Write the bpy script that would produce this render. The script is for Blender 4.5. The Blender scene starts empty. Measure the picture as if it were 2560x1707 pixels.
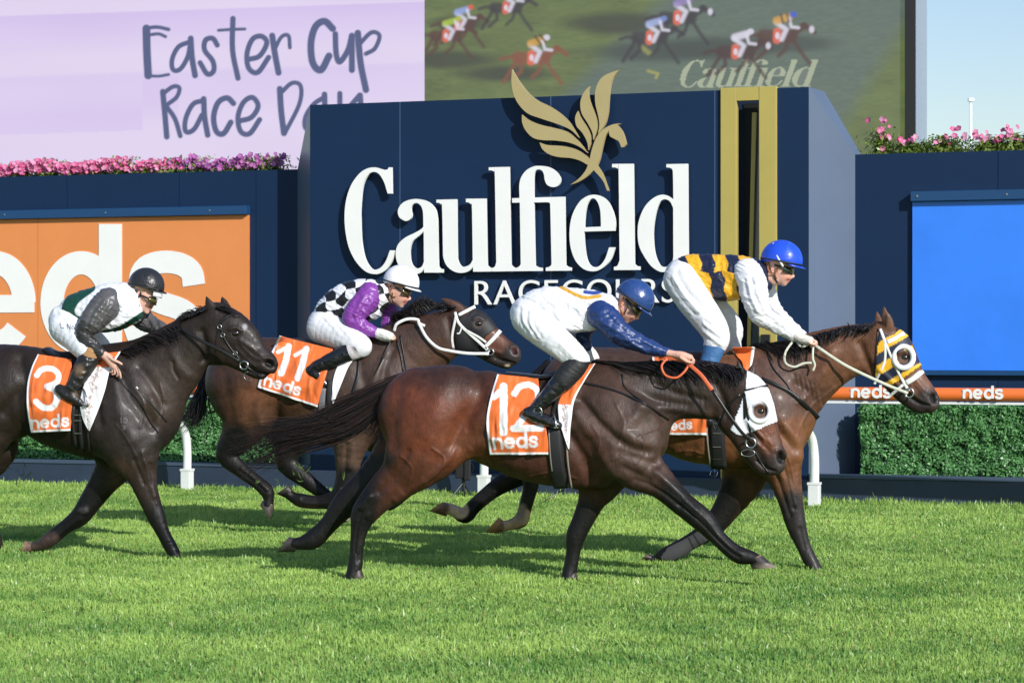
import bpy, math, random
import numpy as np
from mathutils import Vector
from mathutils.bvhtree import BVHTree
random.seed(7); RNG = np.random.default_rng(7)
scene = bpy.context.scene
COL = scene.collection
# ------------------------------------------------------------- camera, sky, sun
F = 5940.0; CX = 1280.0; CY = 853.5; CAMZ = 1.75
cam_d = bpy.data.cameras.new("camera"); cam = bpy.data.objects.new("camera", cam_d); COL.objects.link(cam)
cam.location = (0, 0, CAMZ); cam.rotation_euler = (math.radians(90), 0, 0)
cam_d.sensor_width = 36.0; cam_d.lens = F / 2560 * 36; cam_d.clip_start = 0.1; cam_d.clip_end = 3000
cam_d.dof.use_dof = True; cam_d.dof.focus_distance = 18.5; cam_d.dof.aperture_fstop = 6.3
scene.camera = cam
SUN_AZ = 32.0; SUN_EL = 28.0          # right of the view axis behind the camera, above the horizon
sd = bpy.data.lights.new("sun", 'SUN'); sun = bpy.data.objects.new("sun", sd); COL.objects.link(sun)
sd.energy = 4.4; sd.angle = math.radians(0.5); sd.color = (1.0, 0.965, 0.915)
azr, elr = math.radians(SUN_AZ), math.radians(SUN_EL)
to_sun = Vector((math.sin(azr) * math.cos(elr), -math.cos(azr) * math.cos(elr), math.sin(elr)))
sun.rotation_euler = to_sun.to_track_quat('Z', 'Y').to_euler()
world = bpy.data.worlds.new("World"); scene.world = world; world.use_nodes = True
wn = world.node_tree; wn.nodes.clear()
sky = wn.nodes.new('ShaderNodeTexSky'); sky.sky_type = 'NISHITA'; sky.sun_disc = False
sky.sun_elevation = elr; sky.sun_rotation = math.atan2(to_sun.x, to_sun.y)
sky.air_density = 1.3; sky.dust_density = 0.35; sky.ozone_density = 1.6
bg = wn.nodes.new('ShaderNodeBackground'); bg.inputs[1].default_value = 0.105
wo = wn.nodes.new('ShaderNodeOutputWorld'); tint = wn.nodes.new('ShaderNodeMix'); tint.data_type = 'RGBA'; tint.blend_type = 'MULTIPLY'; tint.inputs[0].default_value = 1; tint.inputs[7].default_value = (0.90, 0.95, 1.14, 1)
wn.links.new(sky.outputs[0], tint.inputs[6]); wn.links.new(tint.outputs[2], bg.inputs[0]); wn.links.new(bg.outputs[0], wo.inputs[0])
scene.view_settings.view_transform = 'Standard'; scene.view_settings.look = 'None'
scene.view_settings.exposure = 0.24; scene.view_settings.gamma = 1.0
scene.cycles.max_bounces = 6; scene.cycles.use_denoising = True

# ------------------------------------------------------------- materials
def lin(c):
    return tuple(((x / 255) / 12.92 if x / 255 <= 0.04045 else ((x / 255 + 0.055) / 1.055) ** 2.4) for x in c)
def mat(name, color=None, rough=0.5, spec=0.5, metal=0.0, attr=False, bump=None, coat=0.0, sheen=0.0,
        var=None, emit=0.0, trans=0.0, coat_rough=0.15, aniso=None):
    m = bpy.data.materials.new(name); m.use_nodes = True; nt = m.node_tree; b = nt.nodes['Principled BSDF']
    b.inputs['Roughness'].default_value = rough; b.inputs['Metallic'].default_value = metal
    b.inputs['Specular IOR Level'].default_value = spec
    b.inputs['Coat Weight'].default_value = coat; b.inputs['Coat Roughness'].default_value = coat_rough
    b.inputs['Sheen Weight'].default_value = sheen
    src = None
    tc = nt.nodes.new('ShaderNodeTexCoord')
    if attr:
        a = nt.nodes.new('ShaderNodeAttribute'); a.attribute_name = 'Col'; src = a.outputs['Color']
    else:
        b.inputs['Base Color'].default_value = (*color, 1)
    if var:     # (scale, amount) : procedural mottling of the base colour
        n = nt.nodes.new('ShaderNodeTexNoise'); n.inputs['Scale'].default_value = var[0]; n.inputs['Detail'].default_value = 8
        n.inputs['Roughness'].default_value = 0.65
        nt.links.new(tc.outputs['Object'], n.inputs['Vector'])
        mp = nt.nodes.new('ShaderNodeMapRange'); mp.inputs[1].default_value = 0.3; mp.inputs[2].default_value = 0.7
        mp.inputs[3].default_value = 1 - var[1]; mp.inputs[4].default_value = 1 + var[1]
        nt.links.new(n.outputs[0], mp.inputs[0])
        mx = nt.nodes.new('ShaderNodeMix'); mx.data_type = 'RGBA'; mx.blend_type = 'MULTIPLY'; mx.inputs[0].default_value = 1
        if src is None:
            mx.inputs[6].default_value = (*color, 1)
        else:
            nt.links.new(src, mx.inputs[6])
        nt.links.new(mp.outputs[0], mx.inputs[7]); src = mx.outputs[2]
    if src is not None:
        nt.links.new(src, b.inputs['Base Color'])
    if emit:
        b.inputs['Emission Strength'].default_value = emit
        if src is not None: nt.links.new(src, b.inputs['Emission Color'])
        else: b.inputs['Emission Color'].default_value = (*color, 1)
    if bump:    # list of (scale, strength, distance, stretch)
        prev = None
        for (sc, st, dist, stretch) in bump:
            n = nt.nodes.new('ShaderNodeTexNoise')
            if sc < 0: n.noise_type = 'RIDGED_MULTIFRACTAL'; sc = -sc; n.inputs['Distortion'].default_value = .35; n.inputs['Gain'].default_value = 1.2
            elif len(stretch) == 0: pass
            n.inputs['Roughness'].default_value = .5; n.inputs['Scale'].default_value = sc; n.inputs['Detail'].default_value = 4
            mp2 = nt.nodes.new('ShaderNodeMapping'); mp2.inputs['Scale'].default_value = stretch
            if len(stretch) == 3: pass
            nt.links.new(tc.outputs['Object'], mp2.inputs[0]); nt.links.new(mp2.outputs[0], n.inputs['Vector'])
            bp = nt.nodes.new('ShaderNodeBump'); bp.inputs['Strength'].default_value = st; bp.inputs['Distance'].default_value = dist
            nt.links.new(n.outputs[0], bp.inputs['Height'])
            if prev: nt.links.new(prev.outputs[0], bp.inputs['Normal'])
            prev = bp
        nt.links.new(prev.outputs[0], b.inputs['Normal'])
    if trans:
        out = nt.nodes['Material Output']
        t = nt.nodes.new('ShaderNodeBsdfTranslucent'); ms = nt.nodes.new('ShaderNodeMixShader'); ms.inputs[0].default_value = trans
        if src is not None: nt.links.new(src, t.inputs[0])
        else: t.inputs[0].default_value = (*color, 1)
        nt.links.new(b.outputs[0], ms.inputs[1]); nt.links.new(t.outputs[0], ms.inputs[2]); nt.links.new(ms.outputs[0], out.inputs[0])
    return m

# ------------------------------------------------------------- planes and frames
class Plane:
    """vertical plane; px0 column stands at depth Y0; turned by yaw degrees (right side nearer)"""
    def __init__(s, px0, Y0, yaw):
        y = math.radians(yaw); s.yaw = y
        s.u = np.array([math.cos(y), -math.sin(y), 0.0]); s.n = np.array([-math.sin(y), -math.cos(y), 0.0])
        s.O = np.array([(px0 - CX) / F * Y0, Y0, 0.0]); s.C = np.array([0, 0, CAMZ])
    def P(s, px, py, dz=0.0):
        px = np.asarray(px, float); py = np.asarray(py, float); dz = np.asarray(dz, float)
        d = np.stack([(px - CX) / F, np.ones_like(px), -(py - CY) / F], -1)
        t = (np.dot(s.O - s.C, s.n) + dz) / (d @ s.n)
        return s.C + d * t[..., None]
    def scale(s, px, dz=0.0):
        return F / s.P(px, CY, dz)[..., 1]
    def loc(s, w):          # world -> (a, n, z)
        r = w - s.O
        return np.stack([r @ s.u, r @ s.n, r[..., 2]], -1)
    def wld(s, a, n, z):
        a = np.asarray(a, float)[..., None]; n = np.asarray(n, float)[..., None]; z = np.asarray(z, float)[..., None]
        return s.O + a * s.u + n * s.n + z * np.array([0, 0, 1.0])
    def az(s, px, py, dz=0.0):
        l = s.loc(s.P(px, py, dz)); return float(l[0]), float(l[2])
def project(w):
    w = np.asarray(w)
    return CX + F * w[..., 0] / w[..., 1], CY - F * (w[..., 2] - CAMZ) / w[..., 1]

def tag(o, label=None, cat=None, group=None, kind=None):
    if label: o['label'] = label
    if cat: o['category'] = cat
    if group: o['group'] = group
    if kind: o['kind'] = kind
    return o
FR = {}
def empty(name, pl, at=None, label=None, cat=None, group=None, kind=None):
    o = bpy.data.objects.new(name, None); COL.objects.link(o)
    loc = pl.O if at is None else np.asarray(at, float)
    o.location = Vector(loc); o.rotation_euler = (0, 0, -pl.yaw); o.empty_display_size = 0.2
    FR[o.name] = (np.array(loc), pl)
    return tag(o, label, cat, group, kind)
def root_of(o):
    while o.parent: o = o.parent
    return o
def link(name, V, faces, m, parent=None, cols=None, smooth=True, label=None, mats=None, fmat=None, pl=None, at=None):
    """V in world coordinates; stored in the frame of the parent's root"""
    V = np.asarray(V, float)
    rot = None
    if parent is not None:
        r = root_of(parent); loc, p = FR[r.name]
        w = V - loc; V = np.stack([w @ p.u, -(w @ p.n), w[:, 2]], -1)
    elif pl is not None:
        loc = pl.O if at is None else np.asarray(at, float)
        w = V - loc; V = np.stack([w @ pl.u, -(w @ pl.n), w[:, 2]], -1); rot = -pl.yaw
    me = bpy.data.meshes.new(name)
    if isinstance(faces, np.ndarray):
        nf, k = faces.shape
        me.vertices.add(len(V)); me.vertices.foreach_set('co', V.astype(np.float32).ravel())
        me.loops.add(nf * k); me.loops.foreach_set('vertex_index', faces.astype(np.int32).ravel())
        me.polygons.add(nf); me.polygons.foreach_set('loop_start', np.arange(0, nf * k, k, dtype=np.int32))
        me.polygons.foreach_set('loop_total', np.full(nf, k, dtype=np.int32))
        me.update(calc_edges=True)
    else:
        me.from_pydata([tuple(v) for v in V], [], [tuple(f) for f in faces])
    if mats:
        for mm in mats: me.materials.append(mm)
        if fmat is not None: me.polygons.foreach_set('material_index', np.asarray(fmat, np.int32))
    elif m: me.materials.append(m)
    if cols is not None:
        at_ = me.attributes.new('Col', 'FLOAT_COLOR', 'POINT')
        c4 = np.ones((len(V), 4), np.float32); c4[:, :3] = cols
        at_.data.foreach_set('color', c4.ravel())
    if smooth: me.polygons.foreach_set('use_smooth', np.ones(len(me.polygons), bool))
    me.validate()
    o = bpy.data.objects.new(name, me); COL.objects.link(o)
    if parent is not None: o.parent = parent
    elif rot is not None:
        o.location = Vector(loc); o.rotation_euler = (0, 0, rot); FR[o.name] = (np.array(loc), pl)
    if label: o['label'] = label
    return o

class MB:
    def __init__(s, pl=None): s.v = []; s.f = []; s.c = []; s.pl = pl
    def add(s, V, faces, col=None):
        n = len(s.v); s.v += [tuple(x) for x in V]; s.f += [tuple(i + n for i in f) for f in faces]
        if col is not None: s.c += [col] * len(V)
    def box(s, a0, a1, n0, n1, z0, z1, col=None):
        q = [(a, n, z) for a in (a0, a1) for n in (n0, n1) for z in (z0, z1)]
        V = [s.pl.wld(*p) for p in q]
        s.add(V, [(0, 1, 3, 2), (4, 6, 7, 5), (0, 4, 5, 1), (2, 3, 7, 6), (0, 2, 6, 4), (1, 5, 7, 3)], col)
    def prism(s, pts_a_z, n0, n1, col=None):     # polygon in (a,z) extruded along n
        k = len(pts_a_z)
        V = [s.pl.wld(a, n0, z) for a, z in pts_a_z] + [s.pl.wld(a, n1, z) for a, z in pts_a_z]
        s.add(V, [tuple(range(k)), tuple(range(2 * k - 1, k - 1, -1))] + [(i, i + k, (i + 1) % k + k, (i + 1) % k) for i in range(k)], col)
    def quad(s, pts, col=None): s.add(pts, [tuple(range(len(pts)))], col)
    def build(s, name, m, parent=None, smooth=False, bevel=0.0, **k):
        o = link(name, s.v, s.f, m, parent, cols=np.array(s.c) if s.c else None, smooth=smooth, **k)
        if bevel:
            bv = o.modifiers.new('bevel', 'BEVEL'); bv.width = bevel; bv.segments = 2; bv.limit_method = 'ANGLE'
        return o

def catmull(P, sub):
    P = np.asarray(P, float)
    if len(P) < 3 or sub < 2:
        if sub < 2: return P
        t = np.linspace(0, 1, (len(P) - 1) * sub + 1) * (len(P) - 1); i = np.minimum(t.astype(int), len(P) - 2); f = (t - i)[:, None]
        return P[i] * (1 - f) + P[i + 1] * f
    E = np.vstack([2 * P[0] - P[1], P, 2 * P[-1] - P[-2]]); out = []
    for i in range(len(P) - 1):
        p0, p1, p2, p3 = E[i:i + 4]
        for j in range(sub):
            t = j / sub
            out.append(0.5 * ((2 * p1) + (-p0 + p2) * t + (2 * p0 - 5 * p1 + 4 * p2 - p3) * t * t + (-p0 + 3 * p1 - 3 * p2 + p3) * t ** 3))
    out.append(P[-1]); return np.array(out)
def sweep(mb, pts, ra, rb, ref, sides=6, col=None, cap=True):
    """tube along pts; ra half-size along (ref made normal to the path), rb half-size across it"""
    pts = np.asarray(pts, float); n = len(pts)
    ra = np.broadcast_to(np.asarray(ra, float), (n,)); rb = np.broadcast_to(np.asarray(rb, float), (n,))
    T = np.gradient(pts, axis=0); T /= np.linalg.norm(T, axis=1)[:, None] + 1e-12
    ref = np.broadcast_to(np.asarray(ref, float), (n, 3))
    A = ref - (ref * T).sum(1)[:, None] * T; A /= np.linalg.norm(A, axis=1)[:, None] + 1e-9
    B = np.cross(T, A); V = []
    for k in range(sides):
        th = 2 * math.pi * (k + 0.5) / sides
        c, s_ = math.cos(th), math.sin(th)
        if sides == 4: c, s_ = math.copysign(1, c), math.copysign(1, s_)
        V.append(pts + A * (ra * c)[:, None] + B * (rb * s_)[:, None])
    V = np.stack(V, 1).reshape(-1, 3)
    fs = [(i * sides + k, i * sides + (k + 1) % sides, (i + 1) * sides + (k + 1) % sides, (i + 1) * sides + k) for i in range(n - 1) for k in range(sides)]
    if cap: fs += [tuple(range(sides - 1, -1, -1)), tuple((n - 1) * sides + k for k in range(sides))]
    mb.add(V, fs, col)

# ------------------------------------------------------------- 2D outlines and strokes -> solid letters
def smooth_path(pts, sub=6):
    """pts (x,y) smooth or (x,y,1) corner; closed; catmull between corners"""
    n = len(pts); cs = [i for i, p in enumerate(pts) if len(p) > 2]
    if not cs:
        P = [p[:2] for p in pts]; P = P[-1:] + P + P[:2]; c = catmull(P, sub); return c[sub:-sub - 1] if False else c[sub:-(sub)]
    out = []
    for a, b in zip(cs, cs[1:] + [cs[0] + n]):
        seg = [pts[i % n][:2] for i in range(a, b + 1)]
        out += list(catmull(seg, sub if len(seg) > 2 else 1)[:-1])
    return np.array(out)
def solid_outline(name, polys, to_world, nrm, thick, m, parent, bevel=0.0):
    """polys in px; filled with holes via a 2D curve in px space then mapped to the wall"""
    cu = bpy.data.curves.new('tmp', 'CURVE'); cu.dimensions = '2D'; cu.fill_mode = 'BOTH'
    for P in polys:
        sp = cu.splines.new('POLY'); sp.points.add(len(P) - 1); sp.use_cyclic_u = True
        for i, (x, y) in enumerate(P): sp.points[i].co = (x * 0.01, -y * 0.01, 0, 1)
    cu.extrude = 0.5
    o = bpy.data.objects.new('tmp', cu); COL.objects.link(o)
    dg = bpy.context.evaluated_depsgraph_get(); me = bpy.data.meshes.new_from_object(o.evaluated_get(dg))
    V = np.array([v.co[:] for v in me.vertices]); fs = [tuple(p.vertices) for p in me.polygons]
    bpy.data.objects.remove(o); bpy.data.meshes.remove(me)
    W = to_world(V[:, 0] * 100, -V[:, 1] * 100)
    W = W + nrm[None, :] * (np.where(V[:, 2] > 0, thick, 0.0))[:, None]
    return link(name, W, fs, m, parent, smooth=False)
def text_polys(s, x0, x1, yb, spacing=1.0):
    """built-in font text as px triangles: returns verts(px), faces, zflag fitted between x0..x1 on baseline yb"""
    cu = bpy.data.curves.new('tmp', 'FONT'); cu.body = s; cu.extrude = 0.5; cu.space_character = spacing; cu.offset = -0.004
    o = bpy.data.objects.new('tmp', cu); COL.objects.link(o)
    dg = bpy.context.evaluated_depsgraph_get(); me = bpy.data.meshes.new_from_object(o.evaluated_get(dg))
    V = np.array([v.co[:] for v in me.vertices]); fs = [tuple(p.vertices) for p in me.polygons]
    bpy.data.objects.remove(o); bpy.data.meshes.remove(me)
    k = (x1 - x0) / (V[:, 0].max() - V[:, 0].min())
    return x0 + (V[:, 0] - V[:, 0].min()) * k, yb - V[:, 1] * k, V[:, 2], fs
def arc(cx, cy, rx, ry, a0, a1, n=20):
    t = np.radians(np.linspace(a0, a1, n)); return [(cx + rx * math.cos(q), cy + ry * math.sin(q)) for q in t]
# lower-case rounded grotesque letters as strokes, x-height 1, y up
NEDS = {
    'n': ([[(0, 0), (0, 1)], [(0, .45)] + arc(.36, .50, .36, .43, 170, 0, 12) + [(.72, 0)]], 0.72),
    'e': ([arc(.43, .5, .40, .43, 0, 318, 26), [(.05, .5), (.83, .5)]], 0.86),
    'd': ([arc(.43, .5, .40, .43, 0, 360, 26), [(.84, 0), (.84, 1.42)]], 0.86),
    's': ([[(.68, .74), (.58, .90), (.36, .94), (.13, .88), (.07, .70), (.2, .56), (.42, .49), (.62, .40), (.68, .24), (.55, .08), (.32, .05), (.12, .10), (.03, .28)]], 0.70)}
def word_strokes(word, x, y, xh, ang=0.0, gap=0.30, kx=1.0, w=.26):
    out = []; ox = 0; c, s_ = math.cos(math.radians(ang)), math.sin(math.radians(ang))
    for ch in word:
        st, wd = NEDS[ch]
        for p in st:
            q = np.array(p, float); q[:, 0] = (q[:, 0] + ox) * kx
            out.append((np.stack([x + (q[:, 0] * c + q[:, 1] * s_) * xh, y + (q[:, 0] * s_ - q[:, 1] * c) * xh], -1), w * xh))
        ox += wd + gap
    return out
def seg_dist(X, Y, P):
    d = np.full(X.shape, 1e9)
    for (x0, y0), (x1, y1) in zip(P[:-1], P[1:]):
        dx, dy = x1 - x0, y1 - y0; L = dx * dx + dy * dy + 1e-9
        t = np.clip(((X - x0) * dx + (Y - y0) * dy) / L, 0, 1)
        d = np.minimum(d, np.hypot(X - x0 - t * dx, Y - y0 - t * dy))
    return d
def in_poly(X, Y, P):
    c = np.zeros(X.shape, bool); n = len(P)
    for i in range(n):
        x0, y0 = P[i][:2]; x1, y1 = P[(i + 1) % n][:2]
        if y0 == y1: continue
        m = ((y0 > Y) != (y1 > Y)) & (X < (x1 - x0) * (Y - y0) / (y1 - y0) + x0); c ^= m
    return c
def paint(X, Y, base, ops):
    """ops in photo px: b blob, s stroke, p polygon"""
    C = np.tile(np.array(base, float), (len(X), 1))
    for op in ops:
        k = op[0]
        if k == 'b':
            _, x, y, rx, ry, col, soft = op; q = np.hypot((X - x) / rx, (Y - y) / ry); w = np.clip((1 + soft - q) / (2 * soft), 0, 1)
        elif k == 's':
            _, P, wd, col, soft = op
            P = np.array(P, float); lo = P.min(0) - wd - soft; hi = P.max(0) + wd + soft
            w = np.zeros(len(X)); m = (X > lo[0]) & (X < hi[0]) & (Y > lo[1]) & (Y < hi[1])
            if m.any(): w[m] = np.clip((wd / 2 + soft / 2 - seg_dist(X[m], Y[m], P)) / max(soft, 1e-3), 0, 1)
        elif k == 'p':
            _, P, col = op; w = in_poly(X, Y, P).astype(float)
        elif k == 'a':      # alpha polygon
            _, P, col, al = op; w = in_poly(X, Y, P) * al
        w = (w * w * (3 - 2 * w))[:, None]
        C = C * (1 - w) + np.array(col)[None, :] * w
    return C
def vnoise(X, Y, s, seed=0):
    """cheap smooth value noise"""
    r = np.random.default_rng(seed); T = r.random((64, 64)); x = X / s; y = Y / s
    i = np.floor(x).astype(int); j = np.floor(y).astype(int); fx = x - i; fy = y - j
    fx = fx * fx * (3 - 2 * fx); fy = fy * fy * (3 - 2 * fy); g = lambda a, b: T[a % 64, b % 64]
    return (g(i, j) * (1 - fx) + g(i + 1, j) * fx) * (1 - fy) + (g(i, j + 1) * (1 - fx) + g(i + 1, j + 1) * fx) * fy

# ------------------------------------------------------------- implicit bodies
class Body:
    """smooth union of tubes; chains = [(nodes, k)], node = (px, py, r_px, dz, depth_ratio)"""
    def __init__(s, pl, h, inflate=0.0):
        s.pl = pl; s.h = h; s.ch = []; s.inf = inflate
    def add(s, nodes, k=0.03, sub=3, grow=0.0):
        N = []
        for (px, py, r, dz, wr) in nodes:
            w = s.pl.P(px, py, dz); l = s.pl.loc(w); sc = F / w[1]
            R = r / sc + s.inf + grow; N.append((l[0], l[1], l[2], R, max((r / sc) * wr + s.inf + grow, 0.003)))
        s.ch.append((catmull(np.array(N), sub) if len(N) > 1 else np.array(N * 2), k))
    def mesh(s):
        h = s.h; A = np.vstack([c for c, _ in s.ch]); R = np.maximum(A[:, 3], A[:, 4])
        lo = (A[:, :3] - R[:, None]).min(0) - 4 * h; hi = (A[:, :3] + R[:, None]).max(0) + 4 * h
        sh = np.ceil((hi - lo) / h).astype(int) + 1
        ax = [lo[i] + h * np.arange(sh[i]) for i in range(3)]
        G = np.full(sh, 0.2, np.float32)
        for C, k in s.ch:
            R = np.maximum(C[:, 3], C[:, 4]); m = k + 3 * h
            l0 = (C[:, :3] - R[:, None]).min(0) - m; h0 = (C[:, :3] + R[:, None]).max(0) + m
            i0 = np.maximum(((l0 - lo) / h).astype(int), 0); i1 = np.minimum(((h0 - lo) / h).astype(int) + 2, sh)
            T = np.full(i1 - i0, 0.2, np.float32)
            for a, b in zip(C[:-1], C[1:]):
                rr = max(a[3], a[4], b[3], b[4]) + m
                j0 = np.maximum(((np.minimum(a[:3], b[:3]) - rr - lo) / h).astype(int), i0)
                j1 = np.minimum(((np.maximum(a[:3], b[:3]) + rr - lo) / h).astype(int) + 2, i1)
                if (j1 <= j0).any(): continue
                X = ax[0][j0[0]:j1[0]].astype(np.float32)[:, None]; Z = ax[2][j0[2]:j1[2]].astype(np.float32)[None, :]
                Y = ax[1][j0[1]:j1[1]].astype(np.float32)
                dx, dz = b[0] - a[0], b[2] - a[2]; L = dx * dx + dz * dz
                if L < 1e-7: t = np.zeros((X.shape[0], Z.shape[1]), np.float32)
                else: t = np.clip(((X - a[0]) * dx + (Z - a[2]) * dz) / L, 0, 1)
                r = a[3] + (b[3] - a[3]) * t; w = a[4] + (b[4] - a[4]) * t
                d2 = ((X - a[0] - t * dx) ** 2 + (Z - a[2] - t * dz) ** 2) / (r * r); yn = a[1] + (b[1] - a[1]) * t
                q = np.sqrt(d2[:, None, :] + ((Y[None, :, None] - yn[:, None, :]) / w[:, None, :]) ** 2)
                v = (q - 1) * np.minimum(r, w)[:, None, :]
                o = j0 - i0; e = j1 - i0; sub = T[o[0]:e[0], o[1]:e[1], o[2]:e[2]]; np.minimum(sub, v, out=sub)
            g = G[i0[0]:i1[0], i0[1]:i1[1], i0[2]:i1[2]]
            hh = np.maximum(k - np.abs(g - T), 0) / k
            g[...] = np.minimum(g, T) - hh * hh * k * 0.25
        return s._nets(G, lo, h)
    def _nets(s, G, lo, h):
        S = G < 0; c = np.zeros(tuple(x - 1 for x in G.shape), np.uint8)
        sl = lambda A, i, j, k: A[i:A.shape[0] - 1 + i, j:A.shape[1] - 1 + j, k:A.shape[2] - 1 + k]
        corners = [(i, j, k) for i in (0, 1) for j in (0, 1) for k in (0, 1)]
        for q in corners: c += sl(S, *q)
        ids = np.argwhere((c > 0) & (c < 8)); idx = np.full(c.shape, -1, np.int32); idx[tuple(ids.T)] = np.arange(len(ids))
        acc = np.zeros((len(ids), 3)); cnt = np.zeros(len(ids))
        for q in corners:
            for axs in range(3):
                if q[axs]: continue
                q2 = list(q); q2[axs] = 1
                f0 = G[ids[:, 0] + q[0], ids[:, 1] + q[1], ids[:, 2] + q[2]]; f1 = G[ids[:, 0] + q2[0], ids[:, 1] + q2[1], ids[:, 2] + q2[2]]
                m = (f0 < 0) != (f1 < 0); t = np.where(m, f0 / np.where(m, f0 - f1, 1), 0)
                p = np.array(q, float)[None, :].repeat(len(ids), 0); p[:, axs] = t
                acc[m] += p[m]; cnt[m] += 1
        V = lo + (ids + acc / cnt[:, None]) * h
        fs = []
        for axs in range(3):
            o1, o2 = [(1, 2), (2, 0), (0, 1)][axs]
            a = [slice(None)] * 3; b = [slice(None)] * 3; a[axs] = slice(0, -1); b[axs] = slice(1, None)
            d = S[tuple(a)] != S[tuple(b)]; E = np.argwhere(d)
            E = E[(E[:, o1] > 0) & (E[:, o2] > 0) & (E[:, o1] < S.shape[o1] - 1) & (E[:, o2] < S.shape[o2] - 1)]
            ins = S[tuple(E.T)]
            def g(x, y):
                q = E.copy(); q[:, o1] += x; q[:, o2] += y; return idx[tuple(q.T)]
            Q = np.stack([g(-1, -1), g(0, -1), g(0, 0), g(-1, 0)], 1); Q[~ins] = Q[~ins][:, ::-1]; fs.append(Q)
        Q = np.vstack(fs); Q = Q[(Q >= 0).all(1)]
        return s.pl.wld(V[:, 0], V[:, 1], V[:, 2]), Q[:, ::-1]
def vnormals(V, Q):
    a = V[Q[:, 2]] - V[Q[:, 0]]; b = V[Q[:, 3]] - V[Q[:, 1]]; n = np.cross(a, b); N = np.zeros_like(V)
    for k in range(4): 
        for c in range(3): N[:, c] += np.bincount(Q[:, k], n[:, c], minlength=len(V))
    return N / (np.linalg.norm(N, axis=1)[:, None] + 1e-12)
def relax(V, Q, it=2, lam=0.5):
    for _ in range(it):
        S = np.zeros_like(V); cnt = np.zeros(len(V))
        for k in range(4):
            for kk in (1, 3):
                t = Q[:, (k + kk) % 4]
                for c in range(3): S[:, c] += np.bincount(Q[:, k], V[t, c], minlength=len(V))
                cnt += np.bincount(Q[:, k], minlength=len(V))
        V = V * (1 - lam) + lam * S / np.maximum(cnt, 1)[:, None]
    return V
def relief(V, Q, ops):
    """push the skin in or out along strokes (px): (pts, width_px, amp_m)"""
    N = vnormals(V, Q); X, Y = project(V); D = np.zeros(len(V))
    for P, w, amp in ops:
        P = np.array(P, float); lo = P.min(0) - 2.5 * w; hi = P.max(0) + 2.5 * w
        m = (X > lo[0]) & (X < hi[0]) & (Y > lo[1]) & (Y < hi[1])
        if not m.any(): continue
        if len(P) == 1: d = np.hypot(X[m] - P[0, 0], Y[m] - P[0, 1])
        else: d = seg_dist(X[m], Y[m], catmull(P, 4))
        D[m] += amp * np.exp(-(d / w) ** 2)
    return V + N * D[:, None]
class Surf:
    def __init__(s, V, Q):
        s.b = BVHTree.FromPolygons([tuple(v) for v in V], [tuple(int(i) for i in q) for q in Q])
        s.o = Vector((0, 0, CAMZ))
    def hit(s, px, py):
        d = Vector(((px - CX) / F, 1, -(py - CY) / F)).normalized()
        loc, nor, i, dist = s.b.ray_cast(s.o, d)
        return None if loc is None else np.array(loc)
    def drape(s, pts, pl, off, smooth=0):
        """world points on the skin under photo px points; misses take the depth of their neighbours"""
        N = []
        for p in pts:
            h = s.hit(p[0], p[1]); N.append(np.nan if h is None else float(pl.loc(h)[1]))
        N = np.array(N); ok = ~np.isnan(N); ii = np.arange(len(N))
        if not ok.any(): N[:] = 0.1
        else: N = np.interp(ii, ii[ok], N[ok])
        for _ in range(smooth): 
            if len(N) > 2: N[1:-1] = np.maximum(N[1:-1], (N[:-2] + N[2:]) / 2)
        p = np.array([q[:2] for q in pts], float)
        return pl.P(p[:, 0], p[:, 1], N + off)
# ------------------------------------------------------------- shared materials
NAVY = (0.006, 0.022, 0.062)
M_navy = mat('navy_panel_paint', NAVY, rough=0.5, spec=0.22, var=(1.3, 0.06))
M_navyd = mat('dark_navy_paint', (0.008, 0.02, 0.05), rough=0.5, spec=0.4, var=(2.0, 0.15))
M_side = mat('navy_side_painted_sheen', (0.09, 0.122, 0.185), rough=0.38, spec=0.6, var=(1.6, 0.05))  # same navy as the front; sky sheen on the sides painted in as lighter colour
M_seam = mat('panel_joint', (0.05, 0.09, 0.18), rough=0.6)
M_white = mat('white_letter_paint', (0.78, 0.78, 0.76), rough=0.45, var=(3, .03))
M_gold = mat('gold_paint', (0.40, 0.32, 0.15), rough=0.38, spec=0.5, var=(2, .04))
M_goldy = mat('yellow_gold_paint', (0.40, 0.325, 0.085), rough=0.4, var=(2, .05))
M_black = mat('black_void', (0.004, 0.004, 0.005), rough=0.6)
M_glass = mat('grey_mirror_glass', (0.10, 0.13, 0.15), rough=0.12, spec=0.8)
M_orange = mat('orange_board', (0.68, 0.235, 0.07), rough=0.45, var=(1.2, .05))
M_blue = mat('bright_blue_board', (0.032, 0.20, 0.80), rough=0.35, var=(1.1, .10))
M_trim = mat('blue_trim', (0.008, 0.05, 0.14), rough=0.35)
M_rail = mat('white_rail_plastic', (0.72, 0.74, 0.72), rough=0.4, var=(6, .08))
M_dark = mat('black_plastic', (0.012, 0.012, 0.014), rough=0.35)
M_kerb = mat('planter_kerb_paint', (0.022, 0.036, 0.065), rough=0.5, var=(3, .2))
M_screen = mat('screen_pixels', (0.02, 0.02, 0.022), rough=0.6, emit=0.74)
_a = M_screen.node_tree.nodes.new('ShaderNodeAttribute'); _a.attribute_name = 'Col'
M_screen.node_tree.links.new(_a.outputs['Color'], M_screen.node_tree.nodes['Principled BSDF'].inputs['Emission Color'])
M_steel = mat('brushed_steel', (0.5, 0.5, 0.5), rough=0.28, metal=1.0)
M_lamp = mat('white_pole_paint', (0.75, 0.76, 0.78), rough=0.5)

BOX = Plane(1850, 25.9, 19.4)
DW = -0.53                                   # the wing walls stand back from the finish box
RAIL = Plane(1250, 26.2, 21.0)

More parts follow.
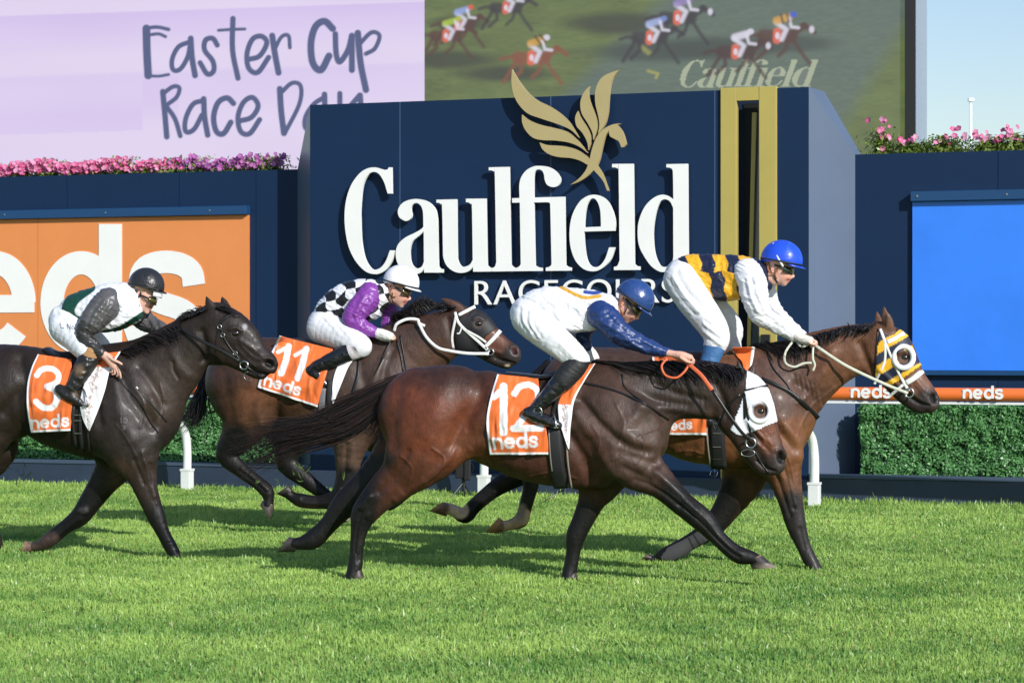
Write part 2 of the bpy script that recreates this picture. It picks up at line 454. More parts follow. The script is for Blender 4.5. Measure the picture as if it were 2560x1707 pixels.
# ------------------------------------------------------------- ground
def grid_mesh(x0, x1, y0, y1, nx, ny, z=0.0):
    X, Y = np.meshgrid(np.linspace(x0, x1, nx), np.linspace(y0, y1, ny), indexing='ij')
    V = np.stack([X.ravel(), Y.ravel(), np.full(X.size, z)], -1)
    i = (np.arange(nx - 1)[:, None] * ny + np.arange(ny - 1)[None, :]).ravel()
    return V, np.stack([i, i + ny, i + ny + 1, i + 1], 1)
gm = bpy.data.materials.new('turf_soil'); gm.use_nodes = True; nt = gm.node_tree; pb = nt.nodes['Principled BSDF']
tc = nt.nodes.new('ShaderNodeTexCoord'); nz = nt.nodes.new('ShaderNodeTexNoise'); nz.inputs['Scale'].default_value = 14; nz.inputs['Detail'].default_value = 10
cr = nt.nodes.new('ShaderNodeValToRGB'); cr.color_ramp.elements[0].position = .35; cr.color_ramp.elements[0].color = (0.05, 0.13, 0.02, 1)
cr.color_ramp.elements[1].position = .7; cr.color_ramp.elements[1].color = (0.16, 0.30, 0.05, 1)
nt.links.new(tc.outputs['Object'], nz.inputs['Vector']); nt.links.new(nz.outputs[0], cr.inputs[0]); nt.links.new(cr.outputs[0], pb.inputs['Base Color'])
pb.inputs['Roughness'].default_value = 0.9
V, Q = grid_mesh(-600, 600, -60, 1500, 40, 50)
g = link('ground', V, Q, gm, smooth=False); tag(g, kind='structure')

# grass: every blade is a bent tapering leaf
def grass():
    ba, bz, bc = [], [], []
    P = []
    for (y0, y1, dens) in ((10.2, 12.5, 6000), (12.5, 15, 5400), (15, 18, 4500), (18, 22, 3400), (22, 29.5, 2300)):
        w0 = .2155 * y1 + 1.3; n = int((y1 - y0) * 2 * w0 * dens)
        x = RNG.uniform(-w0, w0, n); y = RNG.uniform(y0, y1, n); P.append(np.stack([x, y], -1))
    P = np.vstack(P); l = BOX.loc(np.c_[P, np.zeros(len(P))])
    P = P[l[:, 1] > 0.0 + 0.02]                       # in front of the wall foot
    n = len(P); x, y = P.T
    big = vnoise(x, y, 1.1, 3); mid = vnoise(x, y, .28, 4); sm = vnoise(x * 1.7, y, .09, 5)
    L = (0.030 + 0.021 * RNG.random(n)) * (0.75 + .45 * mid + .25 * sm)
    tall = RNG.random(n) < 0.02; L[tall] *= 1.55
    nearw = np.clip(1.2 - (BOX.loc(np.c_[P, np.zeros(n)])[:, 1]) , 0, 1); L *= 1 + 1.0 * nearw * RNG.random(n)
    W = 0.0028 + 0.0022 * RNG.random(n) + 0.00011 * y
    th = RNG.uniform(0, 2 * math.pi, n) ; lean = RNG.normal(0, .42, n) + .25
    wa = vnoise(x + 20, y, .5, 9) * 2 * math.pi * 1.3; th = np.where(RNG.random(n) < .55, wa + RNG.normal(0, .6, n), th)
    dx, dy = np.cos(th), np.sin(th); fa = RNG.uniform(0, math.pi, n); sx, sy = np.cos(fa), np.sin(fa)
    sx = sx * .8 + .35; nn = np.hypot(sx, sy); sx /= nn; sy /= nn
    def pt(t, wd):
        bend = lean * t * t; r = L * (t - .25 * np.abs(bend) * t)
        cx_ = x + dx * L * bend; cy_ = y + dy * L * bend; cz = np.maximum(r, 0.002)
        return np.stack([cx_ - sx * W * wd, cy_ - sy * W * wd, cz], -1), np.stack([cx_ + sx * W * wd, cy_ + sy * W * wd, cz], -1)
    a0, b0 = pt(0.0, .8); a1, b1 = pt(.55, .9); a2, _ = pt(1.0, 0.0)
    a0[:, 2] = b0[:, 2] = -0.004
    V = np.stack([a0, b0, b1, a1, a2], 1).reshape(-1, 3)
    i = np.arange(n) * 5
    T = np.concatenate([np.stack([i, i + 1, i + 2], 1), np.stack([i, i + 2, i + 3], 1), np.stack([i + 3, i + 2, i + 4], 1)])
    dark = np.array([0.075, 0.23, 0.045]); lite = np.array([0.50, 0.68, 0.17]); dry = np.array([0.42, 0.40, 0.14])
    m = np.clip(.50 * RNG.random(n) + .26 * big + .40 * mid + .2 * sm + .30 * (vnoise(x * .35, y, .9, 15) - .5) - .16, 0, 1)[:, None]
    C = dark * (1 - m) + lite * m
    dr = RNG.random(n) < 0.035; C[dr] = dry * (.6 + .6 * RNG.random(dr.sum()))[:, None]
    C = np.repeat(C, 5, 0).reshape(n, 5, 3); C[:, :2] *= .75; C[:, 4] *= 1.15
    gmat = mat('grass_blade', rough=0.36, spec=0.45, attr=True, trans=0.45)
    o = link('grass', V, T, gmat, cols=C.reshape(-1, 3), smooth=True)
    tag(o, 'mown green racecourse turf with longer blades at the wall foot', 'grass', kind='stuff')
    # clods and cut blades thrown up behind the hooves
    cl = MB(); 
    for (px, py, Y) in [(745, 1185, 20.5), (752, 1195, 20.5), (765, 1176, 20.4), (700, 1200, 20.5), (855, 1195, 20.2), (40, 1180, 20), (60, 1195, 20), (20, 1176, 20), (75, 1170, 20), (35, 1210, 20.2), (650, 1203, 20.4), (742, 1172, 20.5), (868, 1205, 20.3)]:
        p0 = np.array([(px - CX) / F * Y, Y, CAMZ - (py - CY) / F * Y])
        for _ in range(2):
            d = np.array([random.uniform(-1, 1), random.uniform(-.3, .3), random.uniform(-1, 1)]) * .035
            q = p0 + np.array([random.uniform(-.03, .03), 0, random.uniform(-.03, .03)])
            sweep(cl, [q, q + d, q + d * 1.7 + np.array([0, 0, .02])], [.002, .0035, .001], [.001, .001, .001], (0, 0, 1), 4)
    o = cl.build('flying_grass', mat('cut_grass', (.10, .2, .03), rough=.6, trans=.3)); tag(o, 'loose blades of cut grass thrown up behind the galloping hooves', 'grass', kind='stuff')
grass()

# ------------------------------------------------------------- finish box with its lettering
def wall_pt(dz): return lambda x, y: BOX.P(x, y, np.full(np.shape(x), dz))
fin = empty('finish_wall', BOX, label='tall navy finishing-post wall with white racecourse lettering and gold winged horse emblem', cat='wall')
aL, zL = BOX.az(775, 262); aR, zT = BOX.az(2022, 218); 
seams = [BOX.az(p, 500)[0] for p in (1000, 1377, 1787)]
g0, g1 = BOX.az(1803, 500)[0], BOX.az(1943, 500)[0]
segs = [aL] + seams[:2] + [seams[2], g0]
for k in range(len(segs) - 1):
    b = MB(BOX); b.box(segs[k] + (.004 if k else 0), segs[k + 1] - .004, -0.05, 0, 0.0, zT - (0 if k else 0.0)); b.build('panel', M_navy, fin)
for s_ in seams:
    b = MB(BOX); b.box(s_ - .0045, s_ + .0045, -.04, .0015, .05, zT - .002); b.build('joint_strip', M_seam, fin)
b = MB(BOX); b.box(g1 + .002, aR, -0.05, 0, 0, zT); b.build('panel', M_navy, fin)
b = MB(BOX); b.box(aL + .01, g0 - .01, -0.30, -0.052, 0, zT - .01); b.build('backing', M_seam, fin)
# splayed sides with the sloping shoulder
sp = 0.40; tb = 0.30
zw = CAMZ + 2.045
def W(a, n, z): return BOX.wld(a, n, z)
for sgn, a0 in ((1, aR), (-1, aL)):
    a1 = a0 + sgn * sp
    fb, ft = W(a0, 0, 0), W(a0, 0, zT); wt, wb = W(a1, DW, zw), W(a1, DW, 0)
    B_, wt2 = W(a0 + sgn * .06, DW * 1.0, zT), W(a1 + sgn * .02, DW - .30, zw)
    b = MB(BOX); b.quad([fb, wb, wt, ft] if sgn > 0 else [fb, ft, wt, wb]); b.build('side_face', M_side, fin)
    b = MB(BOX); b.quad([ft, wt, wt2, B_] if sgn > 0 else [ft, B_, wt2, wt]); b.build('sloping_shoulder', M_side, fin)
b = MB(BOX); b.box(aL + .003, aR - .003, -.85, -.302, 0.0, zT - .012); b.build('core', M_navyd, fin)
b = MB(BOX); b.box(aL, aR, 0.004, 0.05, 0, .26); b.build('plinth', M_kerb, fin, bevel=.01)
# gold finishing frame with its slot
zs0 = BOX.az(1870, 850)[1] - .6; zs1 = BOX.az(1870, 252)[1]
s0, s1 = BOX.az(1843, 500)[0], BOX.az(1899, 500)[0]
gf = MB(BOX); gf.box(g0, s0, -.06, .035, 0, zT + .02); gf.build('gold_upright', M_goldy, fin, bevel=.006)
gf = MB(BOX); gf.box(s1, g1, -.06, .035, 0, zT + .02); gf.build('gold_upright', M_goldy, fin, bevel=.006)
gf = MB(BOX); gf.box(s0 + .002, s1 - .002, -.06, .033, zs1, zT + .02); gf.build('gold_lintel', M_goldy, fin)
gf = MB(BOX); gf.box(s0 + .002, s1 - .002, -.06, .033, 0, zs0); gf.build('gold_sill', M_goldy, fin)
gf = MB(BOX); gf.box(s0 + .002, s1 - .002, -.298, -.285, zs0, zs1); gf.build('slot_back', M_black, fin)
gf = MB(BOX); a_, b_ = s0 + .35 * (s1 - s0), s1 - .002; gf.prism([(a_ + .02, zs0), (b_, zs0), (b_, zs1 - .12), (a_ + .09, zs1 - .12)], -.20, -.18); gf.build('mirror_glass', M_glass, fin)
gf = MB(BOX); gf.prism([(a_ - .02, zs0), (a_ + .015, zs0), (a_ + .10, zs1 - .12), (a_ + .05, zs1 - .12)], -.17, -.12); gf.build('finish_post', M_goldy, fin)
gf = MB(BOX); a_ = BOX.az(1907, 840)[0]; b_ = BOX.az(1928, 840)[0]; gf.box(a_, b_, .036, .09, BOX.az(1910, 900)[1], BOX.az(1910, 836)[1]); gf.build('sensor_box', M_dark, fin)
A0 = (840, 380); B0 = (1240, 380)
def cv(o, pts): return [(o[0] + p[0] / 4, o[1] + p[1] / 4) + tuple(p[2:]) for p in pts]
LET = {
 'C': (A0, [[(530,175,1),(540,157,1),(568,157,1),(572,418,1),(528,418,1),(490,300),(440,222),(385,202),(330,235),(280,345),(258,560),(258,700),(268,900),(300,1060),(350,1150),(400,1178),(460,1155),(510,1090),(550,985,1),(602,985,1),(570,1090),(520,1170),(460,1210),(395,1222),(300,1190),(200,1080),(130,920),(98,700),(110,500),(160,340),(240,225),(320,170),(400,157),(460,172),(505,183)]]),
 'a': (A0, [[(700,690),(650,660),(630,610),(640,560),(680,510),(750,480),(830,473),(910,490),(970,530),(1010,590),(1025,680,1),(1033,1100),(1040,1150),(1060,1172,1),(1082,1172,1),(1080,1207,1),(893,1207,1),(890,1170,1),(850,1212),(770,1222),(690,1190),(630,1120),(608,1020),(630,930),(700,860),(800,810),(860,775),(885,750,1),(882,620),(870,560),(840,520),(800,513),(765,545),(762,590),(770,630),(760,665),(730,688)],
              [(888,795,1),(840,840),(780,890),(755,950),(750,1020),(760,1100),(790,1150),(830,1165),(870,1145),(890,1100,1)]]),
 'u': (A0, [[(1015,480,1),(1217,475,1),(1222,1000),(1230,1090),(1260,1140),(1300,1148),(1350,1125),(1378,1080,1),(1370,560),(1360,525),(1335,507),(1310,505,1),(1310,470,1),(1510,468,1),(1520,1080),(1530,1140),(1560,1160,1),(1566,1160,1),(1566,1196,1),(1382,1198,1),(1380,1150,1),(1340,1190),(1270,1210),(1190,1195),(1120,1140),(1085,1060),(1080,980,1),(1072,560),(1060,525),(1035,510),(1015,510,1)]]),
 'l': (A0, [[(1538,157,1),(1742,152,1),(1757,1080),(1762,1130),(1790,1155),(1806,1160,1),(1806,1193,1),(1570,1196,1),(1570,1162,1),(1600,1145),(1613,1100,1),(1598,230),(1590,200),(1565,187),(1538,187,1)]]),
 'fi': (B0, [[(170,465,1),(245,463,1),(243,340),(260,260),(310,190),(380,150),(450,142),(540,155),(610,200),(652,260),(650,310),(620,345),(570,353),(520,330),(497,280),(490,230),(470,190),(430,177),(400,200),(388,260),(388,458,1),(697,450,1),(705,1100),(712,1135),(740,1152),(762,1155,1),(760,1187,1),(507,1190,1),(508,1157,1),(540,1150),(562,1130),(565,1100,1),(552,540),(545,515),(520,505),(388,507,1),(400,1100),(410,1140),(440,1155),(470,1158,1),(470,1190,1),(208,1193,1),(208,1160,1),(235,1150),(256,1125),(257,1090,1),(248,508,1),(172,510,1)]]),
 'e': (B0, [[(1198,790,1),(1203,700),(1180,600),(1130,500),(1060,445),(980,430),(900,455),(830,520),(770,640),(745,790),(755,950),(800,1080),(870,1160),(940,1190),(1020,1188),(1100,1140),(1160,1070),(1200,955,1),(1140,955,1),(1100,1070),(1050,1135),(1000,1152),(950,1130),(915,1060),(895,920),(888,797,1)],
              [(893,755,1),(905,600),(930,510),(975,465),(1020,495),(1050,580),(1058,700),(1058,748,1)]]),
 'l2': (A0, [[(2770,123,1),(2982,121,1),(2993,1085),(2998,1122),(3020,1142),(3048,1145,1),(3047,1180,1),(2788,1182,1),(2788,1150,1),(2822,1138),(2845,1085,1),(2835,195),(2826,170),(2800,158),(2770,157,1)]]),
 'd': (B0, [[(1712,125,1),(1925,121,1),(1932,1100),(1942,1138),(1975,1147,1),(1975,1180,1),(1790,1184,1),(1786,1140,1),(1740,1185),(1660,1200),(1570,1150),(1500,1060),(1440,940),(1425,800),(1440,680),(1490,560),(1560,480),(1640,435),(1710,435),(1782,475,1),(1778,230),(1772,180),(1750,162),(1712,157,1)],
              [(1780,560,1),(1750,500),(1700,475),(1650,500),(1610,600),(1585,750),(1583,880),(1600,1020),(1640,1120),(1680,1150),(1730,1140),(1770,1100),(1782,1050,1)]])}
for k, (o_, polys) in LET.items():
    solid_outline('letter', [smooth_path(cv(o_, p), 6) for p in polys], wall_pt(.065), BOX.n, .035, M_white, fin)
    bb = MB(BOX)
em = [[(172,60,1),(230,160),(330,290),(430,370),(560,435),(680,520),(770,620),(842,742,1),(760,665),(640,610),(460,550),(330,500),(240,410),(190,310),(168,190)],
 [(272,512,1),(340,565),(450,610),(600,645),(720,680),(800,740),(880,830),(927,893,1),(850,835),(740,790),(600,770),(470,765),(380,740),(310,670),(275,590)],
 [(447,790,1),(530,815),(680,825),(790,850),(870,890),(950,952,1),(970,860),(1010,750),(1070,670),(1140,625),(1200,605),(1265,600,1),(1227,615,1),(1280,690),(1315,805,1),(1290,835,1),(1265,838,1),(1240,780),(1200,755),(1155,730),(1140,690),(1143,665,1),(1100,740),(1070,860),(1050,950),(1025,1020,1),(1080,1110),(1138,1270,1),(1122,1270,1),(1080,1170),(990,1065,1),(920,1130),(840,1180),(755,1212,1),(840,1150),(900,1080),(932,1015,1),(850,970),(760,945),(640,935),(550,910),(480,860)],
 [(833,475,1),(860,540),(930,650),(960,730),(955,800),(935,865,1),(925,790),(880,700),(820,630),(803,560),(812,510)],
 [(948,228,1),(935,290),(950,380),(1000,500),(1025,590),(1020,670),(985,765,1),(975,690),(930,600),(870,500),(855,400),(875,320),(910,265)],
 [(1240,65,1),(1180,150),(1150,260),(1140,380),(1130,500),(1100,610),(1030,712,1),(1045,620),(1035,530),(1005,400),(1005,280),(1040,180),(1100,120),(1170,90)]]
solid_outline('winged_horse_emblem', [smooth_path(cv((1240, 160), p), 6) for p in em], wall_pt(.10), BOX.n, .045, M_gold, fin)
tx, ty, tz, tf = text_polys('RACECOURSE', 1188, 1733, 762, 1.08)
ty = 762 + (ty - 762) * 60 / (762 - ty.min())
ty = ty - (tx - 1188) * .012
Wt = wall_pt(.03)(tx, ty) + BOX.n[None, :] * np.where(tz > 0, .03, 0)[:, None]
link('small_lettering', Wt, tf, M_white, fin, smooth=False)

# ------------------------------------------------------------- wing walls with boards
def wing(label, a0, a1, seam_px):
    w = empty('wing_wall', BOX, BOX.wld((a0 + a1) / 2, DW, 0.0), label, 'wall')
    ss = sorted(BOX.az(p, 500, DW)[0] for p in seam_px); e = [a0] + [s for s in ss if a0 < s < a1] + [a1]
    for x0, x1 in zip(e[:-1], e[1:]):
        b = MB(BOX); b.box(x0 + .003, x1 - .003, DW - .05, DW, 0, zw); b.build('panel', M_navy if label.startswith('navy wall left') else M_navy, w)
    b = MB(BOX); b.box(a0 + .01, a1 - .01, DW - .75, DW - .052, 0, zw - .02); b.build('backing', M_navyd, w)
    b = MB(BOX); b.box(a0, a1, DW - .751, DW - .735, zw - .02, zw + .0); b.build('planter_lip', M_navyd, w)
    return w
aWL1 = aL - sp; aWL0 = BOX.az(-420, 500, DW)[0]; aWR0 = aR + sp; aWR1 = BOX.az(3150, 500, DW)[0]
wl = wing('navy wall left of the finish box with an orange board and pink flowers above', aWL0, aWL1 + .02, (168, 448, 640))
wr = wing('navy wall right of the finish box with a bright blue board', aWR0 - .02, aWR1, (2495, 2800))
def board(label, m, a0, a1, letters):
    z0, z1 = 1.44, 3.26
    o = empty('board', BOX, BOX.wld((a0 + a1) / 2, DW + .05, z0), label, 'board')
    b = MB(BOX); b.box(a0, a1, DW + .002, DW + .05, z0, z1); b.build('panel', m, o)
    b = MB(BOX); b.box(a0 - .01, a1 + .01, DW + .004, DW + .12, z1 + .004, z1 + .11); b.build('top_trim', M_trim, o, bevel=.006)
    b = MB(BOX); b.box(a0 - .01, a1 + .01, DW + .004, DW + .07, z0 - .055, z0 - .003); b.build('bottom_trim', M_trim, o, bevel=.006)
    for i in range(5):
        a = a0 + (a1 - a0) * (i + .06) / 4.4; b = MB(BOX); b.box(a, a + .018, DW + .121, DW + .127, z1 + .05, z1 + .068); b.build('screw', M_steel, o)
    return o
oa1 = BOX.az(620, 700, DW + .05)[0]; ob = board('orange betting board with huge white lower-case letters on the left wall', M_orange, oa1 - 6.2, oa1, True)
ba0 = BOX.az(2281, 700, DW + .05)[0]; board('plain bright blue board on the right wall', M_blue, ba0, ba0 + 4.2, False)
b = MB(BOX); a = BOX.az(95, 600, DW + .05)[0]; b.box(a - .003, a + .003, DW + .0505, DW + .0515, 1.44, 3.26); b.build('joint', mat('orange_joint', (.5, .13, .03), .6), ob)
def ribbon_letters(parent, strokes, dz, thick, m, pl, name='letter'):
    b = MB(pl); 
    for i, (P, w) in enumerate(strokes):
        P = np.array(P, float)
        if len(P) > 2: P = catmull(P, 4)
        T = np.gradient(P, axis=0); T /= np.linalg.norm(T, axis=1)[:, None]; Nn = np.stack([-T[:, 1], T[:, 0]], -1) * w / 2
        L_, R_ = P + Nn, P - Nn; d = dz + i * .0012; n = len(P)
        V = []
        for dd in (dz - .002, d + thick):
            V += [pl.P(L_[:, 0], L_[:, 1], dd), pl.P(R_[:, 0], R_[:, 1], dd)]
        V = np.vstack(V); fs = []
        for j in range(n - 1):
            fs += [(2 * n + j, 3 * n + j, 3 * n + j + 1, 2 * n + j + 1), (j, j + 1, 2 * n + j + 1, 2 * n + j)[::1], (n + j, 3 * n + j, 3 * n + j + 1, n + j + 1)]
        fs += [(0, 2 * n, 3 * n, n), (n - 1, 2 * n - 1, 4 * n - 1, 3 * n - 1)]
        b.add(V, fs)
    return b.build(name, m, parent)
WPL = BOX
big = [('e', [(arc(-12, 757, 72, 100, 0, -318, 30), 58), ([(-70, 760), (86, 759)], 44)]),
       ('d', [(arc(203, 757, 73, 100, 0, 360, 34), 58), ([(276, 560), (276, 884)], 58)]),
       ('s', [([(485, 713), (478, 680), (450, 660), (405, 655), (365, 668), (350, 700), (362, 735), (405, 757), (455, 775), (484, 805), (478, 840), (445, 862), (400, 866), (355, 855), (335, 812)], 56)]),
       ('n', [([(-330, 630), (-330, 884)], 58), ([(-330, 740)] + arc(-245, 735, 85, 80, 180, 360, 16) + [(-160, 884)], 58)])]
for nm, st in big:
    ribbon_letters(ob, [(np.array(p) - 0.0, w) for p, w in st], DW + .052, .006, M_white, BOX)

# planter kerbs and hedges
def kerb(label, a0, a1):
    o = empty('planter_kerb', BOX, BOX.wld((a0 + a1) / 2, 0, 0), label, 'planter')
    b = MB(BOX); b.box(a0, a1, -.07, 0.03, 0, .275); b.build('front_panel', M_kerb, o)
    b = MB(BOX); b.box(a0, a1, -.09, .045, .278, .325); b.build('top_cap', mat('kerb_cap', (.05, .075, .12), .45), o, bevel=.008)
    b = MB(BOX); b.box(a0, a1, DW + .01, -.092, 0, .24); b.build('soil', mat('soil', (.03, .022, .015), .95, bump=[(60, .6, .02, (1, 1, 1))]), o)
kerb('long low navy kerb in front of the left hedge', aWL0, aL - .004)
kerb('long low navy kerb in front of the right hedge', aR + .004, aWR1)
def leaf_cloud(pts, nrm, size, seed, jitter=.9, aspect=.6):
    r = np.random.default_rng(seed); n = len(pts)
    d = nrm + r.normal(0, jitter, (n, 3)); d /= np.linalg.norm(d, axis=1)[:, None]
    t = np.cross(d, r.normal(0, 1, (n, 3))); t /= np.linalg.norm(t, axis=1)[:, None]; b = np.cross(d, t)
    s = (size * (.65 + .7 * r.random(n)))[:, None]
    c = pts; fold = d * s * .25
    V = np.stack([c - t * s, c - b * s * aspect + fold, c + t * s, c + b * s * aspect + fold], 1).reshape(-1, 3)
    i = np.arange(n) * 4; return V, np.stack([i, i + 1, i + 2, i + 3], 1)
M_leaf = mat('hedge_leaf', rough=0.38, spec=0.5, attr=True, trans=.25)
def hedge(label, a0, a1, n0, n1, z0, z1, seed, count):
    o = empty('hedge', BOX, BOX.wld((a0 + a1) / 2, (n0 + n1) / 2, z0), label, 'hedge')
    r = np.random.default_rng(seed); m = .05
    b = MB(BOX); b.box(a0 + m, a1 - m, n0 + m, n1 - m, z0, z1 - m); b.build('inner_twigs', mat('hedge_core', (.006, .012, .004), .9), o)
    dims = {'f': (a1 - a0) * (z1 - z0), 't': (a1 - a0) * (n1 - n0), 'l': (n1 - n0) * (z1 - z0), 'r': (n1 - n0) * (z1 - z0)}
    tot = sum(dims.values()); P, N = [], []
    for k, ar in dims.items():
        c = int(count * ar / tot); a = r.uniform(a0, a1, c); n = r.uniform(n0, n1, c); z = r.uniform(z0, z1, c); ins = r.random(c) ** 1.6 * .07
        if k == 'f': n = n1 - ins; nn = (0, 1, 0)
        elif k == 't': z = z1 - ins; nn = (0, 0, 1)
        elif k == 'l': a = a0 + ins; nn = (-1, 0, 0)
        else: a = a1 - ins; nn = (1, 0, 0)
        cl = vnoise(a * 1.0 + 5, z + n * 2, .085, seed); bump = (cl - .5) * .085 + (vnoise(a, z + n, .4, seed + 1) - .5) * .05
        Lp = np.stack([a, n, z], -1) + np.array(nn) * bump[:, None]; P.append(np.c_[Lp, cl])
        N.append(np.tile(np.array(nn, float), (c, 1)))
    P = np.vstack(P); N = np.vstack(N)
    keep = P[:, 3] + r.random(len(P)) * .5 > .30; P = P[keep]; N = N[keep]
    Wp = BOX.wld(P[:, 0], P[:, 1], P[:, 2]); Nw = N[:, :1] * BOX.u + N[:, 1:2] * BOX.n + N[:, 2:] * np.array([0, 0, 1.])
    V, Q = leaf_cloud(Wp, Nw + np.array([0, 0, .5]), .0185, seed, .65)
    mix = np.clip(r.random(len(P)) * .8 + .2 * P[:, 3], 0, 1)[:, None]
    C = np.array([.04, .16, .045]) * (1 - mix) + np.array([.19, .43, .15]) * mix
    link('foliage', V, Q, M_leaf, o, cols=np.repeat(C, 4, 0), smooth=False)
hedge('long clipped green hedge under the orange board at left', aWL0, BOX.az(697, 1100, -.1)[0], DW + .03, -.10, .25, 1.02, 11, 60000)
hedge('clipped green hedge under the blue board at right', BOX.az(2152, 1100, -.1)[0], aWR1 - .5, DW + .03, -.10, .25, 1.06, 12, 46000)

# flowers along the wall tops
M_petal = mat('petal', rough=.5, attr=True, trans=.35)
def flower_plant(name, label, pos, w, h, nfl, fcol, seed, grp, upright=False):
    o = empty(name, BOX, pos, label, 'flowers', grp); r = np.random.default_rng(seed)
    n = int((2600 if upright else 1500) * w / .45); q = r.normal(0, .38, (n, 3)); q[:, 2] = np.abs(r.normal(0, .5, n))
    hh = h * (.75 + .5 * vnoise(q[:, 0] * 3 + seed, q[:, 1] * 3, .6, seed))
    P = pos + q[:, :1] * w * BOX.u + q[:, 1:2] * .12 * BOX.n + (np.clip(q[:, 2], 0, 1) * hh)[:, None] * np.array([0, 0, 1.])
    V, Q = leaf_cloud(P, np.tile([0, -.3, 1.], (n, 1)), .026, seed, .8, .45)
    mx = r.random(n)[:, None]; C = np.array([.08, .16, .025]) * (1 - mx) + np.array([.32, .42, .09]) * mx
    link('foliage', V, Q, M_leaf, o, cols=np.repeat(C, 4, 0), smooth=False)
    q = r.normal(0, .42, (nfl, 2)); q[:, 1] = np.clip(q[:, 1], -1, 1.2)
    zz = h * (.5 + .62 * r.random(nfl)) if not upright else h * (.75 + .75 * r.random(nfl))
    Fp = pos + np.clip(q[:, :1], -1.1, 1.1) * w * BOX.u + (.05 + np.abs(q[:, 1:2]) * .11) * BOX.n + zz[:, None] * np.array([0, 0, 1.])
    VV, QQ, CC = [], [], []
    for i, c in enumerate(Fp):
        d = np.array([r.normal(0, .4), -1, r.normal(.35, .4)]); d /= np.linalg.norm(d); t = np.cross(d, [0, 0, 1.]); t /= np.linalg.norm(t); b = np.cross(t, d)
        R = .034 * (.7 + .6 * r.random()); k0 = len(VV); col = np.array(fcol[r.integers(len(fcol))]) * (.8 + .35 * r.random())
        VV.append(c - d * .008); CC.append(col * .5 + .25)
        for k in range(10):
            th = k * math.pi / 5; rr = R * (1 if k % 2 == 0 else .78); VV.append(c + (t * math.cos(th) + b * math.sin(th)) * rr + d * .008); CC.append(col)
        for k in range(10): QQ.append((k0, k0 + 1 + k, k0 + 1 + (k + 1) % 10))
    link('flower_heads', np.array(VV), QQ, M_petal, o, cols=np.array(CC), smooth=True)
pink = [(.75, .10, .32), (.85, .22, .45), (.8, .3, .5), (.7, .05, .25)]; purp = [(.42, .05, .38), (.55, .10, .45), (.35, .03, .3)]
for i in range(14):
    px = -130 + i * 62; px = min(px, 700)
    p = BOX.P(px, 437, DW - .28); p = np.array(p); p[2] = zw - .05
    late = px > 480
    names = ['leftmost', 'second', 'third', 'fourth', 'fifth', 'sixth', 'seventh', 'eighth', 'ninth', 'tenth', 'eleventh', 'twelfth', 'thirteenth', 'last']
    lab = ('purple' if late else 'pink') + ' petunia clump, ' + (names[i] + ' of the row on the left wall top' if i < 13 else 'last of the row beside the navy finish box')
    flower_plant('flowering_plant', lab, p, .30, .21 + .03 * math.sin(i * 2.1), 100 if px < 260 else (38 if px < 480 else 32), purp if late else pink, 40 + i, 'flowering plants on the left wall top')
for i, (px, h, nf) in enumerate([(2205, .27, 8), (2285, .14, 5), (2360, .19, 6), (2470, .17, 9), (2545, .20, 16), (2640, .2, 14), (2740, .2, 12)]):
    p = np.array(BOX.P(px, 380, DW - .3)); p[2] = zw - .05
    lab = ['tall pink-flowered plant on the right wall top beside the video screen', 'low green plant with few pink flowers left of the pole', 'bushy pink-flowered plant just left of the white pole', 'pink-flowered plant just right of the white pole', 'dense pink-flowered plant at the right edge of the photo', 'pink-flowered plant out past the right edge of the photo, nearer', 'pink-flowered plant out past the right edge of the photo, farther'][i]
    flower_plant('flowering_plant', lab, p, .30 if i != 0 else .2, h * 1.15, nf + 4, pink, 80 + i, 'flowering plants on the right wall top', True)

# ------------------------------------------------------------- running rail
rz0, rz1 = None, None
rr = empty('running_rail', RAIL, RAIL.wld(0, 0, 0), 'orange tubular running rail on curved white goose-neck posts', 'rail')
ra0, ra1 = RAIL.az(-300, 900)[0], RAIL.az(3000, 900)[0]
RN = .46; zc = RAIL.az(2300, 985, RN)[1]
M_railo = mat('orange_rail_plastic', (.78, .17, .035), rough=.35, spec=.5)
b = MB(RAIL); sweep(b, [RAIL.wld(a, RN, zc) for a in np.linspace(ra0, ra1, 30)], .068, .068, (0, 0, 1), 20); b.build('rail_tube', M_railo, rr, smooth=True)
b = MB(RAIL); sweep(b, [RAIL.wld(a, RN - .03, zc - .088) for a in np.linspace(ra0, ra1, 30)], .012, .05, (0, 0, 1), 4); b.build('under_strip', M_rail, rr)
for x0 in (1568, 1848, 2128, 2408, 2690):
    k = .98
    st = word_strokes('neds', x0 + 2, 995 + (x0 - 2300) * .008, 22.5, 0, .30, 1.05, .30)
    ribbon_letters(rr, st, RN + .066, .004, M_white, RAIL, 'lettering')
def post(label, px, ybase, k):
    p0 = np.array(RAIL.P(px, ybase, 0)); 
    a, n, z = RAIL.loc(p0); zz = 0
    o = empty('rail_post', RAIL, RAIL.wld(a, 0, 0), label, 'post', 'white goose-neck posts of the running rail')
    b = MB(RAIL); b.box(a - .058, a + .058, -.056, .056, -.05, .27); b.build('ground_sleeve', M_rail, o, bevel=.006)
    P = [(0, 0, .25), (0, 0, .5), (-.01, .03, .68), (-.03, .14, .85), (-.06, .30, .98), (-.06, .44, zc - .075)]
    b = MB(RAIL); sweep(b, catmull([RAIL.wld(a + q[0], q[1], q[2]) for q in P], 5), .049, .049, RAIL.u, 14); b.build('curved_tube', M_rail, o, smooth=True)
    b = MB(RAIL); b.box(a - .063, a + .063, -.061, .061, .250, .275); b.build('collar', M_rail, o)
post('white rail post under the black horse, leftmost of the three', 468, 1228, 1)
post('white rail post beyond the belly of horse number 12', 1210, 1249, 1)
post('white rail post in front of the right hedge, rightmost of the three', 2036, 1270, 1)

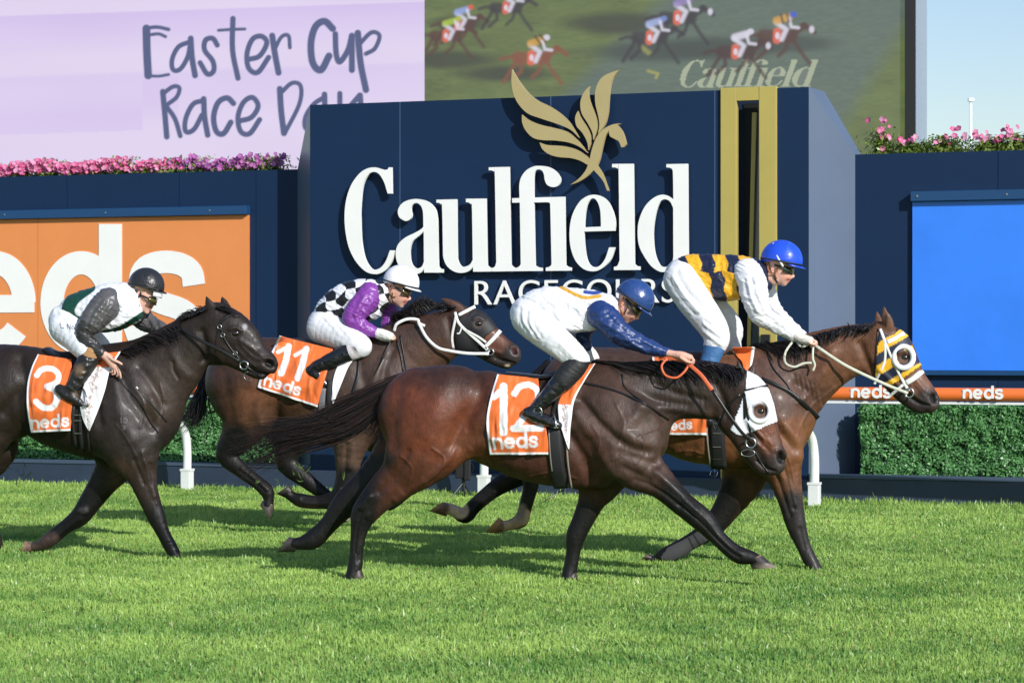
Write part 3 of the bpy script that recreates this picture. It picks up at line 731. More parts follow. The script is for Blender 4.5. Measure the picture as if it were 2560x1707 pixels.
# remote still camera by the rail foot
CP = Plane(1135, 24.6, 0)
rc = empty('remote_camera', CP, CP.P(1135, 1240, 0) * np.array([1, 1, 0]), 'black remote photo camera with long lens on a tiny tripod under the rail', 'camera')
def cpx(x, y, dz=0): return CP.P(x, y, dz)
b = MB(CP); sweep(b, [cpx(1078, 1172), cpx(1108, 1170)], .056, .056, (0, 0, 1), 16); sweep(b, [cpx(1106, 1170), cpx(1142, 1168)], .045, .045, (0, 0, 1), 16); b.build('lens', M_dark, rc, smooth=True)
b = MB(CP); sweep(b, [cpx(1106, 1170), cpx(1109, 1170)], .047, .047, (0, 0, 1), 16); b.build('lens_ring', mat('red_ring', (.5, .02, .04), .4), rc)
a0, z0 = CP.az(1138, 1195); a1, z1 = CP.az(1172, 1135)
b = MB(CP); b.box(a0, a1, -.04, .05, z0, z1); b.prism([(a0 + .02, z1), (a1 - .03, z1), (a1 - .05, z1 + .035), (a0 + .04, z1 + .035)], -.03, .04); b.box(a1 - .05, a1 + .02, -.03, .07, z0 - .02, z1 - .02); b.build('camera_body', M_dark, rc, bevel=.012)
b = MB(CP); sweep(b, [cpx(1158, 1192), cpx(1160, 1228)], .02, .02, (1, 0, 0), 10)
for q in ((1128, 1243, .06), (1178, 1238, .05), (1162, 1240, -.1)): sweep(b, [cpx(1159, 1205), cpx(*q)], .009, .007, (0, 1, 0), 8)
b.build('tripod', M_dark, rc)
b = MB(CP); sweep(b, catmull([cpx(1172, 1150, .05), cpx(1184, 1168, .06), cpx(1172, 1190, .05), cpx(1158, 1185, .07)], 5), .004, .004, (0, 1, 0), 6); b.build('cable', M_dark, rc)

# ------------------------------------------------------------- big screen behind
SC = Plane(1060, 58.0, 14.4)
bs = empty('big_screen', SC, SC.wld(0, 0, 0), 'huge outdoor screen showing pink race day title and live race video', 'screen')
def painted_screen(name, x0, x1, y0, y1, step, fn):
    xs = np.arange(x0, x1 + step, step); ys = np.arange(y0, y1 + step, step); X, Y = np.meshgrid(xs, ys, indexing='ij')
    C = fn(X.ravel(), Y.ravel()); W_ = SC.P(X.ravel(), Y.ravel(), .0)
    nx, ny = len(xs), len(ys); i = (np.arange(nx - 1)[:, None] * ny + np.arange(ny - 1)[None, :]).ravel()
    return link(name, W_, np.stack([i, i + ny, i + ny + 1, i + 1], 1)[:, ::-1], M_screen, bs, cols=C, smooth=False)
ink = lin((78, 88, 132))
k_ = 1 / 2.2189
TXT = [([(812,160),(815,290),(822,420)],36),([(800,160),(870,152),(935,165)],17),([(830,195),(880,190),(918,205)],15),([(825,422),(880,424),(935,415)],14),
 ([(1050,235),(990,262),(955,330),(960,388),(1000,385),(1040,320),(1055,250)],22),([(1058,215),(1065,320),(1082,420)],27),
 ([(1205,252),(1180,215),(1140,225),(1135,280),(1180,340),(1185,395),(1150,412),(1110,350)],24),
 ([(1292,105),(1290,280),(1320,435)],25),([(1212,170),(1290,165),(1358,163)],14),
 ([(1375,332),(1440,312),(1480,240),(1450,203),(1400,220),(1370,300),(1380,380),(1430,403),(1490,320)],24),
 ([(1510,200),(1525,300),(1545,405)],28),([(1520,285),(1560,208),(1600,200),(1608,265)],18),
 ([(1845,160),(1800,120),(1750,150),(1725,240),(1735,350),(1780,390),(1825,312)],32),
 ([(1860,190),(1865,300),(1885,345),(1930,280),(1950,205)],26),([(1952,200),(1952,390)],28),
 ([(1985,185),(2000,350),(2030,500)],30),([(1995,245),(2060,182),(2105,200),(2080,270),(2030,300)],20),
 ([(903,510),(915,640),(925,760)],26),([(905,520),(960,482),(995,490),(980,540),(930,580),(922,590)],20),([(922,590),(970,660),(1000,755)],22),
 ([(1125,560),(1070,580),(1030,660),(1030,730),(1075,720),(1120,640)],23),([(1130,550),(1135,650),(1152,750)],26),
 ([(1295,575),(1260,545),(1210,570),(1185,650),(1200,730),(1240,742),(1280,680)],26),
 ([(1330,672),(1395,652),(1432,590),(1400,542),(1350,570),(1320,650),(1335,730),(1385,742),(1440,665)],24),
 ([(1552,495),(1560,620),(1575,740)],28),([(1560,515),(1620,462),(1668,480),(1660,580),(1580,740)],20),
 ([(1800,540),(1740,580),(1695,650),(1695,712),(1740,720),(1795,620)],22),([(1800,525),(1805,700)],26),
 ([(1885,520),(1888,600),(1910,625),(1960,570),(1995,530)],24),([(1998,530),(2000,640),(1970,780)],26)]
def lav(X, Y):
    base = np.array(lin((232, 218, 248))); y = Y + X * .034
    t1 = np.clip((y - 40) / 3, 0, 1) * np.clip((150 - y) / 110, 0, 1)
    t2 = np.clip((y - 189) / 10, 0, 1) * np.clip((330 - y) / 140, 0, 1) * .5
    C = np.tile(base, (len(X), 1)); dk = np.array(lin((218, 198, 244)))
    t3 = np.clip((y - 235) / 60, 0, 1) * (y < 338) * (X < 356) * .5
    t4 = (X > 356) * (X < 446) * np.clip((y - 200) / 20, 0, 1) * np.clip((322 - y) / 60, 0, 1) * .5
    for t in (t1, t2, t3, t4): C = C * (1 - t[:, None]) + dk * t[:, None]
    C += ((vnoise(X, Y * 3, 220, 8) - .5) * .03)[:, None]
    ops = [('s', catmull(np.array(P) * k_, 5), w * k_ * 1.22, ink, 2.2) for P, w in TXT]
    C = C * 1.0
    out = paint(X, Y, base, []); out[:] = C
    for op in ops:
        _, P, wd, col, soft = op; lo = P.min(0) - wd; hi = P.max(0) + wd
        m = (X > lo[0]) & (X < hi[0]) & (Y > lo[1]) & (Y < hi[1]); w = np.clip((wd / 2 + soft / 2 - seg_dist(X[m], Y[m], P)) / soft, 0, 1)[:, None]
        out[m] = out[m] * (1 - w) + np.array(col) * w
    return out
painted_screen('title_display', -560, 1060, -260, 560, 2.2, lav)
def vid(X, Y):
    n = vnoise(X, Y * 3.2, 60, 5); n2 = vnoise(X, Y * 5, 16, 6)
    C = np.array(lin((98, 112, 62))) * (.75 + .35 * n[:, None] + .25 * n2[:, None])
    tl = np.array(lin((94, 110, 104))); w = np.clip((X - (1620 - 1.0 * Y)) / 60, 0, 1) * np.clip(((2330 - .62 * Y) - X) / 60, 0, 1) * .85
    C = C * (1 - w[:, None]) + tl * (.9 + .2 * n2[:, None]) * w[:, None]
    dark = lin((58, 60, 48)); br = lin((84, 50, 42)); blk = lin((52, 46, 52)); och = lin((134, 74, 52)); wh = lin((226, 222, 238)); orr = lin((232, 110, 82)); pale = lin((178, 186, 158))
    ops = [('b', 1120, 150, 120, 22, dark, .5), ('b', 1260, 185, 110, 18, dark, .5), ('b', 1150, 60, 60, 20, dark, .5), ('b', 1550, 60, 130, 26, dark, .5), ('b', 1640, 130, 160, 24, lin((62, 72, 66)), .5), ('b', 1800, 120, 150, 26, lin((62, 70, 64)), .5), ('b', 1980, 110, 100, 20, lin((66, 76, 70)), .5),
        ('s', [(1620, 178), (1645, 185), (1640, 195)], 7, lin((168, 166, 84)), 3), ('s', [(1606, 120), (1625, 135)], 12, lin((150, 150, 84)), 5)]
    def vm(p):
        Y_ = 220 - (686 - p[:, 1]) * .26; return np.stack([1690 + (p[:, 0] - 865) * .385 + (220 - Y_) * .38, Y_], -1)
    for k, (o_, polys) in LET.items():
        for h_, p in enumerate(polys): ops.append(('p', vm(smooth_path(cv(o_, p), 4)).tolist(), pale if h_ == 0 else tl))
    def horse(x, y, s, body, silk, cap, cloth=orr, face=None):
        o = [('s', [(x - 38 * s, y), (x - 10 * s, y + 2 * s), (x + 25 * s, y + 1 * s)], 30 * s, body, 5), ('s', [(x + 25 * s, y - 3 * s), (x + 55 * s, y - 22 * s)], 16 * s, body, 4),
             ('s', [(x + 54 * s, y - 24 * s), (x + 78 * s, y - 8 * s)], 11 * s, body, 4), ('s', [(x - 40 * s, y), (x - 62 * s, y - 2 * s), (x - 80 * s, y + 4 * s)], 8 * s, body, 4),
             ('s', [(x - 40 * s, y + 6 * s), (x - 58 * s, y + 35 * s), (x - 72 * s, y + 58 * s)], 9 * s, body, 4), ('s', [(x - 32 * s, y + 8 * s), (x - 30 * s, y + 32 * s), (x - 52 * s, y + 52 * s)], 9 * s, body, 4),
             ('s', [(x + 28 * s, y + 6 * s), (x + 44 * s, y + 32 * s), (x + 66 * s, y + 62 * s)], 8 * s, body, 4), ('s', [(x + 20 * s, y + 8 * s), (x + 12 * s, y + 32 * s), (x - 4 * s, y + 46 * s)], 8 * s, body, 4),
             ('s', [(x - 6 * s, y - 9 * s), (x - 7 * s, y + 9 * s)], 19 * s, cloth, 3), ('b', x - 6 * s, y, 5 * s, 8 * s, wh, .3),
             ('s', [(x - 8 * s, y - 30 * s), (x + 14 * s, y - 14 * s), (x + 4 * s, y + 8 * s)], 11 * s, wh, 4), ('s', [(x - 8 * s, y - 34 * s), (x + 20 * s, y - 42 * s)], 17 * s, silk, 4),
             ('s', [(x + 20 * s, y - 40 * s), (x + 26 * s, y - 20 * s), (x + 42 * s, y - 18 * s)], 7 * s, wh, 3), ('b', x + 30 * s, y - 48 * s, 8 * s, 7 * s, cap, .4)]
        if face: o.append(('b', x + 72 * s, y - 14 * s, 6 * s, 8 * s, face, .5))
        return o
    yl = lin((214, 160, 60)); 
    ops += horse(1150, 62, .9, br, lin((150, 170, 230)), lin((230, 90, 50))) + horse(1270, 20, .9, blk, lin((220, 90, 80)), wh) + horse(1120, 90, .9, br, lin((170, 200, 50)), lin((170, 190, 60)))
    ops += horse(1335, 145, 1.05, och, yl, wh) + [('s', [(1338, 92), (1352, 112)], 5, lin((60, 50, 40)), 3), ('s', [(1350, 88), (1364, 106)], 5, lin((60, 50, 40)), 3)]
    ops += horse(1700, 45, 1.05, blk, lin((150, 130, 190)), lin((120, 70, 150)), face=wh) + horse(1630, 95, 1.0, blk, lin((165, 180, 230)), lin((120, 140, 210)))
    ops += horse(1950, 90, 1.1, br, yl, lin((50, 90, 210)), face=wh) + [('s', [(1952, 38), (1958, 58)], 5, lin((60, 50, 50)), 3), ('s', [(1968, 36), (1972, 56)], 5, lin((60, 50, 50)), 3)]
    ops += horse(1845, 130, 1.05, lin((70, 44, 42)), wh, wh, face=wh)
    out = np.array(C)
    for op in ops:
        if op[0] == 's': op = op[:4] + (op[4] * 2.3,)
        w = .86 * paint(X, Y, (0, 0, 0), [op[:-2] + ((1, 1, 1), op[-1])] if op[0] in 'bs' else [('p', op[1], (1, 1, 1))])[:, :1]
        out = out * (1 - w) + np.array(op[-2] if op[0] in 'bs' else op[2]) * w
    return out
painted_screen('video_display', 1061, 2262, -260, 560, 2.6, vid)
b = MB(SC); a0, z0 = SC.az(2264, 300); a1 = SC.az(2290, 300)[0]; zt = SC.az(2264, -262)[1]; zb = SC.az(2264, 560)[1]
b.box(a0, a1, -.05, .12, zb, zt + 6); b.build('black_bezel', M_black, bs)
b = MB(SC); b.box(a1 + .003, a1 + .14, -1.4, .10, zb - .3, zt + 6.2); b.build('grey_side', mat('grey_cladding', (.30, .36, .45), .5), bs)
aLx = SC.az(-560, 300)[0]
b = MB(SC); b.box(aLx - .3, a1, -1.4, -.06, zb - .3, zt + .3); b.build('cabinet', M_dark, bs)
for q in (.12, .5, .88):
    b = MB(SC); x = aLx + (a1 - aLx) * q; b.box(x - .35, x + .35, -1.2, -.3, 0, zb - .302); b.build('support_post', mat('steel_post_paint', (.3, .32, .34), .5), bs)

# distant light pole
LP = Plane(2427, 160, 0)
lp = empty('light_pole', LP, LP.P(2427, 853.5, 0) * np.array([1, 1, 0]), 'slim white light pole far behind the right wall flowers', 'light pole')
b = MB(LP); sweep(b, [LP.P(2427, 918, 0), LP.P(2427, 250, 0)], [.11, .08], [.11, .08], (1, 0, 0), 10); b.build('pole', M_lamp, lp, smooth=True)
a0, z0 = LP.az(2421, 254); a1, z1 = LP.az(2434, 246); b = MB(LP); b.box(a0, a1, -.2, .2, z0, z1); b.build('lamp_head', M_lamp, lp)
# ------------------------------------------------------------- horses
PI_ = math.pi
HY = 12.0
def coat_mat(name, rough, coat=.25):
    m = mat(name, rough=rough, spec=.30, attr=True, coat=coat, coat_rough=.20, var=(16, .30),
            bump=[(150, .6, .004, (1, 1, .35)), (30, .40, .007, (1.6, 1, .7)), (10, .35, .02, (1, 1, .8)), (-16, .22, .010, (1, 1, .55))])
    return m
M_coat = coat_mat('horse_coat', .51, .05); M_hair = mat('black_horse_hair', rough=.42, spec=.45, attr=True)
M_leather = mat('black_leather', (.010, .009, .010), rough=.33, spec=.5)
M_wleather = mat('white_bridle_leather', (.74, .74, .70), rough=.45, var=(30, .06))
M_cream = mat('cream_rein', (.55, .56, .45), rough=.5, var=(60, .15))
M_oleather = mat('orange_rein_rubber', (.62, .12, .04), rough=.5)
M_cloth = mat('satin_saddle_cloth', rough=.48, spec=.4, attr=True, sheen=.15, bump=[(-8, .85, .03, (1.8, 1, .6)), (500, .1, .001, (1, 1, 1))])
M_hood = mat('stretch_hood', rough=.6, attr=True, bump=[(18, .3, .008, (1, 1, 1))])
M_eye = mat('dark_wet_eye', (.012, .006, .004), rough=.05, spec=.8, coat=1)
ORC = (0.74, 0.155, 0.03); WHT = (0.78, 0.78, 0.78)

def hair_tufts(name, parent, pl, guides, n, wid, jit, cols, seed, steps=9, curl=.006, label=None, surf=None):
    """guides: list of polylines (px,py,dz) with equal node counts; strands are blended between neighbours"""
    r = np.random.default_rng(seed); G = [catmull(np.array(g, float), 4) for g in guides]; G = np.array([g[np.linspace(0, len(g) - 1, steps).round().astype(int)] for g in G])
    if surf is not None:
        for g in G:
            for q in g:
                h = surf.hit(q[0], q[1])
                if h is not None: q[2] = max(min(q[2], .02), float(pl.loc(h)[1]) + .018)
    VV, FF, CC = [], [], []
    nf = [];
    for k in range(n):
        u = r.random() * (len(G) - 1); i = min(int(u), len(G) - 2); f = u - i
        P = G[i] * (1 - f) + G[i + 1] * f
        t = np.linspace(0, 1, steps); ln = .50 + .58 * r.random(); P = np.stack([np.interp(t * min(ln, 1), t, P[:, c]) for c in range(3)], -1)
        jx, jy, jz = r.normal(0, jit), r.normal(0, jit), r.normal(0, .028)
        ph = r.random() * 6.28; P[:, 0] += jx * t + np.sin(t * 9 + ph) * jit * .22 * t; P[:, 1] += jy * (.15 + .85 * t) + np.cos(t * 8 + ph) * jit * .30 * t; P[:, 2] += jz * (.3 + t)
        Wd = pl.P(P[:, 0], P[:, 1], P[:, 2]); T = np.gradient(Wd, axis=0); T /= np.linalg.norm(T, axis=1)[:, None] + 1e-9
        a = np.cross(T, pl.n); a /= np.linalg.norm(a, axis=1)[:, None] + 1e-9; b = np.cross(T, a)
        w = wid * (.5 + r.random()) * (1 - .85 * t ** 1.5)
        base = len(VV) * 0 + (k * steps * 3)
        for q in range(3):
            th = 2 * PI_ * q / 3 + ph; VV.append(Wd + a * (w * math.cos(th))[:, None] + b * (w * math.sin(th) * .6)[:, None])
        c0 = np.array(cols[r.integers(len(cols))]); CC.append(np.tile(c0, (steps * 3, 1)))
        for j in range(steps - 1):
            for q in range(3):
                q2 = (q + 1) % 3; FF.append((base + q * steps + j, base + q2 * steps + j, base + q2 * steps + j + 1, base + q * steps + j + 1))
    return link(name, np.vstack(VV), np.array(FF), M_hair, parent, cols=np.vstack(CC), label=label)
BLK = [(.008, .007, .008), (.014, .011, .011), (.022, .017, .016)]

def strap(name, parent, pl, surf, pts, w_px, m, off=.004, th=.003, sub=5, mb=None, smooth=2):
    P = catmull(np.array(pts, float), sub); Wp = surf.drape(P, pl, off, smooth)
    sc = F / Wp[:, 1].mean(); own = mb is None; mb = mb or MB(pl)
    sweep(mb, Wp, th, w_px / sc / 2, pl.n, 6)
    if own: return mb.build(name, m, parent, smooth=True)
def line3(name, parent, pl, pts, w_px, m, th=None, sub=6, mb=None):
    P = catmull(np.array(pts, float), sub); Wp = pl.P(P[:, 0], P[:, 1], P[:, 2]); sc = F / Wp[:, 1].mean(); own = mb is None; mb = mb or MB(pl)
    sweep(mb, Wp, (w_px / sc / 2) if th is None else th, w_px / sc / 2, pl.n, 8)
    if own: return mb.build(name, m, parent, smooth=True)
def ring(mb, pl, px, py, dz, r_px, w_px, squash=1.0, a0=0, a1=360):
    t = np.radians(np.linspace(a0, a1, 25)); P = pl.P(px + r_px * np.cos(t), py + r_px * squash * np.sin(t), np.full(25, dz)); sc = F / P[:, 1].mean()
    sweep(mb, P, w_px / sc / 2, w_px / sc / 2, pl.n, 8, cap=(a1 - a0 < 360))
def shell(name, parent, V, Q, poly, off, m, colf, label=None, pl=None, nlim=None):
    X, Y = project(V); m_ = in_poly(X, Y, poly)
    if nlim is not None: m_ &= pl.loc(V)[:, 1] > nlim
    fm = m_[Q].all(1); q = Q[fm]; ids = np.unique(q); mp = np.full(len(V), -1); mp[ids] = np.arange(len(ids)); N = vnormals(V, Q)
    Vs = V[ids] + N[ids] * off; o = link(name, Vs, mp[q], m, parent, cols=colf(X[ids], Y[ids]), label=label)
    sm = o.modifiers.new('thickness', 'SOLIDIFY'); sm.thickness = off * .8; sm.offset = -1
    return o
def cloth(name, pl, surf, Lp, Rp, nu, nv, off, colf, parent=None, fold=0.014, seed=1, label=None, maxn=None):
    """sheet between left and right edge polylines (px); hangs on the flank"""
    L_ = catmull(np.array(Lp, float), 8); R_ = catmull(np.array(Rp, float), 8)
    def res(P, n):
        d = np.r_[0, np.cumsum(np.hypot(*np.diff(P, axis=0).T))]; t = np.linspace(0, d[-1], n); return np.stack([np.interp(t, d, P[:, 0]), np.interp(t, d, P[:, 1])], -1)
    A, B = res(L_, nv), res(R_, nv); u = np.linspace(0, 1, nu)[:, None, None]; P = A[None] * (1 - u) + B[None] * u
    ci = np.linspace(0, nu - 1, 14).astype(int); cj = np.linspace(0, nv - 1, 12).astype(int)
    D = np.full((len(ci), len(cj)), np.nan)
    for a, i in enumerate(ci):
        for b, j in enumerate(cj):
            h = surf.hit(*P[i, j])
            if h is not None: D[a, b] = pl.loc(h)[1]
    med = np.nanmedian(D); D = np.where(np.isnan(D), med, D)
    D = np.maximum(D, med - .14)
    for _ in range(2):
        E = np.pad(D, 1, mode='edge'); D = np.maximum(D, (E[:-2, 1:-1] + E[2:, 1:-1] + E[1:-1, :-2] + E[1:-1, 2:]) / 4)
    # resample to the full grid
    D1 = np.stack([np.interp(np.arange(nu), ci, D[:, b]) for b in range(len(cj))], 1); D2 = np.stack([np.interp(np.arange(nv), cj, D1[i]) for i in range(nu)], 0)
    X, Y = P[..., 0], P[..., 1]
    f = (vnoise(X * 1.0 + Y * .35, Y * .25, 16, seed) - .5) * 2 * fold + (vnoise(X + Y, Y - X * .5, 34, seed + 3) - .5) * 2 * fold
    v = np.linspace(0, 1, nv)[None, :]
    W_ = pl.P(X.ravel(), Y.ravel(), (D2 + off + f * (0.4 + v) + .012 * v * v).ravel())
    i = (np.arange(nu - 1)[:, None] * nv + np.arange(nv - 1)[None, :]).ravel(); Q = np.stack([i, i + 1, i + nv + 1, i + nv], 1)
    C = colf(X.ravel(), Y.ravel(), (np.broadcast_to(np.linspace(0, 1, nu)[:, None], X.shape)).ravel(), np.broadcast_to(v, X.shape).ravel())
    o = link(name, W_, Q, M_cloth, parent, cols=C, label=label) if parent is not None else link(name, W_, Q, M_cloth, None, cols=C, pl=pl, at=pl.P(float(X.mean()), float(Y.mean()), 0))
    sm = o.modifiers.new('thickness', 'SOLIDIFY'); sm.thickness = .005; sm.offset = -1
    return o
def num_cloth(strokes_num, wnum, neds, border=.035, topborder=False, edge=(1, 1, 0, 1)):
    def f(X, Y, U, Vv):
        C = paint(X, Y, ORC, [('s', P, w * .9, WHT, 1.4) for P, w in strokes_num] + [('s', P, w, WHT, 1.2) for P, w in neds])
        b = np.zeros(len(X), bool)
        if edge[0]: b |= U < border * 1.2
        if edge[1]: b |= Vv > 1 - border
        if edge[2]: b |= U > 1 - border
        C[b] = WHT
        return C
    return f

def make_horse(label, pl, h, chains, ops, base, relf, dk=.82):
    root = empty('horse', pl, pl.P(*chains[0][0][0][:2], 0) * np.array([1, 1, 0]), label, 'horse', 'racehorses galloping past the post')
    B = Body(pl, h)
    relf = list(relf)
    for nodes, k in chains:
        if len(nodes) >= 9 and k == .05 and nodes[-1][2] < 21:
            if nodes[-1][2] <= 12: nodes = [tuple(q) if i < len(nodes) - 2 else (q[0] + (nodes[-3][0] - q[0]) * .2, q[1] + (nodes[-3][1] - q[1]) * .2, q[2] * .78, q[3], q[4]) for i, q in enumerate(nodes)]
            s_ = nodes[4:-3]
            if len(s_) >= 3:
                P_ = np.array([q[:2] for q in s_], float); T_ = np.gradient(P_, axis=0); T_ /= np.linalg.norm(T_, axis=1)[:, None]; r_ = np.array([q[2] for q in s_])[:, None]
                N_ = np.stack([-T_[:, 1], T_[:, 0]], -1); relf.append(((P_ + N_ * r_ * .25).tolist(), 3.0, -.0045)); relf.append(((P_ - N_ * r_ * .25).tolist(), 4.0, .003))
            k = .035
        B.add(nodes, k)
    V, Q = B.mesh(); V = relax(V, Q, 2, .5); V = relief(V, Q, [(a_, b_, c_ * 1.8) for a_, b_, c_ in relf]); V = relax(V, Q, 1, .3)
    X, Y = project(V); nn = pl.loc(V)[:, 1]
    C = paint(X, Y, base, ops)
    C *= (.88 + .24 * vnoise(X, Y, 14, 3))[:, None]
    # hooves of the legs on the far side are painted by the same strokes
    link('body', V, Q, M_coat, root, cols=np.clip(C * dk, 0, 1))
    return root, V, Q, Surf(V, Q)
M_hoof = mat('hoof_horn', rough=.5, attr=True, var=(60, .3))
def hoof(root, pl, cf, cb, toe, heel, dz, wall=(.035, .025, .022), sole=(.20, .15, .11), top=None):
    b = MB(pl); n = 14; rings = []
    for t in (0, .12, .55, 1.0, 1.04, .9):
        c0 = (np.array(cf) + cb) / 2; c1 = (np.array(toe) + heel) / 2; h0 = (np.array(cf) - cb) / 2; h1 = (np.array(toe) - heel) / 2
        tt = min(t, 1); c = c0 + (c1 - c0) * tt; h = (h0 + (h1 - h0) * tt) * (1.0 if t < 1.02 else .97); w = .040 + .020 * tt
        if t == .9: c = c0 + (c1 - c0) * .93; h = h1 * .7; w = .036
        rings.append((c, h, w))
    for k, (c, h, w) in enumerate(rings):
        th = 2 * PI_ * np.arange(n) / n; px = c[0] + h[0] * np.cos(th); py = c[1] + h[1] * np.cos(th)
        Wp = pl.P(px, py, dz + w * np.sin(th)); col = wall if k < 4 else sole
        if k == 0 and top: col = top
        if k == 3: col = tuple(.5 * a + .5 * q for a, q in zip(wall, sole))
        b.v += [tuple(x) for x in Wp]; b.c += [col] * n
    for k in range(5): b.f += [(k * n + j, k * n + (j + 1) % n, (k + 1) * n + (j + 1) % n, (k + 1) * n + j) for j in range(n)]
    b.f += [tuple(5 * n + j for j in range(n)), tuple(range(n - 1, -1, -1))]
    b.build('hoof', M_hoof, root, smooth=True)
def eye(root, pl, surf, px, py, r_px, m=M_eye):
    for side in (1,):
        h = surf.hit(px, py); c = h - pl.n * .006; sc = F / c[1]; R = r_px / sc
        mb = MB(pl); ths = np.linspace(0, PI_, 9); phs = np.linspace(0, 2 * PI_, 13)[:-1]
        Vv = [c + R * (math.sin(a) * math.cos(p) * pl.u * 1.25 + math.sin(a) * math.sin(p) * pl.n + math.cos(a) * np.array([0, 0, 1.]) * .9) for a in ths for p in phs]
        fs = [(i * 12 + j, i * 12 + (j + 1) % 12, (i + 1) * 12 + (j + 1) % 12, (i + 1) * 12 + j) for i in range(8) for j in range(12)]
        mb.add(Vv, fs); mb.build('eye', m, root, smooth=True)
HV = .0085
# colours
BAY = (.085, .028, .012); BAYR = (.14, .038, .016); DBR = (.048, .024, .016); GBR = (.075, .042, .030); PT = (.007, .006, .006); HOOF = (.10, .07, .05)

# ---- horse number 12, nearest
P12 = Plane(1400, 17.15, HY)
n_, f_ = .125, -.125
ch12 = [([(1062, 1035, 120, 0, .80), (1130, 1022, 108, 0, .82), (1180, 1022, 104, 0, .80), (1250, 1052, 118, 0, .74), (1350, 1073, 135, 0, .68), (1450, 1070, 150, 0, .60), (1530, 1075, 138, 0, .60), (1588, 1090, 78, 0, .85)], .05),
 ([(1500, 1040, 125, 0, .50), (1560, 1005, 100, 0, .46), (1630, 982, 80, 0, .46), (1710, 976, 71, 0, .46), (1790, 980, 66, 0, .48), (1842, 985, 52, 0, .6)], .07),
 ([(1842, 975, 50, 0, .62), (1838, 1020, 50, 0, .62), (1835, 1050, 42, 0, .66)], .03), ([(1850, 965, 40, 0, .8), (1880, 990, 45, 0, .78), (1893, 1050, 48, 0, .62), (1910, 1098, 42, 0, .58), (1932, 1140, 33, 0, .72), (1936, 1160, 28, 0, .8)], .03),
 ([(1848, 1080, 30, 0, .7), (1880, 1130, 26, 0, .7), (1905, 1168, 18, 0, .9), (1922, 1176, 12, 0, 1.2)], .02),
 ([(1858, 955, 15, .06, .55), (1852, 935, 13, .075, .45), (1847, 915, 8, .08, .4), (1845, 903, 3, .08, .6)], .015), ([(1872, 945, 14, -.06, .5), (1880, 925, 10, -.07, .4), (1880, 912, 3, -.07, .6)], .015),
 ([(1075, 1050, 112, .11, .62), (1050, 1125, 90, .15, .62), (1012, 1180, 60, .15, .6), (955, 1232, 43, .15, .62), (912, 1282, 34, .15, .65), (898, 1325, 22, .15, .75), (891, 1380, 17, .15, .85), (888, 1412, 19, .15, .9), (884, 1432, 18, .15, 1.1), (881, 1446, 20, .15, 1.1)], .05),
 ([(1130, 1100, 62, .13, .55), (1095, 1130, 55, .14, .55)], .05),
 ([(1060, 1060, 100, -.12, .5), (1000, 1150, 75, -.14, .5), (930, 1203, 46, -.15, .6), (868, 1255, 35, -.15, .65), (820, 1312, 23, -.15, .75), (785, 1346, 25, -.15, .8), (755, 1357, 17, -.15, 1), (728, 1359, 18, -.15, 1.2), (705, 1368, 11, -.15, 1.3)], .05),
 ([(1530, 1060, 105, .11, .60), (1560, 1120, 88, .15, .62), (1592, 1162, 64, .14, .6), (1650, 1206, 40, .15, .7), (1702, 1255, 31, .15, .75), (1757, 1300, 30, .15, .75), (1790, 1338, 21, .15, .8), (1828, 1374, 21, .15, .85), (1852, 1388, 22, .15, .9), (1878, 1393, 17, .15, 1), (1900, 1404, 18, .15, 1.2), (1926, 1414, 9, .15, 2)], .05),
 ([(1520, 1120, 95, -.10, .5), (1505, 1190, 62, -.13, .5), (1482, 1245, 36, -.14, .65), (1455, 1305, 27, -.14, .75), (1440, 1338, 25, -.14, .8), (1433, 1380, 18, -.14, .85), (1427, 1415, 18, -.14, .9), (1422, 1436, 18, -.14, 1.1), (1420, 1450, 20, -.14, 1.1)], .05)]
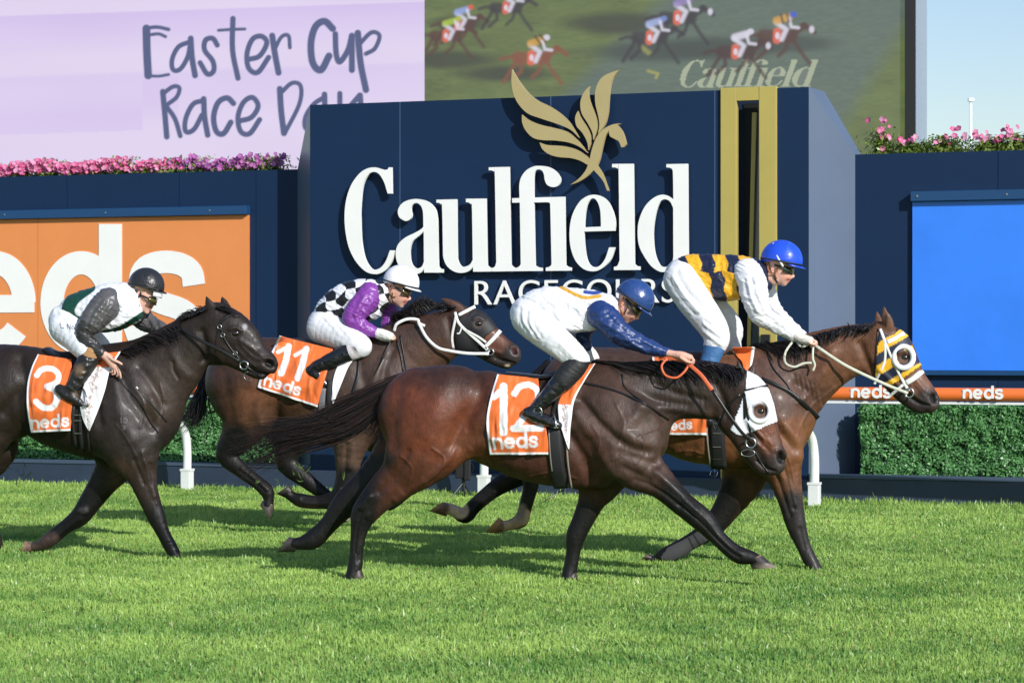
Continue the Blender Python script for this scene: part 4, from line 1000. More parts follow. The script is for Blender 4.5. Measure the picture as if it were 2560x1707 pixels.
rel12 = [
 ([(1600, 1010), (1640, 1060), (1648, 1110)], 16, .016), ([(1452, 1000), (1500, 1060), (1560, 1110), (1620, 1130)], 12, -.016), ([(1440, 1030), (1475, 1090), (1500, 1150), (1530, 1190)], 16, .012),
 ([(1425, 1090), (1460, 1150), (1480, 1200)], 14, -.018), ([(1550, 1130), (1610, 1150), (1640, 1160)], 12, -.010), ([(1590, 1040), (1560, 1075), (1600, 1110)], 18, .010),
 ([(1590, 1200), (1650, 1225), (1700, 1265)], 6, -.006), ([(1640, 1180), (1690, 1225), (1740, 1275)], 9, .007), ([(1560, 1170), (1620, 1200)], 10, -.008),
 ([(1190, 930), (1200, 980), (1160, 1050), (1140, 1110)], 20, -.020), ([(1000, 960), (980, 1040), (985, 1120)], 18, -.010), ([(1120, 940), (1100, 1000), (1070, 1080)], 30, .010),
 ([(1160, 1080), (1120, 1150), (1060, 1200), (990, 1250)], 8, .008), ([(1020, 1130), (990, 1190), (950, 1230)], 9, -.008), ([(1230, 1100), (1180, 1120)], 18, .012), ([(925, 1240), (903, 1268)], 7, .010), ([(915, 1300), (900, 1350), (896, 1400)], 5, -.005),
 ([(1640, 960), (1700, 985), (1760, 1000)], 9, -.008), ([(1600, 1020), (1680, 1020), (1770, 1035)], 12, .010), ([(1560, 960), (1640, 1000), (1720, 1015)], 9, -.007), ([(1790, 960), (1810, 1010), (1815, 1040)], 10, -.012),
 ([(1840, 1048), (1862, 1085), (1890, 1112)], 6, .006), ([(1868, 1050), (1900, 1085), (1930, 1110)], 5, .005), ([(1880, 1075), (1905, 1110), (1925, 1130)], 5, -.005),
 ([(1952, 1136), (1955, 1148)], 9, -.022), ([(1942, 1127), (1960, 1128), (1967, 1142)], 5, .007), ([(1893, 1152), (1920, 1172), (1938, 1178)], 3.5, -.008), ([(1900, 1027)], 12, -.007), ([(1888, 1014), (1900, 1010), (1914, 1016)], 5, .008),
 ([(1350, 1170), (1290, 1160)], 22, .006), ([(1500, 1210), (1440, 1215)], 16, .006),
 ([(1475, 1105), (1500, 1165), (1535, 1212)], 17, -.016), ([(1640, 1070), (1600, 1090), (1570, 1130), (1530, 1150)], 2.6, .0035), ([(1600, 1090), (1610, 1130), (1590, 1160)], 2.4, .003), ([(1540, 1010), (1560, 1060), (1545, 1110)], 2.6, .003), ([(1480, 1060), (1500, 1100), (1490, 1150)], 2.4, .003),
 ([(1320, 1190), (1380, 1180), (1440, 1195)], 2.6, .003), ([(1080, 1120), (1110, 1145), (1095, 1180), (1060, 1205)], 2.6, .004), ([(1000, 1140), (1030, 1170), (1020, 1210)], 2.4, .003), ([(1640, 1215), (1690, 1245), (1740, 1290)], 2.4, .003),
 ([(1885, 1085), (1895, 1110), (1915, 1125)], 2.2, .0035), ([(1895, 1080), (1910, 1100), (1905, 1125)], 2, .003), ([(1900, 1070), (1925, 1100), (1930, 1120)], 2, .003)] + [([(1648 + 11 * i + (i * 37 % 9), 990 + (i * 53 % 17)), (1646 + 11 * i + (i * 29 % 7), 1012 + (i * 31 % 12)), (1636 + 11 * i, 1036 + (i * 41 % 9) - i)], 2.2 + (i * 17 % 3) * .6, -.0009 - .0006 * (i * 23 % 4)) for i in range(12)]
op12 = [('b', 1085, 1040, 150, 140, BAYR, .45), ('b', 1130, 935, 110, 48, (.045, .020, .014), .6), ('b', 1180, 1120, 60, 60, (.15, .05, .022), .6), ('b', 1270, 1040, 70, 100, (.075, .026, .013), .5), ('b', 1360, 1180, 120, 40, (.085, .03, .02), .5),
 ('b', 1560, 1080, 130, 140, GBR, .4), ('b', 1470, 1150, 50, 80, (.08, .033, .022), .5), ('b', 1690, 980, 120, 70, (.045, .03, .024), .4), ('s', [(1560, 905), (1700, 900), (1830, 925)], 60, (.02, .015, .014), 40),
 ('b', 1905, 1085, 45, 60, (.17, .062, .032), .5), ('b', 1955, 1160, 42, 32, (.045, .033, .03), .5), ('s', [(1860, 1060), (1880, 1130), (1915, 1180)], 46, (.035, .022, .018), 16), ('b', 1838, 1020, 36, 50, (.03, .017, .013), .5),
 ('s', [(1000, 1235), (960, 1262), (918, 1290)], 60, (.05, .022, .015), 40), ('s', [(905, 1265), (900, 1320), (888, 1450)], 74, PT, 26), ('s', [(960, 1180), (870, 1255), (800, 1340), (690, 1372)], 92, PT, 30),
 ('s', [(1690, 1240), (1760, 1300), (1830, 1378), (1900, 1405)], 90, PT, 50), ('s', [(1460, 1290), (1440, 1340), (1420, 1450)], 80, PT, 40), ('b', 1015, 1205, 62, 50, (.10, .034, .018), .6),
 ('s', [(1950, 1125), (1960, 1140), (1952, 1155)], 10, (.02, .012, .012), 5),
 ('b', 1954, 1144, 12, 13, (.003, .002, .002), .35), ('s', [(1893, 1153), (1922, 1174), (1936, 1179)], 3, (.006, .004, .004), 2), ('b', 1900, 1027, 20, 20, (.10, .045, .03), .4)]
H12, V12, Q12, S12 = make_horse('dark bay horse wearing white eye-cup hood and orange cloth number 12, nearest the camera', P12, HV, ch12, op12, DBR, rel12)
eye(H12, P12, S12, 1901, 1028, 9)
hair_tufts('tail', H12, P12, [[(1005, 935, 0), (940, 965, 0), (850, 1005, 0), (770, 1055, 0), (690, 1062, 0), (605, 1085, 0)], [(1005, 945, .02), (940, 990, .02), (850, 1045, .02), (740, 1075, .02), (660, 1085, .02), (575, 1108, .02)], [(1002, 955, 0), (950, 1010, 0), (870, 1070, 0), (770, 1092, 0), (690, 1110, 0), (600, 1155, 0)], [(1000, 965, .01), (950, 1030, .01), (880, 1085, .01), (790, 1110, .01), (700, 1140, .01), (598, 1195, .01)]], 720, .0033, 15, BLK + [(.035, .018, .014), (.045, .025, .02)], 5)
hair_tufts('tail', H12, P12, [[(1010, 930, 0), (985, 960, .03), (955, 1000, .04), (930, 1040, .03), (905, 1075, .03)], [(1002, 960, .02), (985, 1000, .03), (965, 1040, .04), (945, 1075, .03), (925, 1105, .03)], [(1000, 970, .02), (985, 1010, .03), (975, 1050, .03), (962, 1080, .03), (955, 1108, .03)]], 200, .0045, 7, BLK, 6, label='short dark hair at the dock of the tail')
hair_tufts('mane', H12, P12, [[(1478, 903, .02), (1530, 908, .05), (1580, 925, .10), (1620, 930, .13)], [(1560, 908, .02), (1600, 918, .08), (1640, 930, .12), (1640, 950, .14)], [(1620, 904, .02), (1650, 915, .09), (1680, 940, .13), (1690, 965, .14)], [(1700, 902, .02), (1720, 915, .09), (1750, 935, .13), (1775, 960, .14)], [(1760, 903, .02), (1790, 915, .09), (1815, 935, .12), (1825, 960, .12)], [(1820, 912, .02), (1835, 925, .06), (1842, 945, .09), (1840, 965, .10)], [(1848, 920, .0), (1862, 925, .04), (1868, 940, .07), (1870, 955, .08)]], 620, .0058, 5, BLK, 8, surf=S12)
hood12 = [(1866, 926), (1903, 945), (1922, 975), (1934, 1010), (1944, 1054), (1912, 1068), (1884, 1080), (1848, 1092), (1824, 1074), (1836, 1045), (1850, 1008), (1862, 975)]
shell('hood', H12, V12, Q12, hood12, .005, M_hood, lambda X, Y: paint(X, Y, (.74, .75, .80), [('b', 1901, 1027, 19, 20, (.09, .04, .025), .15)]), 'white stretch hood with eye cups')
b = MB(P12); dzE = float(P12.loc(S12.hit(1901, 1027))[1]); ring(b, P12, 1899, 1027, dzE + .012, 25, 12, 1.08); b.build('eye_cup', mat('white_eye_cup', (.78, .78, .78), .35), H12, smooth=True)
for pts, w in [([(1862, 976), (1885, 971), (1920, 963)], 6), ([(1860, 982), (1862, 1040), (1862, 1046)], 8), ([(1862, 985), (1872, 1060), (1878, 1090)], 6), ([(1800, 1062), (1815, 1020), (1850, 985)], 5), ([(1885, 1125), (1905, 1160), (1926, 1188)], 5), ([(1780, 1052), (1790, 1075), (1800, 1040)], 4)]: strap('bridle_strap', H12, P12, S12, pts, w, M_leather)
b = MB(P12); ring(b, P12, 1877, 1107, dzE + .035, 12, 5); b.build('bit_ring', M_steel, H12, smooth=True); b = MB(P12); ring(b, P12, 1870, 1132, dzE + .03, 17, 2.5, .5); b.build('bit_bar', M_steel, H12, smooth=True)
line3('rein', H12, P12, [(1668, 895, .17), (1654, 915, .19), (1664, 938, .20), (1690, 944, .20), (1710, 930, .19), (1722, 912, .17)], 6, M_oleather, .003)
line3('rein', H12, P12, [(1648, 893, .14), (1680, 896, .16), (1725, 905, .17)], 9, M_oleather, .003)
line3('rein', H12, P12, [(1716, 905, .17), (1750, 935, .20), (1766, 955, .21), (1780, 975, .21)], 11, M_oleather, .003)
line3('rein', H12, P12, [(1779, 973, .21), (1820, 1035, .20), (1850, 1075, .18), (1872, 1098, .15)], 9, M_leather, .003)
for pts, w in [([(1440, 953), (1500, 966), (1560, 985), (1620, 1015), (1672, 1050)], 6), ([(1555, 935), (1560, 965), (1580, 985), (1615, 1010)], 4)]: strap('breastplate_strap', H12, P12, S12, pts, w, M_leather, .006)
sc12 = empty('saddle', P12, P12.P(1400, 940, .0), 'small black racing saddle and girth on horse number 12', 'saddle')
def saddle(root, pl, surf, top, tw, girths, flap=None):
    b = MB(pl); P = catmull(np.array(top, float), 6); Wp = pl.P(P[:, 0], P[:, 1], np.zeros(len(P))); sc = F / Wp[:, 1].mean(); t = np.linspace(0, 1, len(P))
    sweep(b, Wp, .10 + .05 * np.sin(t * PI_), tw / sc, pl.n, 12); b.build('seat', M_leather, root, smooth=True)
    for pts, w, m in girths: strap('girth', root, pl, surf, pts, w, m, .014, .006, smooth=4)
M_girth = mat('black_elastic_girth', (.016, .016, .019), .6, bump=[(160, .5, .003, (.05, 1, 4))]); M_gedge = mat('grey_girth_edge', (.25, .22, .19), .6)
saddle(sc12, P12, S12, [(1268, 935), (1320, 940), (1365, 943), (1420, 935), (1462, 915)], 7, [([(1384, 1070), (1388, 1130), (1395, 1180), (1404, 1220)], 40, M_girth), ([(1372, 1075), (1377, 1150), (1386, 1210)], 5, M_gedge), ([(1416, 1100), (1420, 1160), (1429, 1221)], 5, M_gedge)])
b = MB(P12); b_pts = P12.P(np.array([1410, 1395, 1375, 1358]), np.array([1224, 1232, 1244, 1255]), np.array([.0, .05, .08, .1])); sweep(b, b_pts, .004, .004, P12.n, 6); b.build('girth_strap_end', M_leather, sc12)
nd = word_strokes('neds', 1236, 1122, 26, -3, .30, 1.02, .27)
o = cloth('saddle_cloth', P12, S12, [(1243, 935), (1229, 980), (1217, 1040), (1218, 1085), (1224, 1137)], [(1345, 945), (1352, 1000), (1362, 1060), (1370, 1100), (1370, 1136)], 62, 86, .018,
    num_cloth([([(1259, 966), (1259, 1080)], 21), ([(1258, 975), (1234, 992)], 18), (catmull([(1286, 984), (1300, 966), (1325, 962), (1344, 978), (1342, 1005), (1318, 1032), (1290, 1068)], 4), 17), ([(1283, 1071), (1352, 1070)], 18)], 20, nd), seed=4)
tag(o, 'orange saddle cloth with white border and number 12 on the nearest horse', 'saddle cloth', 'orange number cloths')
def flapf(split, dirty=True, up=ORC):
    def f(X, Y, U, Vv):
        C = np.tile(np.array(up), (len(X), 1)); w = np.array([.76, .75, .76])
        low = (Vv > split) ; C[low] = w; C[U > .86] = WHT
        n = vnoise(X, Y, 2.2, 7) * .55 + vnoise(X, Y, 8, 9) * .35 + .45 * np.exp(-((U - .4) / .3) ** 2)
        if dirty:
            s = .8 * np.clip((n - .80) * 5, 0, 1) * (Vv > split) * (U < .85); C = C * (1 - s[:, None]) + np.array([.22, .12, .09]) * s[:, None]
        return C
    return f
cloth('front_flap', P12, S12, [(1465, 912), (1430, 960), (1398, 1000), (1397, 1045), (1408, 1085), (1421, 1121)], [(1488, 908), (1462, 950), (1436, 1000), (1428, 1050), (1425, 1090), (1423, 1123)], 26, 70, .022, flapf(.52), parent=o, fold=.003)
b = MB(P12); 
# ---- horse number 1 (striped hood), leading
P1 = Plane(1850, 18.35, HY)
ch1 = [([(1462, 985, 118, 0, .8), (1550, 982, 113, 0, .8), (1640, 995, 120, 0, .76), (1740, 1015, 138, 0, .70), (1825, 1022, 146, 0, .62), (1900, 1035, 130, 0, .62), (1948, 1078, 70, 0, .9)], .05),
 ([(1880, 1010, 120, 0, .5), (1950, 968, 112, 0, .45), (2010, 930, 92, 0, .45), (2075, 895, 74, 0, .46), (2140, 872, 62, 0, .48), (2195, 862, 48, 0, .6)], .07),
 ([(2195, 850, 44, 0, .65), (2200, 890, 50, 0, .62), (2198, 915, 40, 0, .66)], .03), ([(2205, 845, 38, 0, .8), (2238, 868, 42, 0, .78), (2252, 910, 46, 0, .62), (2277, 950, 38, 0, .58), (2308, 985, 32, 0, .72), (2322, 1004, 28, 0, .8)], .03),
 ([(2215, 935, 26, 0, .7), (2250, 975, 24, 0, .7), (2282, 1008, 18, 0, .9), (2303, 1022, 13, 0, 1.2)], .02),
 ([(2222, 820, 15, .06, .55), (2218, 800, 14, .07, .45), (2212, 783, 9, .075, .4), (2210, 767, 3, .075, .6)], .015), ([(2200, 815, 13, -.05, .5), (2195, 795, 9, -.06, .4), (2192, 780, 3, -.06, .6)], .015),
 ([(1470, 1000, 105, .10, .5), (1480, 1085, 70, .13, .55), (1405, 1140, 45, .14, .6), (1335, 1170, 30, .14, .65), (1327, 1215, 20, .14, .75), (1312, 1272, 17, .14, .8), (1302, 1300, 19, .14, .9), (1275, 1311, 13, .14, 1), (1247, 1318, 18, .14, 1.2), (1226, 1326, 10, .14, 1.3)], .05),
 ([(1455, 1010, 100, -.12, .5), (1440, 1090, 65, -.14, .5), (1360, 1150, 42, -.15, .6), (1290, 1188, 30, -.15, .65), (1232, 1225, 21, -.15, .75), (1185, 1265, 19, -.15, .8), (1163, 1288, 20, -.15, .9), (1135, 1276, 15, -.15, 1), (1112, 1268, 18, -.15, 1.2), (1090, 1264, 9, -.15, 1.3)], .05),
 ([(1900, 1030, 100, .11, .60), (1930, 1110, 76, .15, .62), (1958, 1180, 46, .14, .65), (1975, 1245, 32, .14, .75), (1991, 1315, 25, .14, .8), (2008, 1362, 18, .14, .85), (2024, 1397, 18, .14, .9), (2034, 1414, 17, .14, 1.1), (2040, 1430, 19, .14, 1.1)], .05),
 ([(1880, 1090, 90, -.10, .5), (1862, 1185, 58, -.13, .55), (1822, 1262, 36, -.14, .65), (1775, 1322, 27, -.14, .75), (1728, 1352, 20, -.14, .8), (1690, 1376, 22, -.14, .85), (1660, 1390, 20, -.14, .9), (1640, 1398, 13, -.14, 1), (1618, 1400, 12, -.14, 1.3)], .05)]
rel1 = [([(1960, 1060), (1990, 1100), (1995, 1140)], 14, .012), ([(1900, 1010), (1945, 1075), (1985, 1120)], 12, -.012), ([(1990, 960), (2030, 990), (2040, 1030)], 11, -.009), ([(2080, 880), (2050, 940), (2000, 1000)], 14, .010),
 ([(1925, 1150), (1965, 1200), (1985, 1260)], 8, .008), ([(1950, 1140), (1970, 1210), (1985, 1270)], 5, -.007), ([(1935, 1170), (1955, 1230), (1975, 1290)], 5, -.006), ([(1760, 1100), (1740, 1140), (1700, 1130)], 14, .008), ([(1720, 1060), (1700, 1120)], 14, -.008),
 ([(2150, 860), (2165, 900), (2180, 930)], 10, -.012), ([(2200, 925), (2240, 960), (2280, 980)], 6, .006), ([(2335, 988), (2338, 1000)], 9, -.022), ([(2325, 982), (2342, 982), (2352, 994)], 5, .007), ([(2268, 990), (2300, 1008), (2322, 1014)], 3.5, -.008), ([(2259, 893)], 12, -.007), ([(2247, 882), (2259, 878), (2272, 884)], 5, .008),
 ([(2290, 950), (2310, 975)], 6, .005), ([(2000, 1320), (2012, 1370)], 5, -.004), ([(2100, 960), (2060, 990), (2020, 1030), (1990, 1090)], 2.6, .0035), ([(2060, 930), (2030, 980), (1990, 1010)], 2.4, .003), ([(1960, 1120), (1978, 1170), (1990, 1240)], 2.4, .0035), ([(1680, 1130), (1730, 1125), (1780, 1140)], 2.5, .003), ([(2285, 960), (2300, 975), (2310, 990)], 2.2, .003), ([(2275, 955), (2285, 985), (2305, 1000)], 2, .003)] + [([(1985 + 12 * i, 935 + 6 * i), (1992 + 12 * i, 965 + 5 * i), (1996 + 12 * i, 990 + 4 * i)], 3.5, -.003) for i in range(6)]
BY1 = (.12, .052, .026)
op1 = [('b', 1850, 1080, 200, 110, (.19, .075, .032), .5), ('b', 1550, 900, 180, 70, (.055, .03, .022), .5), ('b', 1960, 950, 110, 110, (.085, .042, .028), .4), ('b', 2100, 900, 80, 70, (.14, .06, .03), .4), ('b', 1985, 1110, 50, 60, (.17, .07, .03), .4), ('b', 2280, 960, 50, 50, (.16, .07, .04), .5),
 ('b', 2325, 1000, 40, 30, (.04, .03, .028), .4), ('s', [(2230, 970), (2280, 1015), (2310, 1030)], 36, (.03, .02, .018), 14), ('s', [(1980, 1260), (1995, 1320), (2040, 1430)], 70, (.022, .018, .018), 30), ('s', [(1835, 1230), (1775, 1320), (1660, 1390), (1610, 1400)], 90, PT, 40),
 ('s', [(1380, 1150), (1290, 1188), (1185, 1265), (1165, 1290)], 80, PT, 20), ('s', [(1335, 1160), (1327, 1215), (1300, 1300)], 60, PT, 12), ('s', [(1306, 1290), (1255, 1315)], 44, (.46, .31, .19), 8), ('s', [(1245, 1318), (1226, 1326)], 32, (.22, .12, .06), 6), ('s', [(1305, 1270), (1302, 1295)], 22, (.30, .22, .16), 12),
 ('s', [(1150, 1275), (1122, 1272)], 44, (.55, .38, .24), 7), ('b', 1108, 1268, 16, 14, (.18, .10, .06), .4), ('b', 1092, 1264, 10, 10, (.03, .025, .025), .4), ('b', 1345, 960, 40, 60, (.015, .012, .012), .5),
 ('b', 2337, 995, 11, 12, (.003, .002, .002), .35), ('s', [(2268, 991), (2300, 1009), (2320, 1014)], 3, (.006, .004, .004), 2), ('b', 1880, 1200, 40, 60, (.10, .045, .025), .6), ('s', [(2214, 812), (2215, 790)], 8, (.03, .015, .01), 5)]
H1, V1, Q1, S1 = make_horse('leading bay horse in a navy and yellow striped hood with white eye cups', P1, HV, ch1, op1, BY1, rel1, .9)
eye(H1, P1, S1, 2261, 893, 9)
hair_tufts('mane', H1, P1, [[(1872, 868, .0), (1890, 862, .03), (1915, 875, .06), (1935, 890, .1)], [(1925, 862, .0), (1950, 860, .04), (1975, 880, .09), (1985, 905, .13)], [(1975, 855, .0), (1990, 862, .05), (2005, 880, .10), (2005, 900, .13)], [(2040, 836, .0), (2048, 845, .04), (2050, 858, .07), (2048, 868, .1)], [(2110, 818, .0), (2112, 824, .03), (2108, 832, .05), (2100, 842, .07)], [(2190, 808, .0), (2182, 816, .03), (2172, 824, .05), (2160, 832, .07)]], 520, .0058, 6, BLK, 18, surf=S1)
hair_tufts('tail', H1, P1, [[(1365, 905, -.02), (1340, 930, -.02), (1318, 955, -.02), (1290, 985, -.02), (1260, 1020, -.02)], [(1375, 900, -.02), (1350, 940, -.02), (1330, 975, -.02), (1305, 1010, -.02), (1280, 1060, -.02)]], 220, .006, 7, BLK, 19)
YEL = (.78, .42, .02); NVY = (.012, .018, .045)
hood1 = [(2200, 822), (2215, 836), (2235, 836), (2243, 818), (2252, 816), (2270, 840), (2282, 868), (2296, 900), (2303, 914), (2262, 945), (2226, 966), (2186, 946), (2190, 880), (2196, 836)]
def h1col(X, Y):
    s = (Y + .58 * X); k = np.floor((s - 2130) / 27.5).astype(int)
    C = np.where((k % 2 == 0)[:, None], np.array(YEL), np.array(NVY)); 
    w = (np.hypot(X - 2260, Y - 893) < 18)[:, None]
    return np.where(w, np.array((.08, .035, .02)), C)
shell('hood', H1, V1, Q1, hood1, .005, M_hood, h1col, 'navy and yellow striped stretch hood')
b = MB(P1); dzE = float(P1.loc(S1.hit(2261, 893))[1]); ring(b, P1, 2259, 893, dzE + .012, 24, 15, 1.12); b.build('eye_cup', mat('white_eye_cup', (.8, .8, .8), .35), H1, smooth=True)
for pts, w, m in [([(2217, 856), (2240, 846), (2261, 832)], 13, M_wleather), ([(2200, 822), (2212, 853), (2234, 905), (2256, 950), (2272, 978)], 8, M_wleather), ([(2213, 860), (2211, 905), (2190, 950), (2186, 960)], 7, M_wleather), ([(2307, 926), (2285, 945), (2264, 958)], 15, M_wleather),
                  ([(2195, 822), (2190, 880), (2186, 948)], 4, M_leather), ([(2262, 958), (2230, 985), (2225, 990)], 8, M_wleather)]: strap('bridle_strap', H1, P1, S1, pts, w, m)
b = MB(P1); ring(b, P1, 2273, 982, dzE + .02, 11, 5); b.build('bit_ring', M_steel, H1, smooth=True)
line3('rein', H1, P1, [(2036, 862, .16), (2100, 905, .17), (2147, 930, .16), (2217, 962, .13), (2270, 983, .12)], 8, M_cream, .003)
line3('rein', H1, P1, [(1982, 853, .15), (1964, 880, .18), (1963, 906, .19), (1985, 917, .19), (2010, 908, .18), (2036, 907, .17)], 6, M_cream, .003)
line3('rein', H1, P1, [(2033, 862, .16), (2032, 895, .18), (2037, 912, .18), (2032, 927, .18)], 6, M_cream, .003)
line3('rein', H1, P1, [(1993, 855, .16), (2003, 866, .17), (2018, 862, .17), (2024, 852, .16)], 6, M_cream, .003)
for pts, w in [([(1903, 947), (1933, 960), (1977, 983), (2017, 1017), (2046, 1045)], 12), ([(1917, 878), (1933, 920), (1967, 960), (1983, 990)], 4)]: strap('breastplate_strap', H1, P1, S1, pts, w, M_leather, .008)
shell('leg_bandage', H1, V1, Q1, [(1748, 1325), (1770, 1350), (1715, 1388), (1672, 1405), (1648, 1395), (1668, 1368), (1700, 1352)], .004, mat('grey_bandage', rough=.8, attr=True), lambda X, Y: paint(X, Y, (.045, .045, .048), [('s', [(1722, 1345), (1735, 1372)], 5, (.008, .008, .008), 1.5), ('s', [(1735, 1338), (1750, 1362)], 5, (.008, .008, .008), 1.5)]), 'dark grey bandage with two black bands')
s1 = empty('saddle', P1, P1.P(1800, 900, 0), 'black racing saddle with buckled girth on the leading horse', 'saddle')
saddle(s1, P1, S1, [(1715, 905), (1760, 900), (1800, 895), (1835, 880)], 8, [([(1792, 1055), (1793, 1110), (1798, 1172)], 40, M_girth), ([(1766, 1070), (1770, 1120), (1776, 1168)], 5, M_gedge)])
for y in (1083, 1117, 1147):
    b = MB(P1); q = S1.drape([(1782, y), (1802, y)], P1, .024); sweep(b, q, .003, .004, P1.n, 6); b.build('buckle', M_steel, s1)
line3('girth_strap_end', s1, P1, [(1780, 1172, .08), (1775, 1188, .10), (1790, 1190, .1), (1795, 1175, .08)], 2.5, M_leather)
o = cloth('saddle_cloth', P1, S1, [(1630, 892), (1636, 960), (1648, 1030), (1656, 1087)], [(1742, 900), (1752, 960), (1764, 1020), (1766, 1088)], 56, 80, .018, num_cloth([([(1700, 930), (1700, 1030)], 20)], 20, word_strokes('neds', 1662, 1077, 17, -5, .28, 1.0, .27)), seed=8)
tag(o, 'orange saddle cloth on the leading horse, mostly hidden behind the nearest horse', 'saddle cloth', 'orange number cloths')
cloth('front_flap', P1, S1, [(1830, 870), (1842, 890), (1855, 905), (1862, 940)], [(1888, 868), (1882, 900), (1876, 925), (1866, 950)], 24, 40, .02, flapf(2.0, False), parent=o, fold=.002)

# ---- horse number 11, farthest
P11 = Plane(900, 21.2, HY)
ch11 = [([(625, 955, 113, 0, .8), (710, 950, 106, 0, .82), (790, 968, 122, 0, .74), (870, 978, 135, 0, .66), (940, 985, 125, 0, .62), (995, 1005, 80, 0, .8)], .05),
 ([(940, 960, 112, 0, .48), (1000, 905, 98, 0, .46), (1055, 868, 78, 0, .46), (1105, 840, 62, 0, .48), (1145, 822, 46, 0, .6)], .07),
 ([(1150, 805, 38, 0, .66), (1158, 838, 42, 0, .62), (1162, 850, 36, 0, .66)], .03), ([(1155, 800, 34, 0, .8), (1190, 812, 37, 0, .78), (1216, 845, 38, 0, .62), (1250, 868, 29, 0, .6), (1276, 885, 26, 0, .74), (1280, 892, 22, 0, .8)], .03),
 ([(1190, 865, 22, 0, .7), (1230, 892, 18, 0, .7), (1258, 908, 13, 0, .9), (1270, 912, 10, 0, 1.2)], .02),
 ([(1152, 775, 13, .05, .55), (1135, 763, 12, .06, .45), (1118, 753, 8, .065, .4), (1104, 747, 3, .065, .6)], .015), ([(1150, 770, 12, -.05, .5), (1138, 758, 8, -.06, .4), (1125, 750, 3, -.06, .6)], .015),
 ([(620, 965, 105, .11, .62), (622, 1030, 72, .15, .62), (598, 1085, 46, .15, .6), (566, 1135, 28, .15, .65), (600, 1172, 20, .15, .75), (640, 1203, 17, .15, .8), (666, 1226, 18, .15, .9), (672, 1248, 13, .15, 1), (670, 1266, 17, .15, 1.1), (674, 1288, 9, .15, 1.3)], .05),
 ([(650, 970, 100, -.12, .5), (715, 1060, 58, -.14, .55), (720, 1110, 38, -.15, .6), (718, 1158, 28, -.15, .65), (762, 1197, 21, -.15, .75), (808, 1233, 17, -.15, .8), (842, 1262, 18, -.15, .9), (854, 1278, 13, -.15, 1), (862, 1293, 14, -.15, 1.2)], .05),
 ([(900, 1020, 88, .12, .62), (882, 1080, 56, .15, .65), (872, 1140, 36, .14, .7), (866, 1195, 27, .14, .75), (848, 1243, 25, .14, .8), (800, 1255, 17, .14, .85), (755, 1251, 18, .14, .9), (732, 1242, 13, .14, 1), (718, 1232, 16, .14, 1.2), (700, 1232, 8, .14, 1.3)], .05),
 ([(940, 1040, 85, -.10, .5), (985, 1110, 50, -.13, .55), (1035, 1155, 30, -.14, .65), (1055, 1185, 23, -.14, .75), (1020, 1225, 16, -.14, .8), (990, 1250, 16, -.14, .9), (975, 1262, 14, -.14, 1.1)], .05)]
rel11 = [([(960, 900), (930, 960), (900, 1030)], 13, .010), ([(900, 870), (905, 940), (930, 1010)], 14, -.010), ([(985, 870), (960, 920), (960, 970)], 10, -.008), ([(660, 980), (645, 1030), (655, 1060)], 14, .012), ([(690, 980), (690, 1040)], 12, -.010), ([(560, 930), (570, 1000), (580, 1060)], 14, -.008),
 ([(865, 1110), (862, 1180)], 5, -.006), ([(882, 1110), (876, 1170)], 6, .006), ([(1120, 800), (1128, 840), (1135, 870)], 9, -.010), ([(1289, 877)], 8, -.018), ([(1278, 867), (1293, 866), (1303, 877)], 4, .006), ([(1240, 895), (1265, 903), (1285, 908)], 3, -.008), ([(1195, 808)], 10, -.006), ([(1185, 797), (1196, 793), (1208, 800)], 4, .007), ([(1195, 860), (1230, 875), (1250, 882)], 5, .005)]
op11 = [('b', 660, 1010, 70, 60, (.16, .065, .03), .5), ('b', 860, 960, 110, 110, (.060, .036, .027), .4), ('b', 720, 1050, 120, 50, (.09, .042, .022), .5), ('b', 870, 1130, 50, 80, (.11, .065, .045), .5), ('b', 990, 880, 90, 70, (.055, .03, .022), .4),
 ('s', [(590, 1100), (566, 1135), (640, 1205), (670, 1290)], 76, PT, 30), ('s', [(722, 1100), (718, 1160), (810, 1235), (842, 1262)], 64, PT, 20), ('s', [(868, 1190), (850, 1245), (700, 1235)], 58, PT, 30), ('s', [(1040, 1150), (1055, 1190), (975, 1262)], 60, PT, 20),
 ('b', 862, 1294, 16, 12, (.4, .32, .26), .4), ('b', 1225, 845, 20, 40, (.15, .055, .03), .4), ('b', 1250, 862, 24, 22, (.13, .05, .03), .5), ('b', 1285, 890, 30, 28, (.04, .03, .028), .4), ('b', 1289, 878, 8, 9, (.09, .02, .02), .4), ('b', 1289, 880, 5, 5, (.01, .004, .004), .4),
 ('s', [(1200, 880), (1240, 905), (1270, 915)], 28, (.03, .02, .018), 10), ('s', [(1242, 896), (1265, 904), (1283, 909)], 3, (.005, .003, .003), 2), ('b', 1268, 914, 7, 3, (.5, .42, .25), .4), ('s', [(1105, 747), (1150, 768)], 18, (.09, .04, .025), 8), ('b', 1060, 900, 60, 50, (.085, .042, .026), .6)]
H11, V11, Q11, S11 = make_horse('dark bay horse with white bridle and orange cloth number 11, second from left', P11, .0095, ch11, op11, (.058, .028, .018), rel11)
eye(H11, P11, S11, 1196, 809, 8)
hair_tufts('mane', H11, P11, [[(980, 815, .0), (975, 800, .0), (985, 785, .02), (1000, 780, .03)], [(1010, 808, .0), (1000, 790, .02), (1010, 785, .05), (1030, 800, .08)], [(1050, 790, .0), (1035, 770, .0), (1032, 758, .0), (1035, 748, .0)], [(1080, 775, .0), (1066, 758, .0), (1062, 748, .0), (1066, 742, .0)], [(1110, 768, .0), (1095, 760, .0), (1085, 762, .01), (1070, 775, .02)], [(1140, 768, .0), (1130, 770, .01), (1115, 778, .03), (1095, 790, .05)]], 420, .0058, 5, BLK, 28, surf=S11)
